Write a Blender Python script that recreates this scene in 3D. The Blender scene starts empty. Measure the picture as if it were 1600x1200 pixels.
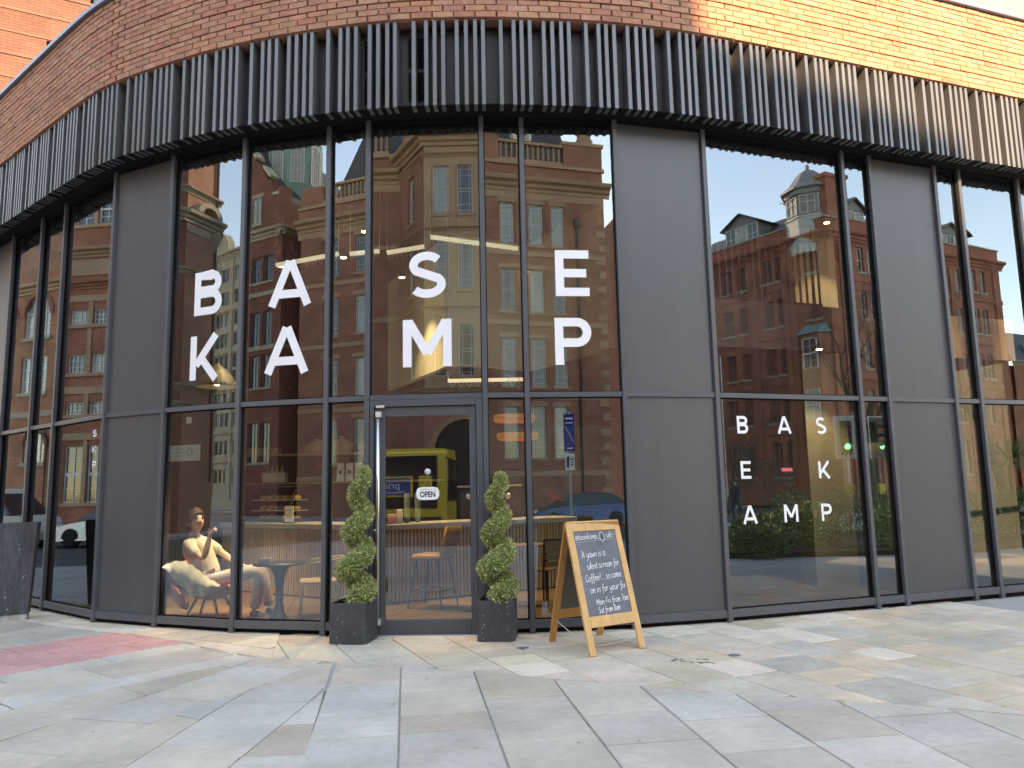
import bpy, math, random
from mathutils import Vector, Matrix
R = math.radians
random.seed(7)
SC = bpy.context.scene
COL = SC.collection

# ------------------------------------------------------------------ camera
cam = bpy.data.cameras.new('camera'); camo = bpy.data.objects.new('camera', cam); COL.objects.link(camo)
PITCH, ROLL, EYE = 0.13566, -0.02054, 1.484
cam.sensor_width = 36.0; cam.lens = 36.0 * 1186.1 / 1600.0; cam.clip_start = 0.05; cam.clip_end = 2000
_r0 = Vector((1, 0, 0)); _u0 = Vector((0, -math.sin(PITCH), math.cos(PITCH))); _f = Vector((0, math.cos(PITCH), math.sin(PITCH)))
_r = _r0 * math.cos(ROLL) + _u0 * math.sin(ROLL); _u = -_r0 * math.sin(ROLL) + _u0 * math.cos(ROLL)
camo.matrix_world = Matrix(((_r.x, _u.x, -_f.x, 0), (_r.y, _u.y, -_f.y, 0), (_r.z, _u.z, -_f.z, EYE), (0, 0, 0, 1)))
SC.camera = camo

# ------------------------------------------------------------------ sky, sun, exposure
SUN_AZ, SUN_EL = R(6), R(27)            # azimuth measured from -Y towards +X
w = bpy.data.worlds.new('World'); SC.world = w; w.use_nodes = True
nt = w.node_tree; sky = nt.nodes.new('ShaderNodeTexSky'); sky.sky_type = 'NISHITA'; sky.sun_disc = False
sky.sun_elevation = SUN_EL; sky.sun_rotation = math.pi - SUN_AZ; sky.air_density = 1.0; sky.dust_density = 0.05; sky.ozone_density = 1.2
bg = nt.nodes['Background']; bg.inputs[1].default_value = 0.15; nt.links.new(sky.outputs[0], bg.inputs[0])
sl = bpy.data.lights.new('sun', 'SUN'); sl.energy = 2.0; sl.angle = R(0.53); sl.color = (1.0, 0.84, 0.66)
so = bpy.data.objects.new('sun', sl); COL.objects.link(so)
_sd = Vector((math.sin(SUN_AZ) * math.cos(SUN_EL), -math.cos(SUN_AZ) * math.cos(SUN_EL), math.sin(SUN_EL)))
so.rotation_euler = _sd.to_track_quat('Z', 'Y').to_euler(); so.location = (0, -10, 60)
SC.view_settings.view_transform = 'Standard'; SC.view_settings.look = 'None'; SC.view_settings.gamma = 1.0
SC.view_settings.exposure = 3.0
SC.view_settings.use_white_balance = True; SC.view_settings.white_balance_temperature = 10800; SC.view_settings.white_balance_tint = 16
SC.render.engine = 'CYCLES'
SC.cycles.max_bounces = 10; SC.cycles.diffuse_bounces = 4; SC.cycles.glossy_bounces = 5; SC.cycles.transparent_max_bounces = 24
SC.cycles.use_denoising = True; SC.cycles.sample_clamp_indirect = 8.0; SC.cycles.caustics_reflective = False; SC.cycles.caustics_refractive = False

# ------------------------------------------------------------------ materials
MATS = {}
def M(name, col=(.5, .5, .5), rough=.6, metal=0.0, rnd=0.0, hue=0.0, nscale=0.0, namt=0.0, bump=0.0, bscale=30.0, emit=None, estr=0.0,
      spec=0.5, col2=None, fine=0.0, stretch=None, sheen=0.0, alpha=None):
    if name in MATS: return MATS[name]
    m = bpy.data.materials.new(name); m.use_nodes = True; t = m.node_tree; N = t.nodes; L = t.links
    b = N['Principled BSDF']; b.inputs['Roughness'].default_value = rough; b.inputs['Metallic'].default_value = metal
    b.inputs['Specular IOR Level'].default_value = spec
    c = (*col, 1); b.inputs['Base Color'].default_value = c
    src = None
    geo = N.new('ShaderNodeNewGeometry'); pos = geo.outputs['Position']
    if stretch:
        mp = N.new('ShaderNodeVectorMath'); mp.operation = 'MULTIPLY'; mp.inputs[1].default_value = stretch; L.new(pos, mp.inputs[0]); pos = mp.outputs[0]
    def noise(scale, detail=5, rough_=.6):
        n = N.new('ShaderNodeTexNoise'); n.inputs['Scale'].default_value = scale; n.inputs['Detail'].default_value = detail
        n.inputs['Roughness'].default_value = rough_; L.new(pos, n.inputs['Vector']); return n.outputs['Fac']
    def ramp(f, lo, hi, a, bb):
        r = N.new('ShaderNodeMapRange'); r.inputs[1].default_value = lo; r.inputs[2].default_value = hi
        r.inputs[3].default_value = a; r.inputs[4].default_value = bb; L.new(f, r.inputs[0]); return r.outputs[0]
    if rnd or col2 or hue:
        oi = N.new('ShaderNodeObjectInfo')
        ad = N.new('ShaderNodeMath'); ad.operation = 'ADD'; L.new(oi.outputs['Random'], ad.inputs[0]); L.new(geo.outputs['Random Per Island'], ad.inputs[1])
        fr = N.new('ShaderNodeMath'); fr.operation = 'FRACT'; L.new(ad.outputs[0], fr.inputs[0]); rv = fr.outputs[0]
    if col2:
        mx = N.new('ShaderNodeMix'); mx.data_type = 'RGBA'; mx.inputs['A'].default_value = c; mx.inputs['B'].default_value = (*col2, 1)
        L.new(rv, mx.inputs['Factor']); src = mx.outputs['Result']
    if rnd or hue or namt or fine:
        hs = N.new('ShaderNodeHueSaturation'); hs.inputs['Color'].default_value = c
        if src: L.new(src, hs.inputs['Color'])
        val = None
        if rnd:
            m7 = N.new('ShaderNodeMath'); m7.operation = 'MULTIPLY'; m7.inputs[1].default_value = 7.31; L.new(rv, m7.inputs[0])
            f7 = N.new('ShaderNodeMath'); f7.operation = 'FRACT'; L.new(m7.outputs[0], f7.inputs[0])
            val = ramp(f7.outputs[0], 0, 1, 1 - rnd, 1 + rnd)
        for sc_, am_ in ((nscale, namt), (nscale * 9 if nscale else 60, fine)):
            if am_:
                nv = ramp(noise(sc_), .3, .7, 1 - am_, 1 + am_)
                if val is None: val = nv
                else:
                    mu = N.new('ShaderNodeMath'); mu.operation = 'MULTIPLY'; L.new(val, mu.inputs[0]); L.new(nv, mu.inputs[1]); val = mu.outputs[0]
        if val is not None: L.new(val, hs.inputs['Value'])
        if hue:
            m3 = N.new('ShaderNodeMath'); m3.operation = 'MULTIPLY'; m3.inputs[1].default_value = 3.77; L.new(rv, m3.inputs[0])
            f3 = N.new('ShaderNodeMath'); f3.operation = 'FRACT'; L.new(m3.outputs[0], f3.inputs[0])
            L.new(ramp(f3.outputs[0], 0, 1, .5 - hue, .5 + hue), hs.inputs['Hue'])
        src = hs.outputs['Color']
    if src: L.new(src, b.inputs['Base Color'])
    if bump:
        bp = N.new('ShaderNodeBump'); bp.inputs['Strength'].default_value = bump; bp.inputs['Distance'].default_value = .02
        L.new(noise(bscale, 6), bp.inputs['Height']); L.new(bp.outputs[0], b.inputs['Normal'])
    if emit: b.inputs['Emission Color'].default_value = (*emit, 1); b.inputs['Emission Strength'].default_value = estr
    if sheen: b.inputs['Sheen Weight'].default_value = sheen
    MATS[name] = m; return m

BRICKS = set()
def M_brick(name, c1, c2, mortar, bw=.225, bh=.075, var=.25, bumpd=.4, courses=False):
    """procedural brickwork for walls too far away to tell the bricks apart; UVs are metres"""
    BRICKS.add(name)
    if name in MATS: return MATS[name]
    m = bpy.data.materials.new(name); m.use_nodes = True; t = m.node_tree; N = t.nodes; L = t.links; b = N['Principled BSDF']
    b.inputs['Roughness'].default_value = .85; b.inputs['Specular IOR Level'].default_value = .25
    uv = N.new('ShaderNodeUVMap'); br = N.new('ShaderNodeTexBrick'); L.new(uv.outputs[0], br.inputs['Vector'])
    br.inputs['Scale'].default_value = 1; br.inputs['Brick Width'].default_value = bw; br.inputs['Row Height'].default_value = bh
    br.inputs['Mortar Size'].default_value = .006; br.inputs['Mortar Smooth'].default_value = .3; br.inputs['Bias'].default_value = 0
    br.inputs['Color1'].default_value = (*c1, 1); br.inputs['Color2'].default_value = (*c2, 1); br.inputs['Mortar'].default_value = (*mortar, 1)
    no = N.new('ShaderNodeTexNoise'); no.inputs['Scale'].default_value = .9; no.inputs['Detail'].default_value = 6; L.new(uv.outputs[0], no.inputs['Vector'])
    mr = N.new('ShaderNodeMapRange'); mr.inputs[1].default_value = .3; mr.inputs[2].default_value = .7; mr.inputs[3].default_value = 1 - var; mr.inputs[4].default_value = 1 + var
    L.new(no.outputs['Fac'], mr.inputs[0]); hs = N.new('ShaderNodeHueSaturation'); L.new(br.outputs['Color'], hs.inputs['Color']); L.new(mr.outputs[0], hs.inputs['Value'])
    L.new(hs.outputs[0], b.inputs['Base Color'])
    bp = N.new('ShaderNodeBump'); bp.inputs['Strength'].default_value = bumpd; bp.inputs['Distance'].default_value = .01; bp.invert = True
    L.new(br.outputs['Fac'], bp.inputs['Height']); L.new(bp.outputs[0], b.inputs['Normal'])
    MATS[name] = m; return m

def M_glass(name, base=.26, tint=(.78, .86, .82), rough=0.0, wave=.0):
    """coated glazing: part of the light is mirrored, the rest passes through tinted"""
    if name in MATS: return MATS[name]
    m = bpy.data.materials.new(name); m.use_nodes = True; t = m.node_tree; N = t.nodes; L = t.links
    for n in list(N):
        if n.type != 'OUTPUT_MATERIAL': N.remove(n)
    out = [n for n in N if n.type == 'OUTPUT_MATERIAL'][0]
    tr = N.new('ShaderNodeBsdfTransparent'); tr.inputs[0].default_value = (*tint, 1)
    gl = N.new('ShaderNodeBsdfGlossy'); gl.inputs['Roughness'].default_value = rough; gl.inputs['Color'].default_value = (.76, .89, 1, 1)
    fr = N.new('ShaderNodeFresnel'); fr.inputs[0].default_value = 1.5
    mr = N.new('ShaderNodeMapRange'); mr.inputs[1].default_value = .04; mr.inputs[2].default_value = 1; mr.inputs[3].default_value = base; mr.inputs[4].default_value = 1
    L.new(fr.outputs[0], mr.inputs[0]); mx = N.new('ShaderNodeMixShader'); L.new(mr.outputs[0], mx.inputs[0]); L.new(tr.outputs[0], mx.inputs[1]); L.new(gl.outputs[0], mx.inputs[2])
    if wave:
        geo = N.new('ShaderNodeNewGeometry'); no = N.new('ShaderNodeTexNoise'); no.inputs['Scale'].default_value = 1.3; no.inputs['Detail'].default_value = 1
        L.new(geo.outputs['Position'], no.inputs['Vector']); bp = N.new('ShaderNodeBump'); bp.inputs['Strength'].default_value = wave; bp.inputs['Distance'].default_value = .01
        L.new(no.outputs['Fac'], bp.inputs['Height']); L.new(bp.outputs[0], gl.inputs['Normal'])
    if base <= 0: L.new(tr.outputs[0], out.inputs[0])
    else: L.new(mx.outputs[0], out.inputs[0])
    MATS[name] = m; return m

# ------------------------------------------------------------------ mesh helpers
class MB:
    def __init__(s): s.v = []; s.lv = []; s.f = []; s.mi = []; s.uv = []; s.xf = None; s.mat = 0
    def add(s, vs, fs, uvs=None):
        o = len(s.v); vs = list(vs); s.lv += [tuple(p) for p in vs]
        s.v += [tuple(s.xf @ Vector(p)) if s.xf is not None else tuple(p) for p in vs]
        for k, f in enumerate(fs):
            s.f.append(tuple(i + o for i in f)); s.mi.append(s.mat); s.uv.append(uvs[k] if uvs else None)
        return s
    def box(s, x0, x1, y0, y1, z0, z1):
        v = [(x0, y0, z0), (x1, y0, z0), (x1, y1, z0), (x0, y1, z0), (x0, y0, z1), (x1, y0, z1), (x1, y1, z1), (x0, y1, z1)]
        return s.add(v, [(3, 2, 1, 0), (4, 5, 6, 7), (0, 1, 5, 4), (1, 2, 6, 5), (2, 3, 7, 6), (3, 0, 4, 7)])
    def bbox(s, x0, x1, y0, y1, z0, z1, b):
        """box with chamfered vertical and top edges"""
        p = [(x0 + b, y0), (x1 - b, y0), (x1, y0 + b), (x1, y1 - b), (x1 - b, y1), (x0 + b, y1), (x0, y1 - b), (x0, y0 + b)]
        q = [(x0 + b, y0 + b)] * 2
        top = [(min(max(x, x0 + b), x1 - b), min(max(y, y0 + b), y1 - b)) for x, y in p]
        v = [(x, y, z0) for x, y in p] + [(x, y, z1 - b) for x, y in p] + [(x, y, z1) for x, y in top]
        n = 8; f = [tuple(reversed(range(8)))] + [(i, (i + 1) % n, n + (i + 1) % n, n + i) for i in range(n)]
        f += [(n + i, n + (i + 1) % n, 2 * n + (i + 1) % n, 2 * n + i) for i in range(n)] + [tuple(range(2 * n, 3 * n))]
        return s.add(v, f)
    def prism(s, poly, z0, z1, cham=0.0):
        n = len(poly); a = sum(poly[i][0] * poly[(i + 1) % n][1] - poly[(i + 1) % n][0] * poly[i][1] for i in range(n))
        if a < 0: poly = poly[::-1]
        if not cham:
            v = [(x, y, z0) for x, y in poly] + [(x, y, z1) for x, y in poly]
            return s.add(v, [tuple(reversed(range(n)))] + [(i, (i + 1) % n, n + (i + 1) % n, n + i) for i in range(n)] + [tuple(range(n, 2 * n))])
        cx = sum(p[0] for p in poly) / n; cy = sum(p[1] for p in poly) / n
        ins = []
        for x, y in poly:
            d = math.hypot(x - cx, y - cy) or 1; k = max(0, 1 - cham * 1.4 / d); ins.append((cx + (x - cx) * k, cy + (y - cy) * k))
        v = [(x, y, z0) for x, y in poly] + [(x, y, z1 - cham) for x, y in poly] + [(x, y, z1) for x, y in ins]
        return s.add(v, [(i, (i + 1) % n, n + (i + 1) % n, n + i) for i in range(n)] + [(n + i, n + (i + 1) % n, 2 * n + (i + 1) % n, 2 * n + i) for i in range(n)] + [tuple(range(2 * n, 3 * n))])
    def tube(s, pts, r, n=8, cap=True):
        pts = [Vector(p) for p in pts]; rs = r if isinstance(r, (list, tuple)) else [r] * len(pts); v = []; f = []
        up = Vector((0, 0, 1))
        for i, p in enumerate(pts):
            d = (pts[min(i + 1, len(pts) - 1)] - pts[max(i - 1, 0)]).normalized()
            a = d.cross(up)
            if a.length < 1e-3: a = d.cross(Vector((1, 0, 0)))
            a.normalize(); b = d.cross(a)
            v += [p + (a * math.cos(2 * math.pi * k / n) + b * math.sin(2 * math.pi * k / n)) * rs[i] for k in range(n)]
        for i in range(len(pts) - 1):
            f += [(i * n + k, i * n + (k + 1) % n, (i + 1) * n + (k + 1) % n, (i + 1) * n + k) for k in range(n)]
        if cap: f += [tuple(reversed(range(n))), tuple(range((len(pts) - 1) * n, len(pts) * n))]
        return s.add(v, f)
    def lathe(s, prof, n=20, c=(0, 0, 0)):
        v = []; f = []
        for r, z in prof: v += [(c[0] + r * math.cos(2 * math.pi * k / n), c[1] + r * math.sin(2 * math.pi * k / n), c[2] + z) for k in range(n)]
        for i in range(len(prof) - 1): f += [(i * n + k, i * n + (k + 1) % n, (i + 1) * n + (k + 1) % n, (i + 1) * n + k) for k in range(n)]
        if prof[0][0] > 1e-4: f.append(tuple(reversed(range(n))))
        if prof[-1][0] > 1e-4: f.append(tuple(range((len(prof) - 1) * n, len(prof) * n)))
        return s.add(v, f)
    def bar(s, a, b, w, h=None, up=(0, 0, 1)):
        """rectangular bar from a to b, w across, h along up"""
        a = Vector(a); b = Vector(b); h = h or w; d = (b - a).normalized(); u = Vector(up); x = d.cross(u)
        if x.length < 1e-3: u = Vector((0, 1, 0)); x = d.cross(u)
        x.normalize(); u = x.cross(d); v = []
        for p in (a, b): v += [p - x * w / 2 - u * h / 2, p + x * w / 2 - u * h / 2, p + x * w / 2 + u * h / 2, p - x * w / 2 + u * h / 2]
        return s.add(v, [(3, 2, 1, 0), (4, 5, 6, 7), (0, 1, 5, 4), (1, 2, 6, 5), (2, 3, 7, 6), (3, 0, 4, 7)])
    def mesh(s, name, mats, smooth=False):
        me = bpy.data.meshes.new(name); me.from_pydata([tuple(p) for p in s.v], [], s.f)
        for m in (mats if isinstance(mats, (list, tuple)) else [mats]): me.materials.append(m)
        if any(s.mi): me.polygons.foreach_set('material_index', s.mi)
        brick = any(m.name in BRICKS for m in (mats if isinstance(mats, (list, tuple)) else [mats]))
        if brick or any(u is not None for u in s.uv):
            ul = me.uv_layers.new(name='UVMap'); flat = []
            for f, u in zip(s.f, s.uv):
                for k in range(len(f)): flat += list(u[k]) if u else [s.lv[f[k]][0] + s.lv[f[k]][1], s.lv[f[k]][2]]
            ul.data.foreach_set('uv', flat)
        if smooth: me.polygons.foreach_set('use_smooth', [True] * len(me.polygons))
        me.update(); return me
    def build(s, name, mats, parent=None, smooth=False, kind=None, mods=None):
        o = link(bpy.data.objects.new(name, s.mesh(name, mats, smooth)), parent)
        if kind: o['kind'] = kind
        return o

ORG = {}
def link(o, parent=None):
    COL.objects.link(o)
    if parent is not None:
        o.parent = parent
        if parent.name in ORG: o.matrix_parent_inverse = ORG[parent.name].inverted()
    return o
def thing(name, label, cat, loc=(0, 0, 0), group=None, rz=0.0):
    """an Empty at the base of a thing; its parts are given in world coordinates"""
    o = bpy.data.objects.new(name, None); COL.objects.link(o); o.location = loc; o.rotation_euler = (0, 0, rz); o.empty_display_size = .1
    ORG[o.name] = Matrix.Translation(Vector(loc)) @ Matrix.Rotation(rz, 4, 'Z')
    return tag(o, label, cat, group)
def tag(o, label=None, cat=None, group=None, kind=None):
    if label: o['label'] = label
    if cat: o['category'] = cat
    if group: o['group'] = group
    if kind: o['kind'] = kind
    return o
def inst(name, me, mw, parent=None):
    o = bpy.data.objects.new(name, me); link(o, parent); o.matrix_basis = mw; return o
def frame(a, b, z=0.0):
    """local axes for a vertical wall from plan point a to b: X along it, Y into the wall, Z up"""
    e = Vector((b[0] - a[0], b[1] - a[1], 0)).normalized(); y = Vector((-e.y, e.x, 0))
    return Matrix(((e.x, y.x, 0, a[0]), (e.y, y.y, 0, a[1]), (0, 0, 1, z), (0, 0, 0, 1)))
def text_mesh(body, size, depth=0.001, align='CENTER', shear=0.0, bold=0.0):
    c = bpy.data.curves.new('t', 'FONT'); c.body = body; c.size = size; c.extrude = depth; c.align_x = align; c.align_y = 'CENTER'; c.shear = shear; c.offset = bold; c.resolution_u = 3
    o = bpy.data.objects.new('t', c); COL.objects.link(o); dg = bpy.context.evaluated_depsgraph_get(); me = bpy.data.meshes.new_from_object(o.evaluated_get(dg))
    bpy.data.objects.remove(o); bpy.data.curves.remove(c); return me
def text(body, size, mw, mat, name='lettering', parent=None, **k):
    me = text_mesh(body, size, **k); me.materials.clear(); me.materials.append(mat); me.name = name
    return inst(name, me, mw, parent)
UPRIGHT = Matrix.Rotation(R(90), 4, 'X')

def clip(poly, p, n):
    """keep the part of a convex polygon where (q-p).n >= 0"""
    out = []
    for i in range(len(poly)):
        a, b = poly[i], poly[(i + 1) % len(poly)]
        da = (a[0] - p[0]) * n[0] + (a[1] - p[1]) * n[1]; db = (b[0] - p[0]) * n[0] + (b[1] - p[1]) * n[1]
        if da >= 0: out.append(a)
        if (da > 0 and db < 0) or (da < 0 and db > 0):
            t = da / (da - db); out.append((a[0] + (b[0] - a[0]) * t, a[1] + (b[1] - a[1]) * t))
    return out
def area(p): return abs(sum(p[i][0] * p[(i + 1) % len(p)][1] - p[(i + 1) % len(p)][0] * p[i][1] for i in range(len(p)))) / 2

# ------------------------------------------------------------------ facade plan (metres, camera over the origin)
PT = dict(zip('ABCDEFGHIJKLMNOP', [(-8.1221, 12.0439), (-7.1609, 11.2587), (-6.4707, 10.695), (-5.1961, 9.6539), (-4.2272, 9.1873), (-3.164, 8.7481), (-2.087, 8.4904),
    (-1.6061, 8.3754), (-0.3001, 8.3204), (0.163, 8.3667), (1.2591, 8.4762), (2.3652, 8.7618), (4.3476, 9.4584), (4.779, 9.6101), (5.8408, 9.9832), (6.2669, 10.133)]))
PT['0'] = (PT['A'][0] - 4 * math.cos(R(-39.24)), PT['A'][1] - 4 * math.sin(R(-39.24)))
PT['Q'] = (PT['P'][0] + 1.13 * math.cos(R(19.36)), PT['P'][1] + 1.13 * math.sin(R(19.36)))
PT['R'] = (PT['P'][0] + 5.0 * math.cos(R(19.36)), PT['P'][1] + 5.0 * math.sin(R(19.36)))
SEQ = '0ABCDEFGHIJKLMNOPQR'
ZT, ZG, ZB, ZC = 2.5, 5.728, 6.785, 7.985      # transom, glass head, brick base, coping
GROUND = -0.05

# ------------------------------------------------------------------ ground, roads, pavement
M('asphalt', (.055, .055, .058), .9, nscale=.6, namt=.2, fine=.15, bump=.3, bscale=60)
def paving_mat():
    m = M_brick('far_paving', (.40, .39, .37), (.34, .33, .31), (.10, .095, .09), .9, .6, .12, .2); return m
gnd = MB().add([(-400, -400, -.19), (400, -400, -.19), (400, 400, -.19), (-400, 400, -.19)], [(0, 1, 2, 3)]).build('road', MATS['asphalt']); tag(gnd, kind='structure')
def slab(name, poly, z0, z1, mat):
    b = MB(); n = len(poly); v = [(x, y, z0) for x, y in poly] + [(x, y, z1) for x, y in poly]
    fs = [(i, (i + 1) % n, n + (i + 1) % n, n + i) for i in range(n)] + [tuple(range(n, 2 * n))]
    b.add(v, fs, [[(v[i][0] + v[i][1], v[i][2]) for i in f] for f in fs[:-1]] + [[(x, y) for x, y in poly]])
    o = b.build(name, mat); return tag(o, kind='structure')
MB_ = paving_mat()
pav = slab('pavement', [(-12.5, -4), (60, -4), (60, 60), (-16, 60), (-13.5, 8)], -.19, GROUND - .014, MB_)
slab('far_pavement', [(-200, -60), (200, -60), (200, -16.5), (-22, -16.5), (-200, -16.5)], -.19, GROUND - .01, MB_)
slab('side_pavement', [(-60, -6), (-24, -6), (-24.5, 2), (-27.2, 9), (-30, 60), (-60, 60)], -.19, GROUND - .01, MB_)
# kerb stones along the near pavement and road lines
M('kerb', (.34, .335, .33), .8, rnd=.12, nscale=3, namt=.1)
M('road_paint', (.75, .74, .7), .7, nscale=6, namt=.12)
kb = MB()
for i in range(70): kb.box(-12.5 + i, -12.5 + i + .985, -4.13, -4.0, -.19, GROUND - .004)
for i in range(60): kb.box(-20 + i, -20 + i + .985, -16.5, -16.37, -.19, GROUND - .004)
kb.build('kerb', MATS['kerb'], pav, kind='stuff')
ln = MB()
for i in range(40): ln.add([(-60 + i * 4, -10.3, -.186), (-58 + i * 4, -10.3, -.186), (-58 + i * 4, -10.18, -.186), (-60 + i * 4, -10.18, -.186)], [(0, 1, 2, 3)])
ln.add([(-60, -4.5, -.186), (60, -4.5, -.186), (60, -4.4, -.186), (-60, -4.4, -.186)], [(0, 1, 2, 3)])
tag(ln.build('road_marking', MATS['road_paint']), kind='structure')

M('flag_grey', (.465, .44, .40), .72, rnd=.09, col2=(.46, .40, .32), nscale=1.6, namt=.15, fine=.08, bump=.10, bscale=14)
M('flag_warm', (.58, .465, .335), .78, rnd=.12, col2=(.46, .42, .36), hue=.012, nscale=3.0, namt=.15, fine=.10, bump=.22, bscale=22)
M('flag_pale', (.64, .575, .48), .78, rnd=.14, col2=(.58, .49, .38), hue=.012, nscale=3.0, namt=.12, fine=.08, bump=.2, bscale=22)
M('flag_red', (.56, .30, .285), .8, rnd=.07, nscale=2.2, namt=.16, fine=.10, bump=.15, bscale=40)
SEAM = [(-9, 11.6), (-5.38, 9.31), (-4.21, 8.71), (-3.57, 8.29), (-2.89, 7.75), (-2.48, 7.48), (-1.81, 7.23), (-1.0, 6.91), (-.05, 6.58), (.34, 6.36), (1.03, 6.10), (1.6, 5.84), (2.12, 5.68), (2.86, 5.40), (3.29, 5.20), (9, 2.6)]
def seam_seg(x):
    for a, b in zip(SEAM[:-1], SEAM[1:]):
        if a[0] <= x <= b[0]: return a, b
    return SEAM[-2], SEAM[-1]
def seam_clip(poly, above):
    cx = sum(p[0] for p in poly) / len(poly)
    a, b = seam_seg(cx); n = (-(b[1] - a[1]), b[0] - a[0])
    g = .006 / math.hypot(*n)
    if above: return clip(poly, (a[0] + n[0] * g, a[1] + n[1] * g), n)
    return clip(poly, (a[0] - n[0] * g, a[1] - n[1] * g), (-n[0], -n[1]))
FLAGS = []
def flag(poly, mat):
    if len(poly) < 3 or area(poly) < .012: return
    FLAGS.append((poly, mat))
def rows(ang, w0, w1, wfun, lfun, t0, t1, mats, filt, gap=.009, org=(0, 0)):
    """stones in courses: courses run along ang, stacked across it"""
    e = (math.cos(R(ang)), math.sin(R(ang))); d = (-e[1], e[0]); wv = w0; k = 0
    while wv < w1:
        wn = wv + wfun(k); t = t0 + random.random() * .5
        while t < t1:
            tn = t + lfun(k); g = gap / 2
            q = [(t + g, wv + g), (tn - g, wv + g), (tn - g, wn - g), (t + g, wn - g)]
            p = [(org[0] + e[0] * a + d[0] * b, org[1] + e[1] * a + d[1] * b) for a, b in q]
            p = filt(p)
            if p: flag(p, random.choice(mats))
            t = tn
        wv = wn; k += 1
def infront(p, lim=-.35):
    """false for stones that lie wholly under the building"""
    cx = sum(q[0] for q in p) / len(p); cy = sum(q[1] for q in p) / len(p)
    for i in range(len(SEQ) - 1):
        a, b = PT[SEQ[i]], PT[SEQ[i + 1]]
        ex, ey = b[0] - a[0], b[1] - a[1]; L = math.hypot(ex, ey); t = ((cx - a[0]) * ex + (cy - a[1]) * ey) / (L * L)
        if -.05 <= t <= 1.05 and ((cx - a[0]) * -ey + (cy - a[1]) * ex) / L > .3: return False
    return True
BD = ((-2.25, 7.2), (-.25, 1.0))     # where the radial setts by the left windows meet the diagonal ones
def f_right(p):
    p = clip(p, BD[0], (BD[1][1], -BD[1][0]))
    if len(p) < 3: return None
    p = seam_clip(p, True)
    if len(p) < 3 or not infront(p): return None
    cx = sum(q[0] for q in p) / len(p); cy = sum(q[1] for q in p) / len(p)
    return p if cx < .72 * cy + 1.2 else None
def f_left(p):
    p = clip(p, BD[0], (-BD[1][1], BD[1][0]))
    if len(p) < 3: return None
    p = seam_clip(p, True)
    if len(p) < 3 or not infront(p) or min(q[0] for q in p) < -8: return None
    return p
rows(114, -9, 4, lambda k: random.choice((.40, .46, .52, .58)), lambda k: random.choice((.34, .42, .5, .62, .74)), -1, 12, ['flag_warm', 'flag_warm', 'flag_warm', 'flag_pale'], f_right, .012)
rows(-30, 4, 12, lambda k: random.choice((.34, .40)), lambda k: random.choice((.42, .5, .56, .7)), -14, 4, ['flag_pale', 'flag_warm', 'flag_pale'], f_left, .014)
# big grey flags, right-hand field
T3 = [(-3.7, 4.0), (-3.304, 5.084), (-3.153, 5.546), (-2.927, 5.955), (-2.576, 6.934), (-2.411, 7.427), (-2.3, 7.8)]
T4 = [(-3.03, 4.0), (-2.604, 5.124), (-2.407, 5.646), (-2.138, 6.18)]
T5 = [(-2.29, 4.0), (-2.193, 5.457), (-2.132, 6.18), (-1.798, 7.195), (-1.6, 7.8)]
T6 = [(-1.69, 4.0), (-1.546, 5.826), (-1.507, 6.21)]
T7 = [(-1.13, 4.0), (-1.404, 5.576), (-1.51, 6.21), (-1.669, 7.14), (-1.75, 7.8)]
def xat(T, y):
    for a, b in zip(T[:-1], T[1:]):
        if a[1] <= y <= b[1]: return a[0] + (b[0] - a[0]) * (y - a[1]) / (b[1] - a[1])
    return T[-1][0] if y > T[-1][1] else T[0][0]
def f_grey(p):
    p = clip(p, (-1.404 + .005, 5.576), (.989, .148))
    if len(p) < 3: return None
    p = seam_clip(p, False)
    if len(p) < 3: return None
    cx = sum(q[0] for q in p) / len(p); cy = sum(q[1] for q in p) / len(p)
    return p if cy > 4.0 and cx < .72 * cy + .9 else None
rows(98, -5.44, 2, lambda k: .61, lambda k: random.choice((.38, .56, .62, .62, .95)), 2, 9, ['flag_grey'], f_grey, .013, org=(0, 0))
def strip(TL, TR, y0, y1, lens, tilt):
    y = y0; k = 0
    while y < y1:
        yn = min(y + lens[k % len(lens)], y1); g = .0055
        ta = tilt if y > y0 else 0; tb = tilt if yn < y1 else 0
        ys = [y + (yn - y) * i / 4 for i in range(5)]
        lft = [(xat(TL, a) + g, a) for a in [y + g] + [yn - g]]; rgt = [(xat(TR, a) - g, a) for a in [y + ta + g] + [yn + tb - g]]
        p = [lft[0], rgt[0], rgt[1], lft[1]]
        p = seam_clip(p, False)
        if len(p) >= 3: flag(p, 'flag_grey')
        y = yn; k += 1
TX = [t for t in T4[:-1]] + [t for t in T5 if t[1] >= 6.17]
TY = [t for t in T6[:-1]] + [t for t in T7 if t[1] >= 6.2]
strip(T3, TX, 4.2, 7.7, [.75, .62, .55, .52, .45, .6], -.16)
strip(T4, T5, 4.2, 6.17, [.55, .85, .57], -.12)
strip(T5, TY, 4.2, 7.6, [.72, .95, .5, .75, .48], -.02)
strip(T6, T7, 4.2, 6.19, [.5, .62, .5, .37], .02)
# left field, courses running towards the kerb; a red tactile apron crosses it
def f_lfield(p):
    cy = sum(q[1] for q in p) / len(p)
    p = clip(p, (xat(T3, min(max(cy, 4.1), 7.7)) - .005, cy), (-.93, .36))
    if len(p) < 3: return None
    p = seam_clip(p, False)
    if len(p) < 3: return None
    cx = sum(q[0] for q in p) / len(p); cy = sum(q[1] for q in p) / len(p)
    return p if cx > -.8 * cy - 1.2 and cy > 3.9 else None
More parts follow.
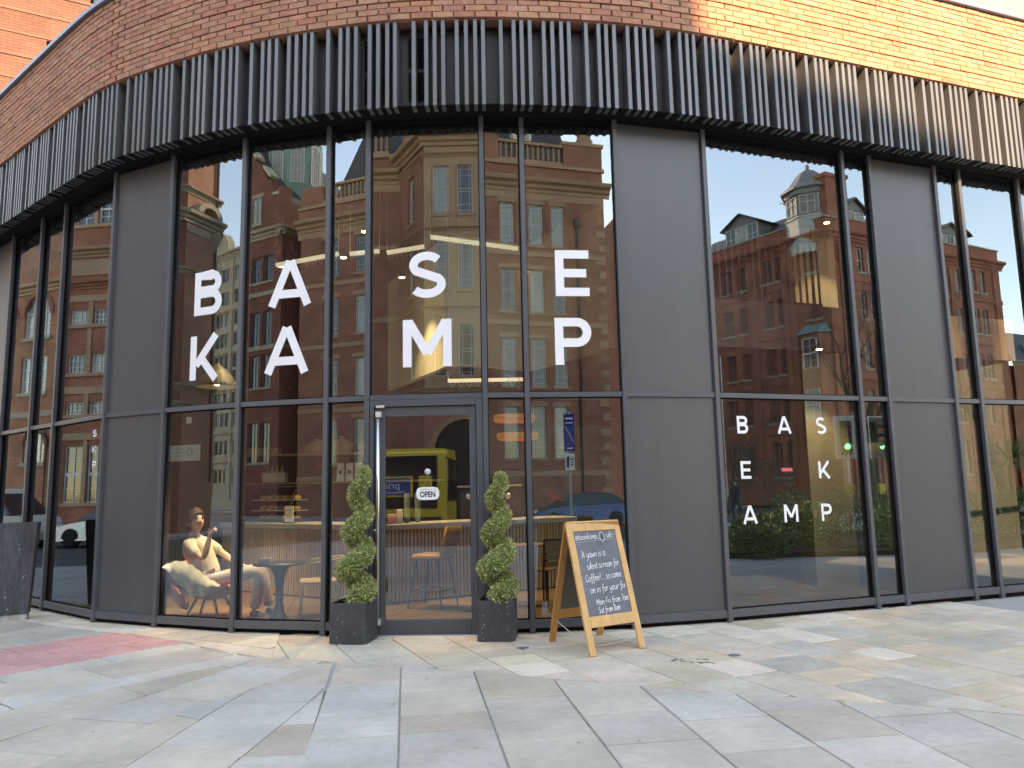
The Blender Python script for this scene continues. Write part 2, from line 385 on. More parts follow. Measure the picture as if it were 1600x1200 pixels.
# across-coordinate of rows() for ang=52 is -(x*.788 - y*.616)
rows(52, 3.4, 6.82, lambda k: (.64, .6, .62, .62, .62, .32)[k % 6] if k < 6 else .62, lambda k: random.choice((.7, .9, 1.1, 1.3)), -4, 8, ['flag_grey'], f_lfield, .013)
rows(52, 6.82, 7.43, lambda k: .62, lambda k: random.choice((.7, .9, 1.1)), -4, 8, ['flag_grey'], f_lfield, .013)
rows(52, 7.44, 7.79, lambda k: .36, lambda k: random.choice((.7, .9, 1.1)), -4, 8, ['flag_grey'], f_lfield, .013)
rows(52, 7.80, 9.1, lambda k: .44, lambda k: .44, -4, 8, ['flag_red'], f_lfield, .007)
rows(52, 9.12, 12.4, lambda k: .6, lambda k: random.choice((.7, .9, 1.1)), -4, 8, ['flag_grey'], f_lfield, .013)
big = sorted(FLAGS, key=lambda q: -area(q[0]) / max(4, sum(p[1] for p in q[0]) / len(q[0])) ** 2)
print('flags', len(big))
for n_, (poly, mat) in enumerate(big[:420]):
    cx = sum(q[0] for q in poly) / len(poly); cy = sum(q[1] for q in poly) / len(poly); z = GROUND + random.uniform(-.0025, .0015)
    b = MB().prism([(x - cx, y - cy) for x, y in poly], -.03, 0, .004)
    if mat == 'flag_red':
        b.prism([((x - cx) * .995, (y - cy) * .995) for x, y in poly], -.03, -.001)
    o = inst('tactile_slab' if mat == 'flag_red' else 'paving_slab', b.mesh('paving_slab', MATS[mat]), Matrix.Translation((cx, cy, z)), pav)
# blisters on the red apron, one raised dot every 65 mm
bl = MB()
for poly, mat in big:
    if mat != 'flag_red': continue
    e = (math.cos(R(52)), math.sin(R(52))); d = (-e[1], e[0]); cx = sum(q[0] for q in poly) / len(poly); cy = sum(q[1] for q in poly) / len(poly)
    for i in range(-3, 4):
        for j in range(-3, 4):
            x = cx + e[0] * i * .066 + d[0] * j * .066; y = cy + e[1] * i * .066 + d[1] * j * .066
            if all(((poly[(k + 1) % len(poly)][0] - poly[k][0]) * (y - poly[k][1]) - (poly[(k + 1) % len(poly)][1] - poly[k][1]) * (x - poly[k][0])) * (1 if True else 1) > .004 for k in range(len(poly))) or \
               all(((poly[(k + 1) % len(poly)][0] - poly[k][0]) * (y - poly[k][1]) - (poly[(k + 1) % len(poly)][1] - poly[k][1]) * (x - poly[k][0])) < -.004 for k in range(len(poly))):
                bl.lathe([(.014, -.003), (.011, .004), (.0, .005)], 6, (x, y, GROUND))
bl.build('tactile_blister', MATS['flag_red'], pav, kind='stuff')

# ------------------------------------------------------------------ the cafe building: glazing
M('frame_metal', (.075, .082, .095), .42, .0, nscale=4, namt=.08, bump=.02, spec=.55)
M('panel_metal', (.066, .068, .077), .36, .0, nscale=1.2, namt=.06, fine=.05, bump=.015, bscale=120, spec=.6, stretch=(6, 6, .6))
M('soffit_black', (.006, .006, .007), .8, spec=.2)
M('fin_metal', (.135, .137, .142), .36, .25, rnd=.08, nscale=3, namt=.06, spec=.55)
M('clad_metal', (.038, .039, .042), .5, .1, nscale=2, namt=.1, spec=.4)
M('vinyl_white', (.86, .87, .9), .55)
M('steel', (.62, .61, .6), .28, 1.0)
GLASS = M_glass('facade_glass', .20, (.90, .95, .91), 0.0, .018)
CLEAR = M_glass('glass_back', .0, (.98, 1, .99)); 
bld = thing('cafe_building', 'curved modern corner building with tall dark glazed cafe front and red brick band above', 'building', (-.5, 8.6, GROUND))
def vnorm(ch):
    i = SEQ.index(ch); a = PT[SEQ[max(i - 1, 0)]]; b = PT[SEQ[min(i + 1, len(SEQ) - 1)]]; c = PT[ch]
    e1 = Vector((c[0] - a[0], c[1] - a[1])); e2 = Vector((b[0] - c[0], b[1] - c[1]))
    e = (e1.normalized() if e1.length else e2.normalized()) + (e2.normalized() if e2.length else e1.normalized()); e.normalize(); return e
mull_me = MB().bbox(-.0275, .0275, -.045, .11, -.0, ZG + .03, .003).mesh('mullion', MATS['frame_metal'])
cover_me = MB().box(-.03, .03, -.05, -.0, -.045, .012).mesh('mullion_foot', MATS['frame_metal'])
for ch in SEQ[1:-1]:
    e = vnorm(ch); c = PT[ch]; fm = frame(c, (c[0] + e.x, c[1] + e.y))
    o = inst('mullion', mull_me, fm, bld); inst('mullion_foot', cover_me, fm, bld)
PANELS = ('0A', 'DE', 'KL', 'NO')
PANE = {}
for i in range(len(SEQ) - 1):
    a, b = PT[SEQ[i]], PT[SEQ[i + 1]]; nm = SEQ[i] + SEQ[i + 1]; F = frame(a, b); L = math.hypot(b[0] - a[0], b[1] - a[1]); x0, x1 = .027, L - .027
    def part(name, mat, *bx, bev=.002):
        m = MB(); m.xf = F; m.bbox(*bx, bev); return m.build(name, mat, bld)
    part('transom', MATS['frame_metal'], x0, x1, -.03, .09, ZT - .028, ZT + .028)
    part('head_rail', MATS['soffit_black'], x0, x1, -.02, .09, ZG - .004, ZG + .02)
    if nm != 'HI':
        part('bottom_rail', MATS['frame_metal'], x0, x1, -.035, .09, 0, .085)
        pl = MB(); pl.xf = F; pl.box(-.01, L + .01, .03, .12, -.19, .0); pl.build('plinth', MATS['soffit_black'], bld)
    for z0, z1 in ((.085, ZT - .028), (ZT + .028, ZG - .004)):
        if nm == 'HI' and z0 < 1: continue
        if nm in PANELS:
            part('infill_panel', MATS['panel_metal'], x0, x1, -.004, .03, z0, z1, bev=.004)
        else:
            m = MB(); m.xf = F
            tq = [random.uniform(-.0016, .0016) for _ in range(3)]
            m.add([(x0, .02 + tq[0], z0), (x1, .02 + tq[1], z0), (x1, .02 + tq[2], z1), (x0, .02 + tq[0] + tq[2] - tq[1], z1)], [(0, 1, 2, 3)])
            m.mat = 1; m.add([(x0, .044, z0), (x1, .044, z0), (x1, .044, z1), (x0, .044, z1)], [(3, 2, 1, 0)])
            PANE[nm + ('l' if z0 < 1 else 'u')] = m.build('glass_pane', [GLASS, CLEAR], bld)
            g = MB(); g.xf = F      # gasket strip round the pane
            for bx in ((x0, x0 + .012, .0, .02, z0, z1), (x1 - .012, x1, .0, .02, z0, z1), (x0 + .012, x1 - .012, .0, .02, z0, z0 + .012), (x0 + .012, x1 - .012, .0, .02, z1 - .012, z1)): g.box(*bx)
            g.build('gasket', MATS['soffit_black'], bld)

# ---- lettering on the glass, cut from strokes
def strokes(ch, wd, ht, t):
    """letter outlines as ribbons of width t in a wd x ht box whose origin is bottom centre"""
    h = t / 2; x0, x1, y0, y1 = -wd / 2, wd / 2, 0, ht
    def arc(cx, cy, rx, ry, a0, a1, n=14): return [(cx + rx * math.cos(R(a0 + (a1 - a0) * i / n)), cy + ry * math.sin(R(a0 + (a1 - a0) * i / n))) for i in range(n + 1)]
    if ch == 'E': return [[(x0 + h, y0), (x0 + h, y1)]] + [[(x0 + t, y), (x1 - (0 if k != 1 else .08 * wd), y)] for k, y in enumerate((y0 + h, (y0 + y1) / 2, y1 - h))]
    if ch == 'A': return [[(x0 + h * .9, y0), (-h * .15, y1)], [(x1 - h * .9, y0), (h * .15, y1)], [(x0 + wd * .24, ht * .27), (x1 - wd * .24, ht * .27)]]
    if ch == 'K': return [[(x0 + h, y0), (x0 + h, y1)], [(x0 + t, ht * .33), (x1 - h * 1.1, y1)], [(x0 + wd * .36, ht * .52), (x1 - h * .9, y0)]]
    if ch == 'M': return [[(x0 + h, y0), (x0 + h, y1)], [(x1 - h, y0), (x1 - h, y1)], [(x0 + h * 1.3, y1 - h * .4), (0, ht * .28)], [(x1 - h * 1.3, y1 - h * .4), (0, ht * .28)]]
    if ch == 'P':
        r = (ht * .62 - t) / 2; cy = y1 - h - r
        return [[(x0 + h, y0), (x0 + h, y1)], [(x0 + t, y1 - h), (x1 - h - r, y1 - h)] + arc(x1 - h - r, cy, r, r, 90, -90) + [(x0 + t, cy - r)]]
    if ch == 'B':
        r1 = (ht * .50 - t * .9) / 2; r2 = (ht * .56 - t * .9) / 2; c1 = y1 - h - r1; c2 = y0 + h + r2
        return [[(x0 + h, y0), (x0 + h, y1)], [(x0 + t, y1 - h), (x1 - h - r1 * 1.15, y1 - h)] + arc(x1 - h - r1 * 1.15, c1, r1, r1, 90, -90) + [(x0 + t, c1 - r1)],
                [(x0 + t, c2 + r2), (x1 - h - r2, c2 + r2)] + arc(x1 - h - r2, c2, r2, r2, 90, -90) + [(x0 + t, y0 + h)]]
    if ch == 'S':
        ry = (ht - t) / 4; rx = wd / 2 - h
        return [arc(0, y1 - h - ry, rx * .93, ry, 28, 180, 14) + [(-rx * .55, ht * .555), (rx * .5, ht * .455)] + arc(0, y0 + h + ry, rx, ry, 0, -150, 14)] if False else \
               [arc(0, y1 - h - ry, rx * .92, ry, 35, 215, 16) + arc(0, y0 + h + ry, rx, ry, 35, -145, 16)]
    return [[(x0, ht / 2), (x1, ht / 2)]]
def ribbon(b, path, t, y, z0, x0):
    n = len(path); L_, R_ = [], []
    for i, (px, pz) in enumerate(path):
        a = path[max(i - 1, 0)]; c = path[min(i + 1, n - 1)]; dx, dz = c[0] - a[0], c[1] - a[1]; q = math.hypot(dx, dz) or 1
        k = 1.0
        if 0 < i < n - 1:
            d1 = (path[i][0] - a[0], path[i][1] - a[1]); d2 = (c[0] - path[i][0], c[1] - path[i][1]); co = (d1[0] * d2[0] + d1[1] * d2[1]) / ((math.hypot(*d1) or 1) * (math.hypot(*d2) or 1)); k = 1 / max(.6, math.sqrt(max(0, (1 + co) / 2)))
        nx, nz = -dz / q * t / 2 * k, dx / q * t / 2 * k
        L_.append((x0 + px + nx, y, z0 + pz + nz)); R_.append((x0 + px - nx, y, z0 + pz - nz))
    for i in range(n - 1): b.add([R_[i], R_[i + 1], L_[i + 1], L_[i]], [(0, 3, 2, 1)])
def letter(ch, nm, s, zb, wd, ht, t, mat, lo):
    a, b = PT[nm[0]], PT[nm[1]]; m = MB(); m.xf = frame(a, b)
    for k, st in enumerate(strokes(ch, wd, ht, t)): ribbon(m, st, t, .0185 - k * .0004, zb, s)
    m.build('letter', mat, PANE[nm + lo])
for ch, nm, s, zb, wd in (('B', 'EF', .6, 3.633, .43), ('A', 'FG', .605, 3.633, .55), ('S', 'HI', .665, 3.628, .43), ('E', 'JK', .556, 3.633, .39),
                          ('K', 'EF', .575, 2.84, .45), ('A', 'FG', .578, 2.84, .56), ('M', 'HI', .665, 2.84, .55), ('P', 'JK', .545, 2.84, .42)):
    letter(ch, nm, s, zb, wd, .54, .098, MATS['vinyl_white'], 'u')
M('vinyl_red', (.75, .12, .12), .5)
for ch, s, zb, wd in (('B', .354, 2.058, .15), ('A', .948, 2.058, .20), ('S', 1.49, 2.056, .15), ('E', .364, 1.53, .14), ('K', 1.492, 1.52, .17), ('A', .385, 1.015, .2), ('M', .961, 1.015, .2), ('P', 1.48, 1.012, .155)):
    letter(ch, 'LM', s, zb, wd, .205, .034, MATS['vinyl_white'], 'l')
letter('-', 'LM', .945, 1.61, .156, .04, .04, MATS['vinyl_red'], 'l')
for ch, s, zb in (('S', 1.29, 2.255), ('K', 1.29, 2.047), ('P', 1.32, 1.848)): letter(ch, 'CD', s, zb, .12, .088, .016, MATS['vinyl_white'], 'l')

# ---- entrance door in the bay between two mullions
Fd = frame(PT['H'], PT['I']); Ld = 1.3071
door = MB(); door.xf = Fd
for bx in ((.028, .075, -.03, .1, GROUND, ZT - .03), (Ld - .10, Ld - .028, -.03, .1, GROUND, ZT - .03), (.075, Ld - .10, -.03, .1, ZT - .10, ZT - .03)): door.bbox(*bx, .003)
dfr = door.build('door_frame', MATS['frame_metal'], bld)
leaf = MB(); leaf.xf = Fd
x0, x1, zb_, zt_ = .08, Ld - .105, GROUND + .012, ZT - .105
for bx in ((x0, x0 + .115, .0, .06, zb_, zt_), (x1 - .075, x1, .0, .06, zb_, zt_), (x0 + .115, x1 - .075, .0, .06, zt_ - .105, zt_), (x0 + .115, x1 - .075, .0, .06, zb_, zb_ + .15)): leaf.bbox(*bx, .004)
dl = leaf.build('door', MATS['frame_metal'], bld)
g = MB(); g.xf = Fd; q = (x0 + .115, x1 - .075, zb_ + .15, zt_ - .105)
g.add([(q[0], .025, q[2]), (q[1], .025, q[2]), (q[1], .025, q[3]), (q[0], .025, q[3])], [(0, 1, 2, 3)])
g.build('door_glass', M_glass('door_glass', .18, (.93, .96, .93)), dl)
hd = MB(); hd.xf = Fd; hx = x0 + .052
hd.tube([(hx, -.065, .1), (hx, -.065, 2.33)], .02, 14)
hd.build('pull_handle', MATS['steel'], dl, True)
hb = MB(); hb.xf = Fd
for z in (.1, 2.31): hb.bbox(hx - .027, hx + .03, -.09, .0, z - .03, z + .03, .004)
hb.bbox(hx - .03, hx + .06, -.045, -.0, 2.40 - .012, 2.40 + .012, .002)
hb.build('handle_bracket', M('satin_steel', (.78, .78, .78), .35, .6), dl)
lk = MB(); lk.xf = Fd; lk.lathe([(.0, 0), (.028, 0), (.028, .01), (.0, .012)], 14); me = lk
kn = MB(); kn.xf = Fd @ Matrix.Translation((hx - .035, -.004, 1.05)) @ Matrix.Rotation(R(90), 4, 'X'); kn.lathe([(.026, 0), (.026, .012), (.018, .03), (0, .034)], 14)
kn.build('lock_cylinder', MATS['steel'], dl, True)
th = MB(); th.xf = Fd; th.bbox(.0, Ld, -.10, .12, -.19, GROUND + .008, .004); th.build('threshold', M('threshold_metal', (.55, .55, .54), .4, .5), bld)

# ------------------------------------------------------------------ fascia: smooth curve through the facets
def chaikin(P, n=3):
    for _ in range(n):
        Q = [P[0]]
        for a, b in zip(P[:-1], P[1:]):
            L = (b - a).length; k = min(.25 * L, .5) / L; Q += [a + (b - a) * k, b - (b - a) * k]
        Q.append(P[-1]); P = Q
    return P
_c = [Vector(PT[c]) for c in '0DEFHIKLR']; _c[0] = _c[1] + (_c[0] - _c[1]) * 2.0; _c[-1] = _c[-2] + (_c[-1] - _c[-2]) * 1.45
CRV = chaikin(_c); CS = [0.0]
for a, b in zip(CRV[:-1], CRV[1:]): CS.append(CS[-1] + (b - a).length)
def crv(s, o=0.0):
    i = 0
    while i < len(CRV) - 2 and CS[i + 1] < s: i += 1
    e = (CRV[i + 1] - CRV[i]).normalized(); p = CRV[i] + e * (s - CS[i]); n = Vector((e.y, -e.x)); return p + n * o, e, n
# arc length of the point nearest the door mullion, used to line the fin rhythm up
S0 = min((abs((crv(k * .01)[0] - Vector(PT['I'])).length), k * .01) for k in range(0, int(CS[-1] * 100)))[1]
def ringstrip(b, o0, o1, z0, z1, s0=None, s1=None, step=.25, uv=False):
    """a solid band that follows the curve between two offsets and two heights"""
    s0 = .05 if s0 is None else s0; s1 = CS[-1] - .05 if s1 is None else s1; n = max(2, int((s1 - s0) / step)); v = []; f = []; u = []
    for i in range(n + 1):
        s = s0 + (s1 - s0) * i / n; p, _, _ = crv(s, o0); q, _, _ = crv(s, o1)
        v += [(q.x, q.y, z0), (q.x, q.y, z1), (p.x, p.y, z1), (p.x, p.y, z0)]
        if i:
            k = i * 4; sa = s0 + (s1 - s0) * (i - 1) / n
            for j in range(4):
                f.append((k - 4 + j, k + j, k + (j + 1) % 4, k - 4 + (j + 1) % 4)); u.append([(sa, v[k - 4 + j][2]), (s, v[k + j][2]), (s, v[k + (j + 1) % 4][2]), (sa, v[k - 4 + (j + 1) % 4][2])] if j in (0, 2) else [(sa, 0), (s, 0), (s, .1), (sa, .1)])
    f += [(0, 1, 2, 3), (n * 4 + 3, n * 4 + 2, n * 4 + 1, n * 4)]; u += [[(0, 0)] * 4] * 2
    b.add(v, f, u); return b
ringstrip(MB(), -.25, .335, ZG + .021, ZG + .035).build('soffit', MATS['soffit_black'], bld)
ringstrip(MB(), .06, .20, ZG + .036, ZB - .055).build('cladding', MATS['clad_metal'], bld)
ringstrip(MB(), -.2, .05, ZG + .04, ZC - .05).build('backing_wall', MATS['soffit_black'], bld)
# vertical joints of the cladding sheets
fin_me = MB().bbox(-.022, .022, -.155, .0, ZG + .012, ZB - .012, .002).mesh('fin', MATS['fin_metal'])
FIN = (0, .098, .196, .285, .481, .623, .712, .801); MOD = .957
base = S0 - (20.68 - 19.494) - .02
for k in range(-12, 12):
    for f_ in FIN:
        s = base + k * MOD + f_
        if not 8.5 < s < 31: continue
        p, e, n = crv(s, .20); inst('fin', fin_me, frame(p, p + e), bld)
for k in range(-10, 12):            # folded seams of the cladding between the fins
    s = base + k * MOD + .385
    p, e, n = crv(s, .2035); m = MB(); m.xf = frame(p, p + e); m.box(-.004, .004, -.006, 0, ZG + .04, ZB - .06); m.build('cladding_seam', MATS['clad_metal'], bld)
# ventilation louvre behind the fins above the door
for sa, sb in ((base + .02, base + .30), (base + .40, base + .47), (base + .49, base + .62), (base - .1, base - .02)):
    for za, zb in ((ZG + .16, ZG + .50), (ZG + .56, ZG + .92)):
        p, e, n = crv((sa + sb) / 2, .2045); m = MB(); m.xf = frame(p, p + e); h = (sb - sa) / 2
        m.box(-h, h, 0, .004, za, zb); o = m.build('louvre', MATS['soffit_black'], bld)
        m = MB(); m.xf = frame(p, p + e); k = za + .015
        while k < zb - .01: m.add([(-h, -.004, k), (h, -.004, k), (h, -.022, k - .014), (-h, -.022, k - .014)], [(0, 1, 2, 3)]); k += .024
        m.build('louvre_blade', M('louvre_blade', (.09, .085, .08), .5), o)

# ---- brick band
M('brick_red', (.45, .205, .13), .85, rnd=.11, col2=(.45, .235, .16), hue=.008, nscale=1.3, namt=.12, fine=.14, bump=.35, bscale=70, spec=.2)
M('mortar', (.37, .20, .14), .95, nscale=6, namt=.1, spec=.1)
M('coping_metal', (.22, .25, .30), .35, .3)
ringstrip(MB(), .10, .348, ZB + .002, ZC - .01).build('wall_core', MATS['mortar'], bld)
CO = .075; NB = 16
BR = []
for r in range(NB):
    z = ZB + r * CO; top = r % 3 == 2
    h = .058 if top else .0665
    if not top and r < NB - 1: ringstrip(MB(), .349, .373, z + h - .004, z + CO + .004).build('mortar_joint', MATS['mortar'], bld)
    s = 9.0 + (.1175 if r % 2 else 0)
    while s < 31:
        BR.append((s + random.uniform(-.002, .002), z, h, random.uniform(-.003, .0035), r)); s += .235
eye = Vector((0, 0, EYE))
def bkey(q):
    p, e, n = crv(q[0], .38); d = Vector((p.x, p.y, q[1])) - eye; c = Vector((n.x, n.y, 0)).dot(-d.normalized()); inview = abs(math.atan2(p.x, p.y)) < R(33) and q[1] < 1.484 + p.y * .62
    return -(c / d.length_squared) * (1 if inview else .01)
BR.sort(key=bkey)
bm = {h: MB().bbox(-.1135, .1135, 0, .10, 0, h, .004).mesh('brick', MATS['brick_red']) for h in (.058, .0665)}
for s, z, h, j, r in BR[:300]:
    p, e, n = crv(s, .38 + j); inst('brick', bm[h], frame(p, p + e, z), bld)
st = MB()
for s, z, h, j, r in BR[300:]:
    p, e, n = crv(s, .38 + j); st.xf = frame(p, p + e, z); st.bbox(-.1135, .1135, 0, .10, 0, h, .004)
st.build('brickwork', MATS['brick_red'], bld, kind='stuff')
ringstrip(MB(), .20, .345, ZB - .012, ZB - .001).build('brick_soffit', MATS['brick_red'], bld)
ringstrip(MB(), .10, .43, ZC + .002, ZC + .06).build('coping', MATS['coping_metal'], bld)
# upper storeys: pale stone panels on the right, tall brick wing on the left
M('pale_stone', (.32, .29, .225), .8, rnd=.08, nscale=2, namt=.08, fine=.06, bump=.1)
k = 24.5
while k < 33.5:
    p, e, n = crv(k + .6, .20); m = MB(); m.xf = frame(p, p + e)
    for z in (ZC + .07, ZC + 1.6): m.bbox(-.595, .595, 0, .12, z, z + 1.51, .006)
    m.build('stone_panel', MATS['pale_stone'], bld); k += 1.2
ringstrip(MB(), -.6, .07, ZC + .06, ZC + 3.3, 23.8, 33.8).build('upper_wall', MATS['mortar'], bld)
BRK_WING = M_brick('wing_brick', (.20, .09, .066), (.165, .074, .056), (.09, .05, .038), .24, .075, .2, .5)
Fw = frame((-11.54 - 9 * math.cos(R(28)), 16.956 - 9 * math.sin(R(28))), (-11.54, 16.956))
def wallgrid(b, x0, x1, z0, z1, holes, depth=.2, y=0.0):
    """front face of a wall with real rectangular openings (x0,x1,z0,z1) and their reveals"""
    xs = sorted({x0, x1, *[h[0] for h in holes], *[h[1] for h in holes]}); zs = sorted({z0, z1, *[h[2] for h in holes], *[h[3] for h in holes]})
    xs = [x for x in xs if x0 <= x <= x1]; zs = [z for z in zs if z0 <= z <= z1]
    for i in range(len(xs) - 1):
        for j in range(len(zs) - 1):
            cx, cz = (xs[i] + xs[i + 1]) / 2, (zs[j] + zs[j + 1]) / 2
            if any(h[0] < cx < h[1] and h[2] < cz < h[3] for h in holes): continue
            q = [(xs[i], zs[j]), (xs[i + 1], zs[j]), (xs[i + 1], zs[j + 1]), (xs[i], zs[j + 1])]
            b.add([(a, y, c) for a, c in q], [(0, 1, 2, 3)], [q])
    for h in holes:
        a0, a1, c0, c1 = h
        for q in ([(a0, y, c0), (a0, y, c1), (a0, y + depth, c1), (a0, y + depth, c0)], [(a1, y, c1), (a1, y, c0), (a1, y + depth, c0), (a1, y + depth, c1)],
                  [(a1, y, c0), (a0, y, c0), (a0, y + depth, c0), (a1, y + depth, c0)], [(a0, y, c1), (a1, y, c1), (a1, y + depth, c1), (a0, y + depth, c1)]):
            b.add(q, [(0, 1, 2, 3)], [[(p[0] + p[1], p[2]) for p in q]])
    return b
m = MB(); m.xf = Fw
W1 = (9.43, 10.6, 11.5, 12.5); W2 = (10.3, 11.6, 13.75, 15.3)
wallgrid(m, 7.4, 24, 0, 19, [W1, W2], .25); m.build('wing_wall', BRK_WING, bld)
m = MB(); m.xf = Fw; m.box(7.45, 24, .4, 8, 0, 18.9); m.build('wing_mass', MATS['soffit_black'], bld)
for wq in (W1, W2):
    m = MB(); m.xf = Fw
    for bx in ((wq[0], wq[0] + .06, .12, .2, wq[2], wq[3]), (wq[1] - .06, wq[1], .12, .2, wq[2], wq[3]), (wq[0] + .06, wq[1] - .06, .12, .2, wq[3] - .25, wq[3]), (wq[0] + .06, wq[1] - .06, .12, .2, wq[2], wq[2] + .06)): m.box(*bx)
    o = m.build('window', MATS['soffit_black'], bld); m = MB(); m.xf = Fw; m.add([(wq[0], .18, wq[2]), (wq[1], .18, wq[2]), (wq[1], .18, wq[3]), (wq[0], .18, wq[3])], [(0, 1, 2, 3)]); m.build('pane', M('dark_pane', (.03, .035, .04), .05, spec=.8), o)
for r in range(24):               # projecting string courses of the wing
    m = MB(); m.xf = Fw; z = 5.05 + r * .575
    for a, b in ([(7.4, 24)] if not (W1[2] - .1 < z < W1[3]) else [(7.4, W1[0]), (W1[1], 24)]): m.box(a, b, -.02, .0, z, z + .06)
    m.build('string_course', M('wing_course', (.19, .086, .064), .85, nscale=2, namt=.15), bld)

# ------------------------------------------------------------------ the street behind the camera (seen in the glass)
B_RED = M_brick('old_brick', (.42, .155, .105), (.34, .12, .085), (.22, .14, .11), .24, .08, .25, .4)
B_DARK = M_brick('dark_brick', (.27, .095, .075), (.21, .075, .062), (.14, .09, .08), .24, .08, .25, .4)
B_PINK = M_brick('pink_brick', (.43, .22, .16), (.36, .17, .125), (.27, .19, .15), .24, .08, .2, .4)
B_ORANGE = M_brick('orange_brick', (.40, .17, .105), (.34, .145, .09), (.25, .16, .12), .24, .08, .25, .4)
TERRA = M('terracotta', (.41, .25, .165), .8, rnd=.06, nscale=.7, namt=.16, fine=.10, bump=.12)
STONE = M('old_stone', (.36, .31, .24), .85, nscale=.6, namt=.2, fine=.1, bump=.15)
SLATE = M('slate', (.055, .06, .07), .6, nscale=1.5, namt=.25, fine=.2, bump=.2)
SLATE_Y = M('stone_slate', (.34, .31, .20), .9, nscale=2.5, namt=.3, fine=.3, bump=.5, bscale=8)
COPPER = M('copper_green', (.16, .30, .27), .65, nscale=.8, namt=.2, fine=.1, stretch=(3, 3, .6))
LEAD = M('lead_grey', (.22, .225, .23), .55, nscale=1, namt=.15)
WHITE = M('window_white', (.72, .71, .68), .5)
CREAMF = M('window_cream', (.62, .60, .52), .55)
PANE_D = M('old_pane', (.035, .045, .055), .06, spec=.9)
PANE_L = M('curtained_pane', (.30, .32, .31), .12, spec=.8)
IRON = M('black_iron', (.02, .02, .022), .5)

def bframe(ax, ay, ang):
    """frame for a street building: wall starts at (ax,ay) and runs along ang; X along, Y into the building"""
    return frame((ax, ay), (ax + math.cos(R(ang)), ay + math.sin(R(ang))))
WIN_ME = {}
def win_meshes(kind, w_, h_):
    key = (kind, round(w_, 2), round(h_, 2))
    if key in WIN_ME: return WIN_ME[key]
    f = MB(); t = .045
    def bars(vs, hs, tt=.022):
        for v in vs: f.box(-w_ / 2 + v * w_ - tt / 2, -w_ / 2 + v * w_ + tt / 2, .0, .03, t, h_ - t)
        for q in hs: f.box(-w_ / 2 + t, w_ / 2 - t, .003, .027, q * h_ - tt / 2, q * h_ + tt / 2)
    for bx in ((-w_ / 2, -w_ / 2 + t, -.02, .06, 0, h_), (w_ / 2 - t, w_ / 2, -.02, .06, 0, h_), (-w_ / 2 + t, w_ / 2 - t, -.02, .06, 0, t), (-w_ / 2 + t, w_ / 2 - t, -.02, .06, h_ - t, h_)): f.box(*bx)
    if kind == 'leaded': bars((.22, .78), (.07, .2, .47, .53, .80, .93))
    elif kind == 'sash': bars((.5,), (.5, .25, .75), .03); f.box(-w_ / 2 + t, w_ / 2 - t, -.015, .035, h_ * .47, h_ * .53)
    elif kind == 'grid': bars((.25, .5, .75), (.33, .66), .03)
    elif kind == 'case': bars((.5,), (.62,), .05)
    elif kind == 'plain': bars((.5,), (.5,), .035)
    p = MB().add([(-w_ / 2, .035, 0), (w_ / 2, .035, 0), (w_ / 2, .035, h_), (-w_ / 2, .035, h_)], [(0, 1, 2, 3)])
    WIN_ME[key] = (f, p); return WIN_ME[key]
WM = {}
def put_windows(par, F, wins, kind='sash', fm=None, depth=.14, sill=None, lintel=None, curt=.3):
    fm = fm or WHITE
    for (a, b, c, d) in wins:
        w_, h_ = b - a, d - c; key = (kind, round(w_, 2), round(h_, 2), fm.name)
        if key not in WM:
            f, p = win_meshes(kind, w_, h_); WM[key] = (f.mesh('window', fm), p.mesh('pane', PANE_D), p.mesh('pane', PANE_L))
        me = WM[key]; T = F @ Matrix.Translation(((a + b) / 2, depth, c))
        o = inst('window', me[0], T, par); inst('pane', me[2] if random.random() < curt else me[1], Matrix.Identity(4), o)
        if sill: m = MB(); m.xf = F; m.box(a - .12, b + .12, -.07, .08, c - .16, c); m.build('sill', sill, par)
        if lintel: m = MB(); m.xf = F; m.box(a - .14, b + .14, -.03, .06, d, d + .26); m.build('lintel', lintel, par)
def band(par, F, x0, x1, z0, z1, out, mat, name='band', y1=.05):
    m = MB(); m.xf = F; m.box(x0, x1, -out, y1, z0, z1); return m.build(name, mat, par)
def cornice(par, F, x0, x1, z, mat, s=1.0, name='cornice'):
    """moulded cornice: stepped profile swept along the wall"""
    prof = [(0, -.55), (.08, -.55), (.10, -.40), (.20, -.34), (.24, -.2), (.42, -.12), (.46, 0), (.46, .06), (.0, .14)]
    m = MB(); m.xf = F; n = len(prof); v = []
    for x in (x0, x1): v += [(x, -o * s, z + h * s) for o, h in prof]
    m.add(v, [(i, n + i, n + (i + 1) % n, (i + 1) % n) for i in range(n)] + [tuple(range(n)), tuple(reversed(range(n, 2 * n)))]); return m.build(name, mat, par)
def balustrade(par, F, x0, x1, z, mat, h=1.1):
    m = MB(); m.xf = F; m.box(x0, x1, -.12, .2, z, z + .18); m.box(x0, x1, -.14, .22, z + h - .16, z + h); m.build('balustrade_rail', mat, par)
    n = max(2, int((x1 - x0) / .3)); me = MB().lathe([(.07, 0), (.07, .06), (.045, .1), (.095, .28), (.05, .5), (.07, .56), (.07, h - .34)], 8).mesh('baluster', mat, True)
    for i in range(n): inst('baluster', me, F @ Matrix.Translation((x0 + (i + .5) * (x1 - x0) / n, .03, z + .18)), par)
def wall(par, F, x0, x1, z0, z1, wins, mat, name='wall'):
    m = MB(); m.xf = F; wallgrid(m, x0, x1, z0, z1, wins, .2); return m.build(name, mat, par)
def mass(par, F, x0, x1, y0, y1, z0, z1, mat, name='rear_mass'):
    m = MB(); m.xf = F; m.box(x0, x1, y0, y1, z0, z1); return m.build(name, mat, par)
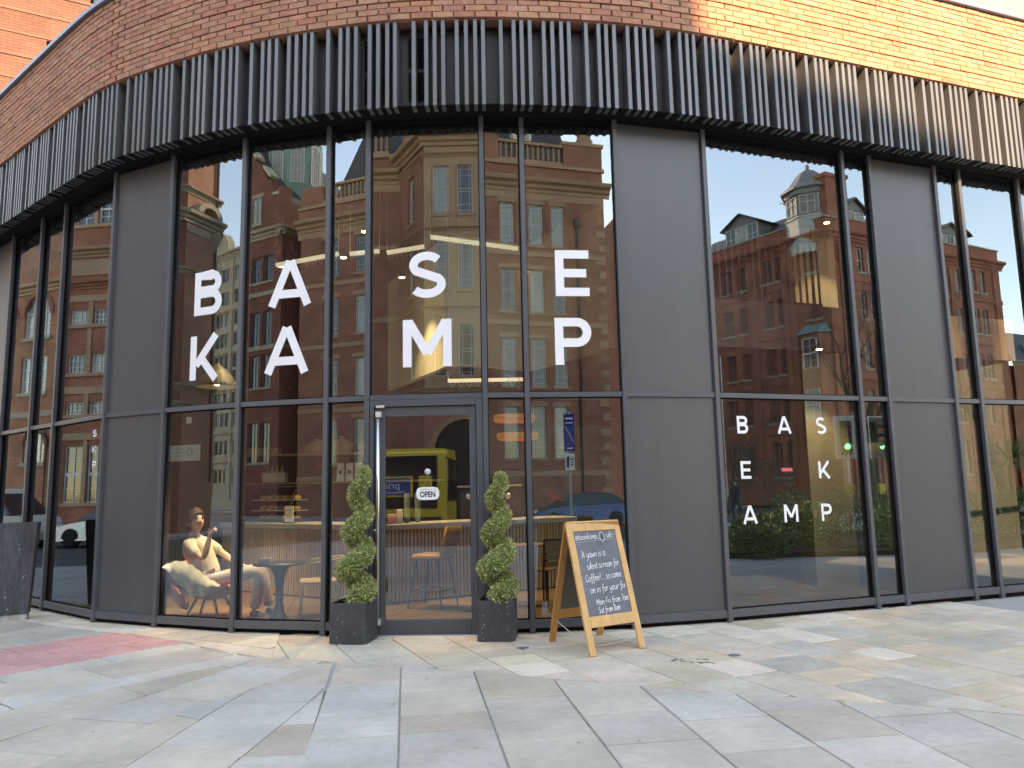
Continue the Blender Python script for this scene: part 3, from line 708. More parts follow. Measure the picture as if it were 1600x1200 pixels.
def poly_wall(par, F, pts, y0, y1, mat, name):
    """solid plate from an outline in the wall plane"""
    m = MB(); m.xf = F; n = len(pts); v = [(x, y0, z) for x, z in pts] + [(x, y1, z) for x, z in pts]
    fs = [tuple(range(n)), tuple(reversed(range(n, 2 * n)))] + [((i + 1) % n, i, n + i, n + (i + 1) % n) for i in range(n)]
    m.add(v, fs, [[(v[i][0], v[i][2]) for i in f] for f in fs]); return m.build(name, mat, par)

# ---- F: long brick and terracotta block straight behind the camera
B_F = M_brick('block_brick', (.36, .155, .11), (.30, .125, .09), (.22, .14, .11), .24, .08, .25, .4)
FO = bframe(12.2, -24.253, 180 - 3.92)
FB = thing('terracotta_block', 'long red brick and terracotta building with leaded windows and balustrade reflected in the middle panes', 'building', (-8, -27, GROUND))
ROWS = ((3.1, 5.9), (7.0, 9.7), (11.2, 13.65), (15.1, 17.5))
cols = [(2.49, 3.26), (3.77, 4.61), (5.46, 6.27), (8.6, 9.4), (10.1, 10.9)] + [(22.6 + k * 3.3, 23.4 + k * 3.3) for k in range(5)] + [(24.1 + k * 3.3, 24.9 + k * 3.3) for k in range(5)] + [(39.35, 40.55)]
wins = [(a, b, c, d) for a, b in cols for c, d in ROWS]
wall(FB, FO, 0, 13.2, GROUND, 18.3, [q for q in wins if q[0] < 13], B_F); wall(FB, FO, 20.9, 42.4, GROUND, 18.3, [q for q in wins if q[0] > 20], B_F)
put_windows(FB, FO, wins, 'leaded', WHITE, .14, TERRA, TERRA, .35)
mass(FB, FO, 0.02, 42.38, .35, 14, GROUND, 19.7, B_F)
for z in (2.1, 6.3, 10.4, 14.4): band(FB, FO, 0, 13.2, z, z + .28, .06, TERRA); band(FB, FO, 20.9, 42.4, z, z + .28, .06, TERRA)
for x0, x1 in ((-.35, 13.2), (20.9, 42.6)):
    cornice(FB, FO, x0, x1, 18.85, TERRA, 1.25); band(FB, FO, max(x0, 0), x1, 17.75, 18.2, .05, TERRA, 'frieze'); band(FB, FO, max(x0, 0) + .01, x1, 18.95, 19.8, .0, B_F, 'attic_wall', .5)
    band(FB, FO, max(x0, -.1), x1, 19.75, 19.95, .12, TERRA, 'attic_band')
# quoins and rainwater pipe near the right-hand end
for k in range(22): band(FB, FO, 0, .55 if k % 2 else .38, .2 + k * .82, .2 + k * .82 + .40, .035, TERRA, 'quoin')
m = MB(); m.xf = FO; m.tube([(1.75, -.1, 0), (1.75, -.1, 16.4)], .06, 8); m.box(1.58, 1.92, -.26, -.02, 16.3, 16.75); m.build('rainwater_pipe', IRON, FB)
band(FB, FO, 0.0, 2.4, 19.95, 21.3, .02, B_F, 'parapet_pier', .5); band(FB, FO, -.1, 2.5, 21.3, 21.5, .1, TERRA, 'pier_cap', .6)
balustrade(FB, FO, 2.5, 6.3, 19.95, TERRA, 1.25); band(FB, FO, 6.3, 7.1, 19.95, 21.5, .05, B_F, 'parapet_pier', .5); balustrade(FB, FO, 7.1, 13, 19.95, TERRA, 1.25)
balustrade(FB, FO, 21.5, 40.6, 19.95, TERRA, 1.25); band(FB, FO, 40.6, 42.4, 19.95, 21.2, .03, B_F, 'parapet_pier', .5)
# finial turret at the right end of the parapet
m = MB(); m.xf = FO @ Matrix.Translation((.9, .5, 21.5)); m.lathe([(.5, 0), (.55, .3), (.42, .45), (.42, 1.0), (.55, 1.15), (.36, 1.4), (.36, 1.9), (.46, 2.0), (.2, 2.5), (.26, 2.7), (.0, 3.1)], 10); m.build('finial', TERRA, FB)
# mansard roofs: one section per block
def mansard(x0, x1, z0, z1, y0=1.2, yr=3.2, yb=12, hip0=1.6, hip1=1.6):
    m = MB(); m.xf = FO
    m.add([(x0, y0, z0), (x1, y0, z0), (x1, yb, z0), (x0, yb, z0), (x0 + hip0, yr, z1), (x1 - hip1, yr, z1), (x1 - hip1, yb - 2, z1), (x0 + hip0, yb - 2, z1)], [(0, 1, 5, 4), (1, 2, 6, 5), (2, 3, 7, 6), (3, 0, 4, 7), (4, 5, 6, 7)])
    return m.build('mansard_roof', SLATE, FB)
mansard(1.15, 6.6, 19.8, 24.95, 1.2, 3.2, 12, .8, 0); mansard(5.9, 30.5, 19.8, 28.4, 1.0, 3.6, 13, .25, 1.5); mansard(30.2, 40.9, 19.8, 25.6, 1.0, 2.6, 12, .3, 1.7)
for x in (3.9,):
    band(FB, FO, x, x + 1.1, 22.0, 23.2, -1.35, WHITE, 'dormer', 3.2); put_windows(FB, FO @ Matrix.Translation((0, 1.2, 0)), [(x + .12, x + .98, 22.1, 23.1)], 'plain', WHITE, .05)
for x in (12.0, 33.5): band(FB, FO, x, x + 1.6, 24, 30.0, -3.0, B_F, 'chimney', 4.4)
# canted terracotta bay
BX0, BX1, BP = 15.1, 19.2, 3.0
Ff = FO @ Matrix.Translation((BX0, -BP, 0)); bw = BX1 - BX0
bwin = [(x, x + .78, c, d) for x in (.42, 1.62, 2.84) for c, d in ((3.3, 5.9), (7.0, 9.6), (11.4, 13.95), (15.35, 17.9))]
wall(FB, Ff, 0, bw, 6.2, 19.0, [q for q in bwin if q[2] > 6], TERRA, 'bay_wall'); put_windows(FB, Ff, [q for q in bwin if q[2] > 6], 'leaded', WHITE, .14, TERRA, None, .5)
def cant(xa, ya, xb, yb):
    a = FO @ Vector((xa, ya, 0)); b = FO @ Vector((xb, yb, 0)); return frame((a.x, a.y), (b.x, b.y)), math.hypot(xb - xa, yb - ya)
for xa, ya, xb, yb in ((13.1, 0, BX0, -BP), (BX1, -BP, 20.95, 0)):
    Fc, Lc = cant(xa, ya, xb, yb); wq = [(Lc / 2 - .4, Lc / 2 + .4, c, d) for c, d in ((7.0, 9.6), (11.4, 13.95), (15.35, 17.9))]
    wall(FB, Fc, 0, Lc, GROUND, 19.0, wq, TERRA if xa < 15 else B_F, 'bay_wall'); put_windows(FB, Fc, wq, 'leaded', WHITE, .14, TERRA)
    for z in (6.2, 10.3, 14.4, 18.35): cornice(FB, Fc, 0, Lc, z + .2, TERRA, .4, 'string_course')
    cornice(FB, Fc, -.1, Lc + .1, 19.6, TERRA, 1.2)
for z in (6.2, 10.3, 14.4, 18.35): cornice(FB, Ff, 0, bw, z + .2, TERRA, .4, 'string_course')
cornice(FB, Ff, -.2, bw + .2, 19.6, TERRA, 1.2)
for x in (.0, 1.26, 2.48, 3.74):            # pilasters between the bay windows
    band(FB, Ff, x, x + .34, 6.4, 18.0, .07, TERRA, 'pilaster')
mass(FB, FO, 13.6, 20.6, -1.0, 1.0, 19.2, 21.4, B_F, 'bay_attic'); mass(FB, FO, BX0 + .1, BX1 - .1, -BP + .3, -.9, 6, 20.6, B_F, 'bay_core')
# arched ground-floor opening under the bay
arc = [(math.cos(R(a)) * 1.55, 3.3 + math.sin(R(a)) * 1.55) for a in range(0, 181, 12)]
poly_wall(FB, Ff, [(0, GROUND), (.45, GROUND)] + [(bw / 2 + x, z) for x, z in [(-1.55, 0)]][:0] + [(bw / 2 - 1.55, GROUND)] + [(bw / 2 + x, z) for x, z in reversed(arc)] + [(bw / 2 + 1.55, GROUND), (bw, GROUND), (bw, 6.2), (0, 6.2)], 0, .35, B_F, 'arch_wall')
m = MB(); m.xf = Ff
for r0, r1 in ((1.56, 1.82),): 
    for i in range(15):
        a0, a1 = R(i * 12), R(i * 12 + 11); m.add([(bw / 2 + r * math.cos(a), y, 3.3 + r * math.sin(a)) for y in (-.06, .05) for r, a in ((r0, a0), (r1, a0), (r1, a1), (r0, a1))], [(0, 1, 2, 3), (7, 6, 5, 4), (0, 4, 5, 1), (1, 5, 6, 2), (2, 6, 7, 3), (3, 7, 4, 0)])
m.build('arch_stones', TERRA, FB)
m = MB(); m.xf = Ff
for k in range(-3, 4): m.box(bw / 2 + k * .42 - .03, bw / 2 + k * .42 + .03, .2, .26, 0, 3.3 + math.sqrt(max(0, 1.5 ** 2 - (k * .42) ** 2)))
m.box(bw / 2 - 1.5, bw / 2 + 1.5, .2, .26, 3.2, 3.32); m.build('arch_window_bars', IRON, FB)
mass(FB, Ff, .1, bw - .1, .3, 2.9, GROUND, 6.1, PANE_D, 'arch_pane')

# ---- E: dark gabled building with a copper turret, left of F
EB = thing('gabled_block', 'dark brick gabled building with green copper turret reflected beside the second letter A', 'building', (-35, -24, GROUND))
EL = bframe(-31.9, -21.53, 185); ER = frame((-31.9, -32), (-31.9, -21.53))
ew = [(x, x + .95, c, d) for x in (.85, 2.05, 3.6, 4.8) for c, d in ((3.4, 6.0), (8.4, 10.6), (11.2, 13.6), (15.6, 17.4))]
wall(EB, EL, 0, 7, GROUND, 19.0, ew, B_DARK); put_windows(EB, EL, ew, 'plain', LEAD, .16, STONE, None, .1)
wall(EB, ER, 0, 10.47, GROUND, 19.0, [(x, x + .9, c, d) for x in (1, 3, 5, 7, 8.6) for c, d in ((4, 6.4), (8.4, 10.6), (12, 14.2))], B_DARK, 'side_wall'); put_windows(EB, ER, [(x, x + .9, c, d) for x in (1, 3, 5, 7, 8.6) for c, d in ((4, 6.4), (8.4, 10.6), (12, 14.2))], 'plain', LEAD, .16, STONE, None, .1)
mass(EB, EL, .02, 6.98, .4, 10, GROUND, 19.1, B_DARK)
for z in (7.2, 10.9, 14.6): band(EB, EL, 0, 7, z, z + .3, .08, STONE); band(EB, ER, 0, 10.47, z, z + .3, .08, STONE)
cornice(EB, EL, -.35, 7, 19.1, STONE, 1.0); cornice(EB, ER, 0, 10.8, 19.1, STONE, 1.0)
m = MB(); m.xf = ER                                     # carved frieze of swags below the side cornice
for k in range(6):
    for a in range(0, 181, 30): m.box(.9 + k * 1.65 + math.cos(R(a)) * .5 - .09, .9 + k * 1.65 + math.cos(R(a)) * .5 + .09, -.1, .02, 18.0 - math.sin(R(a)) * .55 - .09, 18.0 - math.sin(R(a)) * .55 + .09)
m.build('carved_frieze', STONE, EB)
poly_wall(EB, EL, [(.4, 19.1), (7, 19.1), (7, 26.5), (4.6, 26.5), (3.3, 25.0), (3.0, 24.6), (1.55, 22.8), (1.3, 22.8), (.95, 21.5), (.4, 21.5)], .05, .6, B_DARK, 'gable')
for a, b in (((1.25, 22.85), (2.0, 23.75)), ((2.75, 24.55), (3.5, 25.5)), ((.35, 21.5), (1.0, 21.55)), ((3.5, 25.6), (4.6, 26.6))):
    m = MB(); m.xf = EL; m.bar((a[0], .3, a[1] + .08), (b[0], .3, b[1] + .08), .75, .2, (0, 0, 1)); m.build('gable_coping', M('pale_coping', (.55, .48, .38), .8), EB)
put_windows(EB, EL @ Matrix.Translation((0, .02, 0)), [(2.1, 3.0, 19.8, 21.7)], 'plain', LEAD, -.04, STONE, STONE)
mass(EB, ER, 6.2, 10.0, .02, .4, 19.15, 21.1, B_DARK, 'parapet'); mass(EB, ER, 9.7, 10.46, -.04, .6, 19.15, 22.0, B_DARK, 'parapet_pier')
m = MB(); m.xf = ER; m.add([(-2, .5, 20.2), (10.2, .5, 20.2), (10.2, 4.5, 25.6), (-2, 4.5, 25.6)], [(0, 1, 2, 3)]); m.add([(-2, .5, 20.1), (10.2, .5, 20.1), (10.2, 4.5, 25.5), (-2, 4.5, 25.5)], [(3, 2, 1, 0)]); m.build('stone_slate_roof', SLATE_Y, EB)
tc = ER @ Vector((6.6, 2.6, 0))
m = MB(); m.xf = Matrix.Translation((tc.x, tc.y, 0)) @ Matrix.Rotation(R(20), 4, 'Z'); m.lathe([(2.0, 20.5), (2.0, 27.6), (2.35, 27.8), (2.35, 28.1), (1.6, 29.0), (.5, 31), (0, 32)], 8); tur = m.build('turret', COPPER, EB)
for k in range(8):
    a = R(20 + 22.5 + 45 * k); F8 = Matrix.Translation((tc.x, tc.y, 0)) @ Matrix.Rotation(a + R(90), 4, 'Z') @ Matrix.Translation((0, -1.86, 0)); 
    f, p = win_meshes('grid', .95, 3.0); fm_ = WM.setdefault('turw', (f.mesh('turret_window', WHITE), p.mesh('pane', PANE_L)))
    o = inst('turret_window', fm_[0], F8 @ Matrix.Translation((0, -.03, 23.4)), tur); inst('pane', fm_[1], F8 @ Matrix.Translation((0, -.03, 23.4)), tur)
m = MB(); m.xf = EL; m.add([(.5, .6, 21.3), (5.2, .6, 27.2), (5.2, 9, 27.2), (.5, 9, 21.3)], [(0, 1, 2, 3)]); m.add([(.5, .6, 21.2), (5.2, .6, 27.1), (5.2, 9, 27.1), (.5, 9, 21.2)], [(3, 2, 1, 0)]); m.build('roof_slope', SLATE, EB)

# ---- C: corner block with a tall brick stair tower
CB = thing('corner_tower_block', 'red brick corner block with tall corniced stair tower reflected behind the letters B and K', 'building', (-29, 3, GROUND))
CL = frame((-26.38, .38), (-27.1, 9.0)); CR = frame((-27.22, -1.34), (-26.38, .38))
cwl = [(x, x + 1.0, c, d) for x in (1.2, 3.2, 5.2, 7.3) for c, d in ((2.2, 4.4), (6.6, 8.6), (9.6, 11.4))]
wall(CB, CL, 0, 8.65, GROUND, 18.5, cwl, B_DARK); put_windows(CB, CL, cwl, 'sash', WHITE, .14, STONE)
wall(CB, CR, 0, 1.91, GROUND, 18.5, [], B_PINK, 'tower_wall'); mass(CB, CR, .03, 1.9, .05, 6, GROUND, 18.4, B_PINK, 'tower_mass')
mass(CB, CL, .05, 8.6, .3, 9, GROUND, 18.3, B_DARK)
for z in (5.2, 5.95, 10.9, 14.5, 17.6): cornice(CB, CR, -.1, 1.95, z + .05, STONE, .45, 'string_course'); cornice(CB, CL, 0, 8.7, z + .05, STONE, .45, 'string_course')
cornice(CB, CR, -.2, 2.1, 13.45, STONE, .8); cornice(CB, CL, 0, 8.8, 13.45, STONE, .8); band(CB, CR, 0, 1.91, 12.6, 12.95, .04, STONE)
m = MB(); m.xf = CR
for i in range(12):
    a0, a1 = R(i * 15), R(i * 15 + 15); m.add([(1.91 - 1.05 + r * math.cos(a), y, 13.55 + r * math.sin(a) * .75) for y in (-.35, .02) for r, a in ((.45, a0), (.75, a0), (.75, a1), (.45, a1))], [(0, 1, 2, 3), (7, 6, 5, 4), (0, 4, 5, 1), (1, 5, 6, 2), (2, 6, 7, 3), (3, 7, 4, 0)])
m.build('arched_pediment', STONE, CB)
m = MB(); m.xf = CR; m.add([(.16, -.5, 12.9), (.46, -.5, 12.9), (.46, .02, 12.9), (.16, .02, 12.9), (.21, 0, 12.0), (.41, 0, 12.0)], [(0, 1, 2, 3), (0, 4, 5, 1), (0, 3, 4), (1, 5, 2)]); m.build('bracket', STONE, CB)
m = MB(); m.xf = CR; m.tube([(.19, -.07, 2), (.19, -.07, 18)], .05, 6); m.build('rainwater_pipe', IRON, CB)
band(CB, CR, -.1, 1.95, 18.4, 19.0, .2, STONE, 'tower_cap', 6)

# ---- D: distant stone warehouse with a curved pediment
DB = thing('stone_warehouse', 'distant grey stone warehouse with curved pediment seen at the end of the reflected street', 'building', (-66, -22, GROUND))
DF = bframe(-60, -20.6, 174)
dw = [(x, x + .85, z, z + 1.35) for x in (1.0, 2.1, 4.0, 5.1, 6.6, 7.5, 8.4, 9.9, 11.0) for z in (2.5, 5.3, 8.0, 9.9, 12.1, 13.7, 15.9, 18.0, 20.2, 22.6)]
wall(DB, DF, 0, 12.6, GROUND, 25.3, dw, STONE); put_windows(DB, DF, dw, 'plain', LEAD, .12, None, None, .3); mass(DB, DF, .05, 12.5, .3, 10, GROUND, 25.2, STONE)
for z in (4.5, 7.3, 11.5, 15.2, 19.5): band(DB, DF, 0, 12.6, z, z + .35, .15, STONE)
cornice(DB, DF, 0, 12.7, 25.5, STONE, 1.1)
poly_wall(DB, DF, [(7.2, 25.4), (11.4, 25.4)][::-1] + [(9.3 + math.cos(R(a)) * 2.0, 26.0 + math.sin(R(a)) * 2.1) for a in range(180, -1, -15)][::1], 0, .8, STONE, 'curved_pediment')
for x in (.5, 3.2, 6.1, 9.3, 12.0): band(DB, DF, x, x + .45, 1, 24.8, .12, STONE, 'pilaster')

# ---- B1 and B0: red brick street buildings on the left
BB = thing('sash_window_block', 'red brick block with stone mullions and white sash windows reflected beside the left dark panel', 'building', (-32, 17, GROUND))
BF = frame((-28.4, 12.8), (-31.0, 19.6))           # X runs towards the camera side
def bs(s): return 5.6 + s                         # from measured offsets
bwn = []
for c, d, k in ((13.55, 14.95, 'sash'), (8.98, 9.66, 'grid'), (6.82, 7.65, 'grid'), (5.0, 5.55, 'grid'), (1.23, 3.64, 'sash')):
    for j in range(3):
        for a, b in ((bs(.13), bs(1.02)), (bs(-.93), bs(-.12))):
            bwn.append((a - j * 2.35, b - j * 2.35, c, d, k))
wall(BB, BF, 0, 7.2, GROUND, 17.0, [q[:4] for q in bwn], B_RED)
for k in ('sash', 'grid'): put_windows(BB, BF, [q[:4] for q in bwn if q[4] == k], k, WHITE, .1, TERRA, None, .35)
for j in range(3):
    x = bs(.0) - j * 2.35
    for c, d in ((1.1, 3.9), (4.9, 5.9), (6.7, 10.0), (13.4, 15.2)): band(BB, BF, x - .1, x + .1, c, d, .05, TERRA, 'stone_mullion'); band(BB, BF, x - 1.1, x + 1.1, d, d + .3, .06, TERRA, 'stone_head')
cornice(BB, BF, 0, 7.3, 12.4, TERRA, .7); cornice(BB, BF, 0, 7.3, 10.9, B_RED, .6); band(BB, BF, 0, 7.2, 11.2, 11.9, .05, TERRA); mass(BB, BF, .02, 7.1, .3, 8, GROUND, 16.9, B_DARK); cornice(BB, BF, 0, 7.3, 17.0, TERRA, 1.0)
B0 = thing('arched_window_block', 'orange brick block with arched white windows reflected in the leftmost panes', 'building', (-33, 21, GROUND))
BG = frame((-30.6, 19.36), (-33.42, 23.24)); LG = 4.8
wl = [(.74, 2.54, 8.6, 10.3), (.8, 2.58, 6.1, 7.7), (.75, 2.3, 3.0, 4.4), (3.2, 4.6, 8.6, 10.3), (3.2, 4.6, 6.1, 7.7)]
wall(B0, BG, 0, LG, GROUND, 11.0, wl, B_ORANGE); put_windows(B0, BG, wl, 'grid', WHITE, .1, STONE, None, .9); mass(B0, BG, .02, LG - .02, .3, 8, GROUND, 11.0, B_ORANGE)
for cx, zc, r in ((1.64, 9.6, .9), (1.52, 3.75, .78), (3.9, 9.6, .7)):     # brick arches over the windows
    m = MB(); m.xf = BG
    for i in range(12):
        a0, a1 = R(i * 15), R(i * 15 + 14); m.add([(cx + q * math.cos(a), y, zc + q * math.sin(a)) for y in (-.06, .12) for q, a in ((r, a0), (r + .24, a0), (r + .24, a1), (r, a1))], [(0, 1, 2, 3), (7, 6, 5, 4), (0, 4, 5, 1), (1, 5, 6, 2), (2, 6, 7, 3), (3, 7, 4, 0)])
    m.build('window_arch', B_RED, B0)
    m = MB(); m.xf = BG
    for sx in (-1, 1): m.add([(cx + sx * r * math.cos(R(a)), -.01, zc + r * math.sin(R(a))) for a in range(0, 91, 15)] + [(cx + sx * (r + .06), -.01, zc + r)], [tuple(range(8)) if sx < 0 else tuple(reversed(range(8)))])
    m.build('arch_spandrel', B_ORANGE, B0)
cornice(B0, BG, -.2, LG, 11.0, TERRA, .7); band(B0, BG, 0, LG, 11.0, 11.6, .02, B_ORANGE, 'parapet', .4); band(B0, BG, 0, LG, 5.0, 5.25, .05, STONE)
m = MB(); m.xf = BG; m.tube([(.45, -.08, .1), (.45, -.08, 4.0), (.7, -.08, 4.2), (1.0, -.08, 4.3)], .05, 6); m.build('rainwater_pipe', IRON, B0)
BH = thing('rear_brick_block', 'sunlit pale brick block rising behind the leftmost reflected roof', 'building', (-45, 30, GROUND))
Fh = frame((-37.5, 20), (-41.5, 32)); wall(BH, Fh, 0, 12.6, GROUND, 15.8, [], B_PINK); mass(BH, Fh, .02, 12.6, .2, 10, GROUND, 15.7, B_PINK); cornice(BH, Fh, 0, 12.7, 15.9, STONE, .6)

# ---- G: distant glass tower
GB = thing('glass_tower', 'distant pale glass tower beside the right edge of the terracotta block reflection', 'building', (46, -105, GROUND))
GF = frame((66, -101), (33.5, -92)); gl_m = M('tower_glass', (.30, .38, .42), .12, .0, rnd=.1, spec=.9); gf_m = M('tower_frame', (.5, .54, .56), .5)
mass(GB, GF, 0, 33, .3, 20, GROUND, 33, gl_m, 'glass_mass')
m = MB(); m.xf = GF
for i in range(23): m.box(i * 1.5 - .06, i * 1.5 + .06, 0, .3, GROUND, 37)
for z in range(12): m.box(0, 33, .05, .3, z * 3.1, z * 3.1 + .25)
m.build('frame_grid', gf_m, GB)

# ---- H: right-hand corner warehouse with turret and dormers
HB = thing('turret_warehouse', 'red brick corner warehouse with domed turret and dormers reflected in the wide right pane', 'building', (45, -12, GROUND))
HL = frame((39.38, -9.39), (40.2, -21.2)); HR = frame((57.2, -5.93), (39.38, -9.39)); LR = 18.15
hz = ((1.8, 4.0), (5.3, 7.1), (8.45, 10.2), (11.65, 13.45), (14.7, 16.3))
hw = [(a, b, c, d) for a, b in ((.75, 1.6), (3.15, 3.85), (4.2, 4.95), (6.3, 6.95), (7.5, 8.4), (9.4, 10.1), (10.5, 11.2)) for c, d in hz]
wall(HB, HL, 0, 11.8, GROUND, 17.4, hw, B_RED); put_windows(HB, HL, hw, 'plain', LEAD, .2, STONE, None, .05)
hwr = [(a, b, c, d) for a in [LR - q for q in (2.75, 3.7, 5.6, 6.6, 8.6, 9.6, 11.4, 12.4, 14.1, 15.3, 16.3)] for b in [a + .6] for c, d in hz]
wall(HB, HR, 0, LR, GROUND, 17.4, hwr, B_RED); put_windows(HB, HR, hwr, 'plain', WHITE, .2, STONE, None, .5)
m = MB(); m.prism([(39.6, -9.7), (40.4, -21.1), (57.4, -17.5), (57.0, -6.3)], GROUND, 17.3); m.build('rear_mass', B_DARK, HB)
for F, L in ((HL, 11.8), (HR, LR)):
    cornice(HB, F, -.3, L + .3, 17.1, B_RED, 1.0); band(HB, F, 0, L, 17.2, 18.0, .02, B_RED, 'parapet', .4); band(HB, F, -.05, L + .05, 18.0, 18.12, .1, STONE, 'parapet_coping', .45)
    for z in (4.5, 7.7, 10.8, 14.0): band(HB, F, 0, L, z, z + .3, .08, B_RED)
for F, xs in ((HL, (2.4, 2.9, 5.5, 8.8)), (HR, [LR - q for q in (1.4, 4.4, 7.6, 10.4, 13.2, 17.6)])):
    for x in xs: band(HB, F, x, x + .45, GROUND, 16.4, .14, B_RED, 'pier')
def dormer(F, x0, x1, z0, z1):
    m = MB(); m.xf = F; m.box(x0 + .1, x1 - .1, .8, 4, z0, z1 - .75); m.build('dormer', LEAD, HB)
    poly_wall(HB, F, [(x0, z1 - .75), (x1, z1 - .75), ((x0 + x1) / 2, z1)], .75, 4, LEAD, 'dormer_gable')
    m = MB(); m.xf = F; c = (x0 + x1) / 2
    for xa in (x0, x1): m.bar((xa + (-.15 if xa == x0 else .15), 2.3, z1 - .85), (c, 2.3, z1 + .06), 3.6, .1, (0, 0, 1))
    m.build('dormer_roof', SLATE, HB); n = max(2, round((x1 - x0 - .3) / .8)); wd = (x1 - x0 - .3) / n
    put_windows(HB, F @ Matrix.Translation((0, .74, 0)), [(x0 + .15 + i * wd + .04, x0 + .15 + (i + 1) * wd - .04, z0 + .15, z1 - .85) for i in range(n)], 'plain', WHITE, 0, None, None, .4)
dormer(HL, 5.4, 8.5, 17.9, 20.4); dormer(HR, LR - 4.3, LR - 2.1, 17.8, 19.9); dormer(HR, LR - 16.2, LR - 13.2, 17.8, 20.0); dormer(HR, LR - 9.5, LR - 7, 17.8, 19.9); dormer(HR, LR - 12.9, LR - 11.6, 17.8, 19.5)
for F, L in ((HL, 11.8), (HR, LR)):
    m = MB(); m.xf = F; m.add([(.4, .5, 18), (L, .5, 18), (L, 3.6, 20.2), (.4, 3.6, 20.2)], [(0, 1, 2, 3)]); m.build('slate_roof', SLATE, HB)
tcx, tcy = 40.65, -11.0
m = MB(); m.xf = Matrix.Translation((tcx, tcy, 0)); m.lathe([(1.6, 16), (1.6, 18.3), (1.66, 18.35), (1.62, 18.45)], 8); tw = m.build('turret', M('turret_pale', (.46, .48, .45), .6), HB)
m = MB(); m.xf = Matrix.Translation((tcx, tcy, 0)); m.lathe([(1.5, 18.4), (1.5, 19.9), (1.62, 19.9), (1.62, 20.2), (1.85, 20.25), (1.8, 20.4), (1.3, 20.75), (.85, 21.4), (.5, 21.75), (.12, 21.95), (.14, 22.2), (0, 22.35)], 8); m.build('dome', LEAD, HB)
for k in range(8):
    F8 = Matrix.Translation((tcx, tcy, 0)) @ Matrix.Rotation(R(22.5 + 45 * k + 90), 4, 'Z') @ Matrix.Translation((0, -1.42, 0)); put_windows(HB, F8, [(-.48, .48, 18.6, 19.8)], 'case', CREAMF, 0, None, None, .7)
m = MB(); m.xf = HR; m.box(LR - 1.7, LR - .35, .0, 1.2, 16.8, 20.9); m.box(LR - 1.8, LR - .25, -.1, 1.3, 20.75, 21.0); m.build('chimney', B_RED, HB)
# oriel on the left flank
m = MB(); m.xf = HL; m.prism([(.2, 0), (.5, -.8), (1.8, -.8), (2.15, 0)], 4.4, 10.6); m.build('oriel', B_RED, HB)
m = MB(); m.xf = HL; m.add([(.0, 0, 10.6), (.4, -1.0, 10.6), (1.95, -1.0, 10.6), (2.35, 0, 10.6), (.5, 0, 11.3), (1.9, 0, 11.3)], [(0, 1, 4), (1, 2, 5, 4), (2, 3, 5), (0, 3, 2, 1)]); m.build('oriel_roof', COPPER, HB)
put_windows(HB, HL @ Matrix.Translation((0, -.86, 0)), [(.65, 1.65, 8.4, 10.3), (.65, 1.65, 5.2, 7.1)], 'sash', WHITE, 0, None, None, .8)

# ---- I: lower slate-roofed building at the far right
IB = thing('slate_roof_block', 'low brick building with slate roof and round white window reflected at the far right', 'building', (65, -3, GROUND))
IF = frame((76, -2.2), (57.6, -5.8)); iw = [(x, x + 1.2, 6.4, 8.9) for x in (1, 4, 7, 10, 13, 16)] + [(x, x + 1.2, 2, 4.5) for x in (1, 4, 7, 10, 13, 16)]
wall(IB, IF, 0, 18.7, GROUND, 9.7, iw, B_ORANGE); put_windows(IB, IF, iw, 'grid', WHITE, .12, STONE); mass(IB, IF, .05, 18.6, .3, 9, GROUND, 9.6, B_ORANGE); cornice(IB, IF, 0, 18.8, 9.9, STONE, .6)
m = MB(); m.xf = IF; m.add([(0, -.1, 9.9), (18.7, -.1, 9.9), (18.7, 1.4, 12.4), (0, 1.4, 12.4), (0, 8, 12.4), (18.7, 8, 12.4)], [(0, 1, 2, 3), (3, 2, 5, 4)]); m.add([(18.7, -.1, 9.9), (18.7, 8, 9.9), (18.7, 8, 12.4), (18.7, 1.4, 12.4)], [(0, 1, 2, 3)]); m.build('slate_roof', M('blue_slate', (.10, .115, .14), .6, nscale=2, namt=.2), IB)
for x in (16.05, 9, 3):
    Fr = IF @ Matrix.Translation((x, .15, 11.05)) @ Matrix.Rotation(R(90), 4, 'X'); m = MB(); m.xf = Fr; m.lathe([(.42, -.1), (.42, .35), (.62, .35), (.62, -.1)], 20)
    for q in (-.2, 0, .2): m.box(q - .02, q + .02, -.42, .42, .26, .3); m.box(-.42, .42, q - .02, q + .02, .265, .295)
    o = m.build('round_window', WHITE, IB); m = MB(); m.xf = Fr; m.lathe([(.0, .22), (.43, .22)], 20); m.build('pane', PANE_D, o)
mass(IB, IF, 16.2, 18.2, 4, 6, 12, 15.1, M('pale_brick', (.42, .33, .24), .85, nscale=3, namt=.15), 'chimney'); mass(IB, IF, 15.9, 18.4, 3.9, 6.1, 15.1, 15.35, STONE, 'chimney_cap'); mass(IB, IF, 15.2, 17, 5, 7, 12, 14.2, B_DARK, 'chimney')

# ---- K: unseen warehouse added between the reflections to shade the right-hand pavement
KB = thing('shading_warehouse', 'unseen brick warehouse added beyond the terracotta block to shade the pavement', 'building', (27, -36, GROUND))
KF = frame((42, -31), (17.2, -31)); kw = [(x, x + 1.1, z, z + 2.1) for x in [1.2 + k * 2.4 for k in range(10)] for z in (2, 6, 10, 14, 18)]
wall(KB, KF, 0, 24.8, GROUND, 22, kw, B_RED); put_windows(KB, KF, kw, 'sash', WHITE, .14, STONE); mass(KB, KF, .03, 24.7, .3, 12, GROUND, 21.9, B_RED); cornice(KB, KF, -.2, 25, 22, STONE, .9)

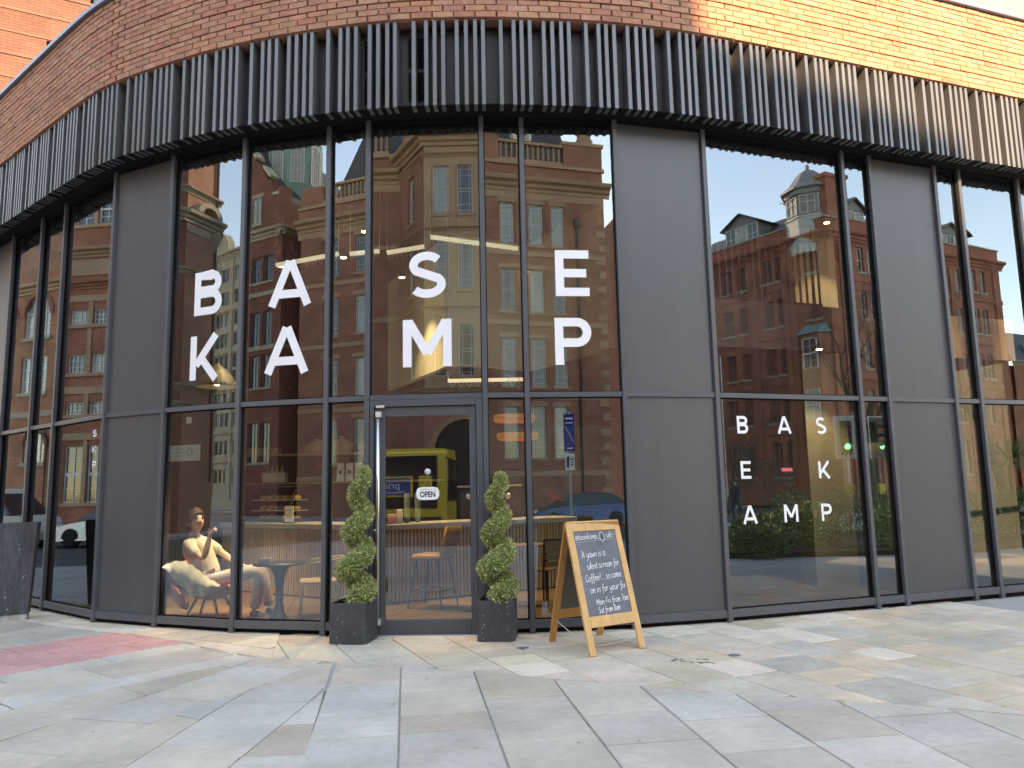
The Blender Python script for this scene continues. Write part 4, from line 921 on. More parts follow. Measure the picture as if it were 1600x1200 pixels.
# ------------------------------------------------------------------ cafe interior (part of the building)
M('oak_floor', (.40, .30, .19), .4, nscale=.7, namt=.15, fine=.15, stretch=(1, 7, 1))
M('wall_plum', (.035, .014, .013), .7, nscale=1, namt=.1)
M('ceiling_dark', (.05, .045, .045), .8)
M('wall_cream', (.50, .49, .37), .7, nscale=1, namt=.05)
M('wall_sage', (.50, .54, .44), .7, nscale=1, namt=.06)
inn = []
for ch in SEQ:
    e = vnorm(ch); c = PT[ch]; inn.append((c[0] - e.y * .13, c[1] + e.x * .13))
room = inn + [(12, 18), (-12.5, 18)]
MB().prism(room, -.04, .0).build('cafe_floor', M_brick('herringbone', (.40, .29, .18), (.33, .235, .145), (.15, .10, .06), .6, .09, .18, .15), bld)
MB().prism(room, 5.62, 5.72).build('ceiling', MATS['ceiling_dark'], bld)
def iwall(a, b, z0, z1, mat, name='inner_wall', th=.1):
    F = frame(a, b); m = MB(); m.xf = F; L = math.hypot(b[0] - a[0], b[1] - a[1]); m.box(0, L, -th / 2, th / 2, z0, z1); return m.build(name, mat, bld)
iwall((-12.5, 17.9), (12, 17.9), 0, 5.62, MATS['wall_plum']); iwall(inn[0], (-12.4, 17.9), 0, 5.62, MATS['wall_plum']); iwall(inn[-1], (11.9, 17.9), 0, 5.62, MATS['wall_plum'])
iwall((-5.0, 13.9), (1.0, 13.9), 0, 5.62, MATS['wall_plum'], 'back_bar_wall')
iwall((-5.0, 13.9), (-5.9, 10.9), 0, 5.62, M('wall_olive', (.20, .19, .13), .7), 'inner_wall')
for a, b in zip([(-2.05, 12.7), (-.88, 10.35), (-.41, 10.42), (.24, 10.85)], [(-.88, 10.35), (-.41, 10.42), (.24, 10.85), (1.3, 9.15)]): iwall(a, b, 3.15, 5.0, MATS['wall_cream'], 'bulkhead')
# mezzanine on the right with slab, railing and pale columns
F = frame((2.5, 10.15), (5.2, 11.1)); m = MB(); m.xf = F; m.box(-.6, 6, 0, 4, 3.35, 4.02); m.build('mezzanine_slab', M('slab_brown', (.12, .085, .07), .6), bld)
rl = MB(); rl.xf = F; rl.box(.0, 2.25, .05, .10, 4.98, 5.03); rl.box(0, 2.25, .05, .09, 4.03, 4.07); ro = rl.build('railing', IRON, bld)
bme = MB().box(-.02, .02, -.005, .005, 4.07, 4.98).mesh('baluster', IRON)
for i in range(20): inst('baluster', bme, F @ Matrix.Translation((.04 + i * .115, .07, 0)), ro)
m = MB(); m.box(4.25, 4.85, 11.0, 11.5, 0, 3.34); m.build('column', MATS['wall_sage'], bld)
m = MB(); m.box(4.62, 5.3, 12.0, 12.4, 4.02, 5.6); m.build('column', MATS['wall_cream'], bld)
iwall((2.2, 13.2), (9.5, 14.6), 0, 5.6, M('wall_dark', (.035, .035, .035), .7), 'inner_wall')

# ---- counter with vertical oak slats
M('oak_slat', (.60, .44, .27), .5, rnd=.10, nscale=3, namt=.1, stretch=(8, 8, .7))
M('counter_top', (.42, .43, .42), .35, nscale=2, namt=.08)
M('counter_dark', (.025, .022, .02), .6)
ctr = thing('cafe_counter', 'long oak slatted cafe counter with grey worktop behind the glass', 'counter', (-1.75, 10.6, 0))
CP = [(-4.6, 12.15), (-1.75, 10.25), (.9, 11.75)]
sme = MB().box(-.0165, .0165, -.02, .0, .02, .95).mesh('slat', MATS['oak_slat'])
for a, b in zip(CP[:-1], CP[1:]):
    F = frame(a, b); L = math.hypot(b[0] - a[0], b[1] - a[1])
    m = MB(); m.xf = F; m.box(.0, L, .0, .55, .0, .95); m.build('carcass', MATS['counter_dark'], ctr)
    m = MB(); m.xf = F; m.bbox(-.03, L + .03, -.05, .62, .955, 1.03, .006); m.build('worktop', MATS['counter_top'], ctr)
    for k in range(int(L / .053)): inst('slat', sme, F @ Matrix.Translation((.03 + k * .053, -.001, 0)), ctr)

def lamp(name, label, loc, mb, mat, smooth=True, group=None):
    t = thing(name, label, 'lamp', loc, group); mb.build('lamp_shade', mat, t, smooth); return t
OLIVE = M('olive_shade', (.20, .165, .05), .5)
GLOW = M('lamp_glow', (1, .85, .6), .5, emit=(1, .78, .45), estr=5)
LEDM = M('led_white', (.6, .62, .6), .4, emit=(.9, 1, .95), estr=.07)
def point(parent, loc, e, r=.06, col=(1, .80, .56)):
    l = bpy.data.lights.new('lamp_light', 'SPOT'); l.energy = e; l.shadow_soft_size = r; l.color = col; l.spot_size = R(80); l.spot_blend = .6
    o = bpy.data.objects.new('lamp_light', l); link(o, parent); o.location = loc; return o
for i, (x, y, z, lb) in enumerate(((-4.1, 10.45, 2.95, 'olive dome pendant lamp glowing behind the letter K'),)):
    m = MB(); m.lathe([(.02, .34), (.05, .30), (.16, .2), (.27, .04), (.28, 0), (.26, 0), (.15, .17), (.0, .25)], 24, (x, y, z)); t = lamp('pendant_lamp', lb, (x, y, z), m, OLIVE)
    MB().tube([(x, y, z + .33), (x, y, 5.62)], .006, 5).build('cable', IRON, t); MB().lathe([(0, .02), (.05, .04), (.06, .08), (.0, .14)], 12, (x, y, z)).build('bulb', GLOW, t, True); point(t, (x, y, z - .06), 35).data.spot_size = R(62)
for i, (x, y, z, lb) in enumerate(((-2.35, 10.4, 4.75, 'small round ceiling spotlight left of the first letter A'), (-1.95, 9.9, 4.95, 'small round spotlight near the balustrade reflection'), (-1.95, 10.3, 4.6, 'small round spotlight under the short light bar'), (-1.55, 10.6, 4.5, 'small round spotlight beside the letter S'),
                                  (-.72, 10.6, 4.87, 'small round spotlight above the letter S'), (.22, 10.8, 4.75, 'small round spotlight left of the letter E'), (-3.3, 10.6, 4.7, 'small round spotlight above the first letter A'), (.55, 11.5, 2.9, 'small round spotlight right of the door head'), (4.3, 10.45, 3.3, 'small spotlight added under the mezzanine edge to brighten the right interior'), (5.0, 11.5, 5.5, 'small spotlight added above the mezzanine column to brighten the right interior'))):  # the two at the mezzanine are added to brighten the right interior
    t = thing('spotlight', lb, 'lamp', (x, y, z), 'interior spotlights'); m = MB(); m.lathe([(.045, .01), (.05, .12), (.03, .14), (.0, .14)], 12, (x, y, z)); m.build('housing', IRON, t, True)
    MB().lathe([(.0, .0), (.042, .005), (.042, .02)], 12, (x, y, z)).build('lens', GLOW, t); MB().tube([(x, y, z + .14), (x, y, 5.62)], .005, 5).build('stem', IRON, t); point(t, (x, y, z - .05), (27 if x < 2 else 11), .04)
for lb, a, b in (('white linear pendant light left of the door axis', (-3.25, 10.25, 4.62), (-2.35, 10.1, 4.72)), ('short white linear pendant light above the doorway', (-2.15, 9.9, 4.65), (-1.75, 9.9, 4.68)), ('white linear pendant light beside the letter S', (-1.7, 10.2, 4.75), (-1.18, 10.2, 4.83)), ('long white linear pendant light crossing above the letters S and E', (-1.05, 9.8, 4.83), (.12, 10.1, 4.74)), ('white linear pendant light low above the entrance', (-.95, 11.2, 3.08), (.2, 11.0, 3.05))):
    t = thing('linear_pendant', lb, 'lamp', a, 'linear pendant lights'); MB().bar(a, b, .05, .05).build('light_bar', LEDM, t)
    for q in (a, b): MB().tube([q, (q[0], q[1], 5.62)], .004, 4).build('cable', M('pale_cable', (.6, .6, .58), .5), t)
    n = 9; m = MB()
    for k in range(n):
        p0 = [a[i] + (b[i] - a[i]) * k / n for i in range(3)]; p1 = [a[i] + (b[i] - a[i]) * (k + 1) / n for i in range(3)]; pm = [(p0[i] + p1[i]) / 2 for i in range(3)]; pm[2] -= .1
        m.tube([p0, pm, p1], .006, 4)
    m.build('wire_truss', M('truss_grey', (.35, .35, .33), .5), t)
t = thing('fill_spotlight', 'small black spotlight added to brighten the seated man', 'lamp', (-2.95, 9.2, 4.4), 'interior spotlights')  # added lamp that brightens the man from the window side
_ax = (Vector((-3.80, 9.62, .8)) - Vector((-2.95, 9.2, 4.4))).normalized(); _m = Matrix.Translation((-2.95, 9.2, 4.4)) @ (-_ax).to_track_quat('Z', 'Y').to_matrix().to_4x4()
m = MB(); m.xf = _m; m.lathe([(.05, -.02), (.055, .12), (.03, .16), (0, .16)], 14); m.build('housing', IRON, t, True); MB().tube([(-2.95, 9.2, 4.5), (-2.95, 9.2, 5.62)], .006, 5).build('stem', IRON, t)
_l = point(t, (0, 0, 0), 130, .05, (1, .95, .88)); _l.matrix_basis = _m @ Matrix.Translation((0, 0, -.05)); _l.data.spot_size = R(25); _l.data.spot_blend = .8
ORNG = M('copper_shade', (.62, .24, .07), .35, .4, emit=(1, .4, .1), estr=.02)
for i, (x, y, z) in enumerate(((.02, 10.2, 2.36), (.06, 10.25, 2.12))):
    t = thing('ring_lamp', 'copper ring pendant lamp right of the door, %s of the two' % ('upper', 'lower')[i], 'lamp', (x, y, z), 'copper ring lamps'); m = MB(); m.lathe([(.26, 0), (.28, .03), (.28, .09), (.26, .09), (.26, 0)], 24, (x, y, z)); m.build('ring', ORNG, t, True)
    MB().tube([(x + .27, y, z + .08), (x, y, 3.1), (x - .27, y, z + .08)], .004, 4).build('cable', IRON, t)

# ---- back bar: shelves and goods
sh = thing('back_bar_shelves', 'wooden wall shelves loaded with jars and bags behind the counter', 'shelf', (-3.4, 13.7, 1.6))
OAK = M('shelf_oak', (.40, .27, .15), .5, nscale=3, namt=.12)
for z in (1.66, 2.16): m = MB(); m.bbox(-4.8, -1.2, 13.5, 13.84, z - .035, z, .004); m.build('shelf_board', OAK, sh)
for x in (-4.6, -3.0, -1.4):
    for z in (1.62, 2.12): m = MB(); m.box(x, x + .03, 13.55, 13.84, z - .16, z - .036); m.build('bracket', IRON, sh)
PAPER = M('kraft_paper', (.42, .31, .20), .8, nscale=8, namt=.15, bump=.3, bscale=20); PALE = M('pale_paper', (.66, .65, .60), .7)
for i, x in enumerate((-3.08, -2.92, -2.76)):
    t = thing('coffee_bag', 'white coffee bag with dark round label on the shelf, %s of three' % ('leftmost', 'middle', 'rightmost')[i], 'bag', (x, 13.6, 1.66), 'coffee bags on the shelf')
    m = MB(); m.add([(x - .065, 13.55, 1.661), (x + .065, 13.55, 1.661), (x + .065, 13.66, 1.661), (x - .065, 13.66, 1.661), (x - .062, 13.585, 1.98), (x + .062, 13.585, 1.98), (x + .062, 13.61, 1.98), (x - .062, 13.61, 1.98)], [(3, 2, 1, 0), (4, 5, 6, 7), (0, 1, 5, 4), (1, 2, 6, 5), (2, 3, 7, 6), (3, 0, 4, 7)]); m.build('bag', PALE, t)
    m = MB(); m.xf = Matrix.Translation((x, 13.556, 1.82)) @ Matrix.Rotation(R(83), 4, 'X'); m.lathe([(0, .002), (.032, .002), (.032, 0)], 14); m.build('round_label', IRON, t)
t = thing('bottle_crate', 'white crate holding small bottles on the lower shelf', 'crate', (-4.25, 13.6, 1.66))
m = MB()
for bx in ((-4.45, -4.05, 13.52, 13.535, 1.665, 1.83), (-4.45, -4.435, 13.535, 13.7, 1.665, 1.83), (-4.065, -4.05, 13.535, 13.7, 1.665, 1.83), (-4.45, -4.05, 13.535, 13.7, 1.662, 1.67)): m.box(*bx)
m.build('crate_box', PALE, t)
for i in range(4): MB().lathe([(.04, 0), (.042, .18), (.015, .23), (.015, .28), (0, .28)], 10, (-4.38 + i * .085, 13.6, 1.675)).build('bottle', M('bottle_glass', (.35, .33, .28), .15, spec=.8), t, True)
for i, (x, w_, h_) in enumerate(((-3.5, .5, .22), (-3.1, .42, .26), (-2.6, .4, .24))):
    m = MB(); st_ = []
    m.lathe([(w_ * .45, 0), (w_ * .52, h_ * .25), (w_ * .5, h_ * .6), (w_ * .3, h_ * .9), (w_ * .12, h_ * 1.05), (w_ * .16, h_ * 1.15), (0, h_ * 1.1)], 9, (0, 0, 0)); m.v = [(x + a * 1.0 + random.uniform(-.02, .02), 13.67 + b * .5, 2.161 + c + random.uniform(-.01, .01)) for a, b, c in m.v]
    tag(m.build('paper_sack', PAPER, None), 'crumpled kraft paper sack on the top shelf, %s of three' % ('leftmost', 'middle', 'rightmost')[i], 'sack', 'sacks on the top shelf')
m = MB(); m.bbox(-4.75, -4.2, 13.55, 13.8, 2.161, 2.27, .005); tag(m.build('wooden_box', OAK), 'flat wooden box at the left end of the top shelf', 'box')
# glass display case on the counter
FC = frame(CP[0], CP[1]); t = thing('display_case', 'curved glass cake display case standing on the counter', 'display case', (-3.7, 11.9, 1.03))
m = MB(); m.xf = FC; m.box(.35, 1.35, .2, .56, 1.031, 1.07); m.box(.35, 1.35, .2, .56, 1.56, 1.585); m.build('case_base', IRON, t)
for z in (1.2, 1.36): m = MB(); m.xf = FC; m.box(.37, 1.33, .24, .55, z, z + .012); m.build('glass_shelf', M('shelf_glass', (.35, .4, .38), .2, spec=.8), t)
m = MB(); m.xf = FC; m.tube([(1.34, .21, 1.07), (1.36, .2, 1.3), (1.34, .26, 1.48), (1.3, .4, 1.565)], .014, 6); m.build('case_arch', IRON, t)
CAKE = M('cake', (.50, .32, .12), .7, rnd=.3, nscale=12, namt=.2)
for z in (1.071, 1.213, 1.373):
    for k in range(5): m = MB(); m.xf = FC; m.lathe([(.07, 0), (.085, .03), (.06, .06), (0, .075)], 9, (.5 + k * .18, .4, z)); m.build('cake', CAKE, t, True)
F = FC
t = thing('counter_notice', 'small white printed notice standing on the counter', 'notice', (-3.4, 11.3, 1.03))
m = MB(); m.xf = F; m.box(1.38, 1.56, .06, .075, 1.045, 1.28); m.build('card', PALE, t); m = MB(); m.xf = F; m.box(1.37, 1.57, .04, .1, 1.031, 1.045); m.build('stand', IRON, t)
for k, s_ in enumerate(('food allergy', 'or', 'please ask')):
    text(s_, .026, F @ Matrix.Translation((1.47, .0585, 1.225 - k * .05)) @ UPRIGHT, IRON, 'lettering', t, depth=.0005)
for i, (x, y) in enumerate(((-1.5, 10.72), (-1.36, 10.78))):
    t = thing('cup_stack', 'tall stack of green paper cups on the counter, %s of the pair' % ('left', 'right')[i], 'cups', (x, y, 1.03), 'paper cup stacks')
    for k in range(14):
        me = WM.setdefault('cup', MB().lathe([(.03, 0), (.041, .085), (.044, .088), (.041, .092), (.0, .09)], 14).mesh('paper_cup', M('cup_green', (.26, .33, .28), .55, rnd=.15), True)); inst('paper_cup', me, Matrix.Translation((x, y, 1.031 + k * .024)), t)
m = MB(); m.bbox(-1.72, -1.62, 10.42, 10.5, 1.031, 1.16, .004); tag(m.build('charity_box', M('pink_card', (.75, .25, .36), .6)), 'small pink card box on the counter corner', 'box')
m = MB(); m.bbox(-1.62, -1.54, 10.55, 10.6, 1.031, 1.22, .003); tag(m.build('menu_card', PALE), 'white upright menu card beside the pink box', 'card')
t = thing('coffee_machine', 'dark espresso machine with steel trim behind the counter right of the cups', 'coffee machine', (-.3, 11.8, 1.03)); m = MB(); m.bbox(-.85, .1, 11.75, 12.25, 1.031, 1.5, .03); m.build('body', IRON, t)
m = MB(); m.bbox(-.87, .12, 11.72, 12.27, 1.5, 1.53, .005); m.build('cup_rail', MATS['steel'], t)
for k in range(3): m = MB(); m.lathe([(.05, 0), (.05, .03), (.03, .05), (0, .05)], 12); m.v = [(-.7 + k * .3 + a, 11.75 - c, 1.36 + b) for a, b, c in m.v]; m.build('pressure_dial', MATS['steel'], t, True)
m = MB(); m.lathe([(.035, 0), (.035, .2), (.012, .26), (.012, .32), (0, .32)], 10, (-.12, 11.3, 1.031)); tag(m.build('syrup_bottle', M('dark_bottle', (.03, .03, .03), .15), None, True), 'dark syrup bottle on the right end of the counter', 'bottle')

# ---- furniture
def rot_thing(o): return o
st = thing('bar_stool', 'tan leather bar stool with black legs in front of the slatted counter', 'stool', (-1.06, 9.95, 0), rz=R(-24))
FS = Matrix.Translation((-1.06, 9.95, 0)) @ Matrix.Rotation(R(-24), 4, 'Z')
LEA = M('tan_leather', (.40, .24, .10), .5, nscale=5, namt=.12, bump=.15)
m = MB(); m.xf = FS; m.bbox(-.22, .22, -.2, .2, .60, .67, .03); m.build('seat', LEA, st, True)
m = MB(); m.xf = FS; n = 7
v = []; 
for k in range(n):
    for j in range(2):
        for d_ in (0, .035): yy = -.19 + .38 * k / (n - 1); v.append((.20 + .04 * (1 - (2 * k / (n - 1) - 1) ** 2) + j * .09 + d_, yy, .66 + j * .36))
fs = []
for k in range(n - 1):
    a = k * 4; b = a + 4; fs += [(a, a + 2, b + 2, b), (a + 1, b + 1, b + 3, a + 3), (a + 2, a + 3, b + 3, b + 2), (a, b, b + 1, a + 1)]
m.add(v, fs + [(0, 1, 3, 2), (n * 4 - 4, n * 4 - 2, n * 4 - 1, n * 4 - 3)]); m.build('backrest', LEA, st, True)
for sx, sy in ((-1, -1), (-1, 1), (1, -1), (1, 1)):
    m = MB(); m.xf = FS; m.tube([(sx * .15, sy * .14, .6), (sx * .24, sy * .22, .005)], [.015, .011], 8); m.build('leg', IRON, st, True)
m = MB(); m.xf = FS; q = .205; m.tube([(-q, -q * .92, .22), (q, -q * .92, .22), (q, q * .92, .22), (-q, q * .92, .22), (-q, -q * .92, .22)], .008, 6); m.build('footrest', IRON, st)
tb = thing('pedestal_table', 'round dark tulip pedestal table beside the seated man', 'table', (-2.75, 9.05, 0))
MB().lathe([(.28, .648), (.305, .655), (.305, .672), (.0, .672)], 36, (-2.75, 9.05, 0)).build('tabletop', M('table_top', (.07, .06, .055), .3), tb, True)
MB().lathe([(.245, .004), (.235, .012), (.14, .03), (.07, .09), (.045, .2), (.042, .38), (.06, .52), (.11, .61), (.16, .648)], 28, (-2.75, 9.05, 0)).build('pedestal', M('table_blue', (.06, .10, .13), .35), tb, True)
t = thing('sugar_box', 'small white sachet box on the pedestal table', 'box', (-2.9, 9.0, .672)); m = MB(); m.bbox(-2.97, -2.84, 8.96, 9.05, .673, .73, .003); m.build('box', PALE, t)
for k in range(4): m = MB(); m.box(-2.955 + k * .028, -2.94 + k * .028, 8.975, 9.035, .71, .76 + .01 * (k % 2)); m.build('sachet', M('sachet', (.7, .66, .6), .6), t)
wc = thing('wishbone_chair', 'pale wooden wishbone chair with cord seat right of the pedestal table', 'chair', (-2.42, 9.45, 0))
ASH = M('ash_wood', (.55, .46, .33), .5, nscale=4, namt=.1)
W0 = Matrix.Translation((-2.38, 9.45, 0)) @ Matrix.Rotation(R(15), 4, 'Z')
for x, y, h in ((-.22, -.22, .42), (-.22, .22, .42), (.2, -.2, .66), (.2, .2, .66)): m = MB(); m.xf = W0; m.tube([(x, y, .005), (x * .98, y, h * .6), (x * .95 + (.04 if h > .5 else 0), y * 1.02, h)], [.014, .018, .014], 8); m.build('leg', ASH, wc, True)
m = MB(); m.xf = W0; m.bbox(-.24, .22, -.22, .22, .40, .43, .012); m.build('seat', M('paper_cord', (.50, .44, .33), .8, bump=.4, bscale=60), wc)
m = MB(); m.xf = W0; m.tube([(-.12, -.27, .64), (.1, -.27, .66), (.24, -.15, .68), (.28, 0, .69), (.24, .15, .68), (.1, .27, .66), (-.12, .27, .64)], .016, 8); m.build('back_rail', ASH, wc, True)
m = MB(); m.xf = W0; m.tube([(.2, 0, .42), (.23, 0, .52), (.27, .06, .68)], .011, 6); m.tube([(.23, 0, .52), (.27, -.06, .68)], .011, 6); m.build('splat', ASH, wc, True)
for k, (x, y) in enumerate(((.45, 9.75),)):
    t = thing('slatted_chair', 'black metal chair with wooden slat back behind the chalkboard', 'chair', (x, y, 0)); F = Matrix.Translation((x, y, 0)) @ Matrix.Rotation(R(20), 4, 'Z')
    m = MB(); m.xf = F
    for q in (-.2, .2): m.tube([(q, -.2, .005), (q, -.22, .45), (q, -.26, .84)], .012, 6); m.tube([(q, .2, .005), (q, .18, .45), (q, -.2, .46)], .012, 6)
    m.tube([(-.2, -.26, .84), (.2, -.26, .84)], .012, 6); m.build('frame', IRON, t)
    for z in (.52, .6, .68, .76): m = MB(); m.xf = F; m.box(-.19, .19, -.265, -.245, z, z + .065); m.build('back_slat', OAK, t)
    for j in range(5): m = MB(); m.xf = F; m.box(-.19, .19, -.18 + j * .075, -.115 + j * .075, .465, .48); m.build('seat_slat', OAK, t)
t = thing('cafe_table', 'wooden slat topped cafe table beside the door', 'table', (-.05, 10.1, 0))
for k in range(4): m = MB(); m.bbox(-.4, .45, 9.85 + k * .13, 9.97 + k * .13, .72, .75, .003); m.build('top_plank', OAK, t)
for x in (-.35, .4):
    for y in (9.9, 10.3): MB().tube([(x, y, .72), (x, y, .005)], .016, 6).build('leg', IRON, t)
# mural panel of teal and red leaf shapes on the wall right of the door
t = thing('wall_mural', 'dark mural with teal and red leaf shapes on the wall right of the door', 'mural', (.6, 12.9, .3)); m = MB(); m.box(-.6, 2.2, 12.9, 12.95, .2, 2.5); m.build('panel', M('mural_ground', (.02, .05, .06), .6), t)
for k in range(16):
    cx, cz, a, L = random.uniform(-.4, 2.0), random.uniform(.4, 2.2), random.uniform(0, 6.28), random.uniform(.3, .6); ca, sa = math.cos(a), math.sin(a); pts = []
    for u_, wv in ((0, 0), (.3, .16), (.7, .14), (1, 0), (.7, -.14), (.3, -.16)): pts.append((cx + L * (ca * u_ - sa * wv), 12.897 - .0015 * k, cz + L * (sa * u_ + ca * wv)))
    m = MB(); m.add(pts, [tuple(reversed(range(6)))]); m.build('leaf_shape', M('mural_teal', (.015, .075, .09), .6) if k % 4 else M('mural_red', (.30, .03, .03), .6), t)

# ---- seated man
def skin(name, V, E, rad, mat, parent, sub=2, root=0):
    me = bpy.data.meshes.new(name); me.from_pydata(V, E, []); o = bpy.data.objects.new(name, me); COL.objects.link(o)
    md = o.modifiers.new('s', 'SKIN'); md.use_smooth_shade = True
    for i, sv in enumerate(me.skin_vertices[0].data):
        r = rad[i]; sv.radius = r if isinstance(r, tuple) else (r, r); sv.use_root = i == root
    s2 = o.modifiers.new('d', 'SUBSURF'); s2.levels = sub; s2.render_levels = sub
    dg = bpy.context.evaluated_depsgraph_get(); m2 = bpy.data.meshes.new_from_object(o.evaluated_get(dg)); bpy.data.objects.remove(o); bpy.data.meshes.remove(me)
    m2.name = name; m2.materials.clear(); m2.materials.append(mat); m2.polygons.foreach_set('use_smooth', [True] * len(m2.polygons)); return link(bpy.data.objects.new(name, m2), parent)
SKIN = M('skin', (.66, .45, .36), .5, nscale=12, namt=.05); TEE = M('beige_tee', (.60, .57, .46), .85, nscale=7, namt=.06, bump=.25, bscale=9); TRO = M('pale_trousers', (.62, .55, .54), .85, nscale=7, namt=.06, bump=.25, bscale=9)
HAIR = M('brown_hair', (.035, .018, .012), .6, nscale=30, namt=.3, bump=.6, bscale=70); SHOE = M('dark_shoe', (.04, .035, .03), .5)
def head(parent, c, fwd, up, mat, hair, s=1.0, beard=None):
    f = Vector(fwd).normalized(); u = Vector(up); r = f.cross(u).normalized(); u = r.cross(f); m = MB(); n, k = 28, 20; v = []; fs = []
    for i in range(k + 1):
        la = math.pi * (i / k - .5)
        for j in range(n):
            lo = 2 * math.pi * j / n; cf, cr = math.cos(lo) * math.cos(la), math.sin(lo) * math.cos(la); z = math.sin(la)
            wx, wy, wz = .077, .098, .122
            if z < 0: wx *= 1 - .30 * (-z) ** 1.5; wy *= 1 - .12 * (-z)
            F_, R_, U_ = cf * wy, cr * wx, z * wz
            if cf > .55:
                g = math.exp(-(cr / .16) ** 2)
                F_ += .024 * g * math.exp(-((z + .12) / .14) ** 2) + .008 * g * math.exp(-((z + .48) / .07) ** 2) + .007 * math.exp(-(cr / .3) ** 2) * math.exp(-((z + .85) / .12) ** 2)
                F_ -= .013 * (math.exp(-((abs(cr) - .36) / .15) ** 2)) * math.exp(-((z - .1) / .10) ** 2)
                F_ += .006 * math.exp(-((z - .28) / .1) ** 2)
            v.append(Vector(c) + (f * F_ + r * R_ + u * U_) * s)
    for i in range(k):
        for j in range(n): fs.append((i * n + j, i * n + (j + 1) % n, (i + 1) * n + (j + 1) % n, (i + 1) * n + j))
    m.add(v, fs); h = m.build('head', mat, parent, True)
    def blob(name, F_, R_, U_, rx, ry, rz, mt):
        b = MB(); vv = []; ff = []
        for i in range(7):
            a = math.pi * (i / 6 - .5)
            for j in range(10): lo = 2 * math.pi * j / 10; vv.append(Vector(c) + (f * (F_ + math.cos(a) * math.cos(lo) * rx) + r * (R_ + math.cos(a) * math.sin(lo) * ry) + u * (U_ + math.sin(a) * rz)) * s)
        for i in range(6):
            for j in range(10): ff.append((i * 10 + j, i * 10 + (j + 1) % 10, (i + 1) * 10 + (j + 1) % 10, (i + 1) * 10 + j))
        b.add(vv, ff); b.build(name, mt, h, True)
    for sg in (-1, 1):
        blob('eye', .078, sg * .031, .012, .010, .015, .009, M('eye_dark', (.05, .04, .035), .3)); blob('eyebrow', .087, sg * .033, .036, .009, .022, .007, hair); blob('ear', -.005, sg * .077, -.005, .018, .010, .03, mat)
    blob('mouth', .083, 0, -.062, .008, .022, .005, M('lips', (.38, .15, .13), .5))
    hm = MB(); vv = []; ff = []; n2, k2 = 26, 12
    for i in range(k2 + 1):
        for j in range(n2):
            lo = 2 * math.pi * j / n2; front = max(0, math.cos(lo)); low = .55 * front - .28 * (1 - front) - .12 * (math.cos(lo) < -.3); la = math.asin(low) + (math.pi / 2 - math.asin(low)) * i / k2
            q = 1.14 + random.uniform(-.05, .08) + .10 * max(0, math.sin(la)) * front
            vv.append(Vector(c) + (f * (math.cos(lo) * math.cos(la) * .1 * q) + r * (math.sin(lo) * math.cos(la) * .08 * q) + u * (math.sin(la) * .125 * q)) * s)
    for i in range(k2):
        for j in range(n2): ff.append((i * n2 + j, i * n2 + (j + 1) % n2, (i + 1) * n2 + (j + 1) % n2, (i + 1) * n2 + j))
    hm.add(vv, ff); hm.build('hair', hair, parent, True); return h
pm = thing('person', 'man in beige shirt and pale trousers reclining in red chair with one hand raised', 'person', (-3.7, 9.5, 0))
nk, hp = (-3.955, 9.5, .99), (-3.75, 9.52, .44)
V = [(-3.745, 9.52, .43), (-3.79, 9.52, .56), (-3.87, 9.51, .74), (-3.93, 9.5, .88), nk, (-3.94, 9.48, 1.06),
     (-3.95, 9.36, .88), (-3.86, 9.29, .80), (-3.735, 9.27, .71), (-3.70, 9.28, .84), (-3.675, 9.29, .975), (-3.66, 9.29, 1.03),
     (-3.86, 9.66, .88), (-3.74, 9.69, .80), (-3.62, 9.67, .72), (-3.53, 9.60, .68), (-3.45, 9.53, .645), (-3.40, 9.52, .63),
     (-3.70, 9.43, .43), (-3.42, 9.38, .50), (-3.09, 9.36, .545), (-3.10, 9.37, .32), (-3.15, 9.38, .09), (-3.70, 9.61, .43), (-3.42, 9.60, .50), (-3.14, 9.58, .56), (-3.08, 9.57, .33), (-3.02, 9.55, .10)]
E = [(0, 1), (1, 2), (2, 3), (3, 4), (4, 5), (3, 6), (6, 7), (7, 8), (8, 9), (9, 10), (10, 11), (3, 12), (12, 13), (13, 14), (14, 15), (15, 16), (16, 17), (0, 18), (18, 19), (19, 20), (20, 21), (21, 22), (0, 23), (23, 24), (24, 25), (25, 26), (26, 27)]
rad = [.13, .125, .135, .12, .058, .052, .062, .05, .042, .04, .028, .032, .062, .05, .042, .037, .027, .03, .085, .075, .058, .05, .035, .085, .075, .058, .05, .035]
o5 = len(V)
for (bx, by, bz), dr in (((-3.655, 9.275, 1.04), [(.035, 0, .028), (.055, -.012, .005)]), ((-3.65, 9.29, 1.045), [(.038, .0, .03), (.062, -.008, .012)]), ((-3.65, 9.305, 1.045), [(.036, .005, .026), (.058, .0, .006)]), ((-3.655, 9.32, 1.035), [(.03, .006, .018), (.048, .004, -.002)]), ((-3.675, 9.27, 1.015), [(-.012, -.022, .03), (.012, -.024, .055)])):
    i0 = len(V); V += [(bx, by, bz)] + [(bx + a, by + b, bz + c) for a, b, c in dr]; rad += [.010, .009, .0075]; E += [(11, i0), (i0, i0 + 1), (i0 + 1, i0 + 2)]
for dy in (-.03, -.012, .006, .022):
    i0 = len(V); V += [(-3.365, 9.52 + dy, .622), (-3.335, 9.515 + dy, .612), (-3.31, 9.51 + dy, .595)]; rad += [.010, .009, .0075]; E += [(17, i0), (i0, i0 + 1), (i0 + 1, i0 + 2)]
i0 = len(V); V += [(-3.405, 9.475, .635), (-3.375, 9.46, .63)]; rad += [.011, .009]; E += [(17, i0), (i0, i0 + 1)]
body = skin('body', V, E, rad, SKIN, pm, 2, 0)
TV = V[:4] + [(-3.945, 9.5, .955)] + [V[6], V[7], (-3.80, 9.28, .755), V[12], V[13], (-3.68, 9.68, .76)]
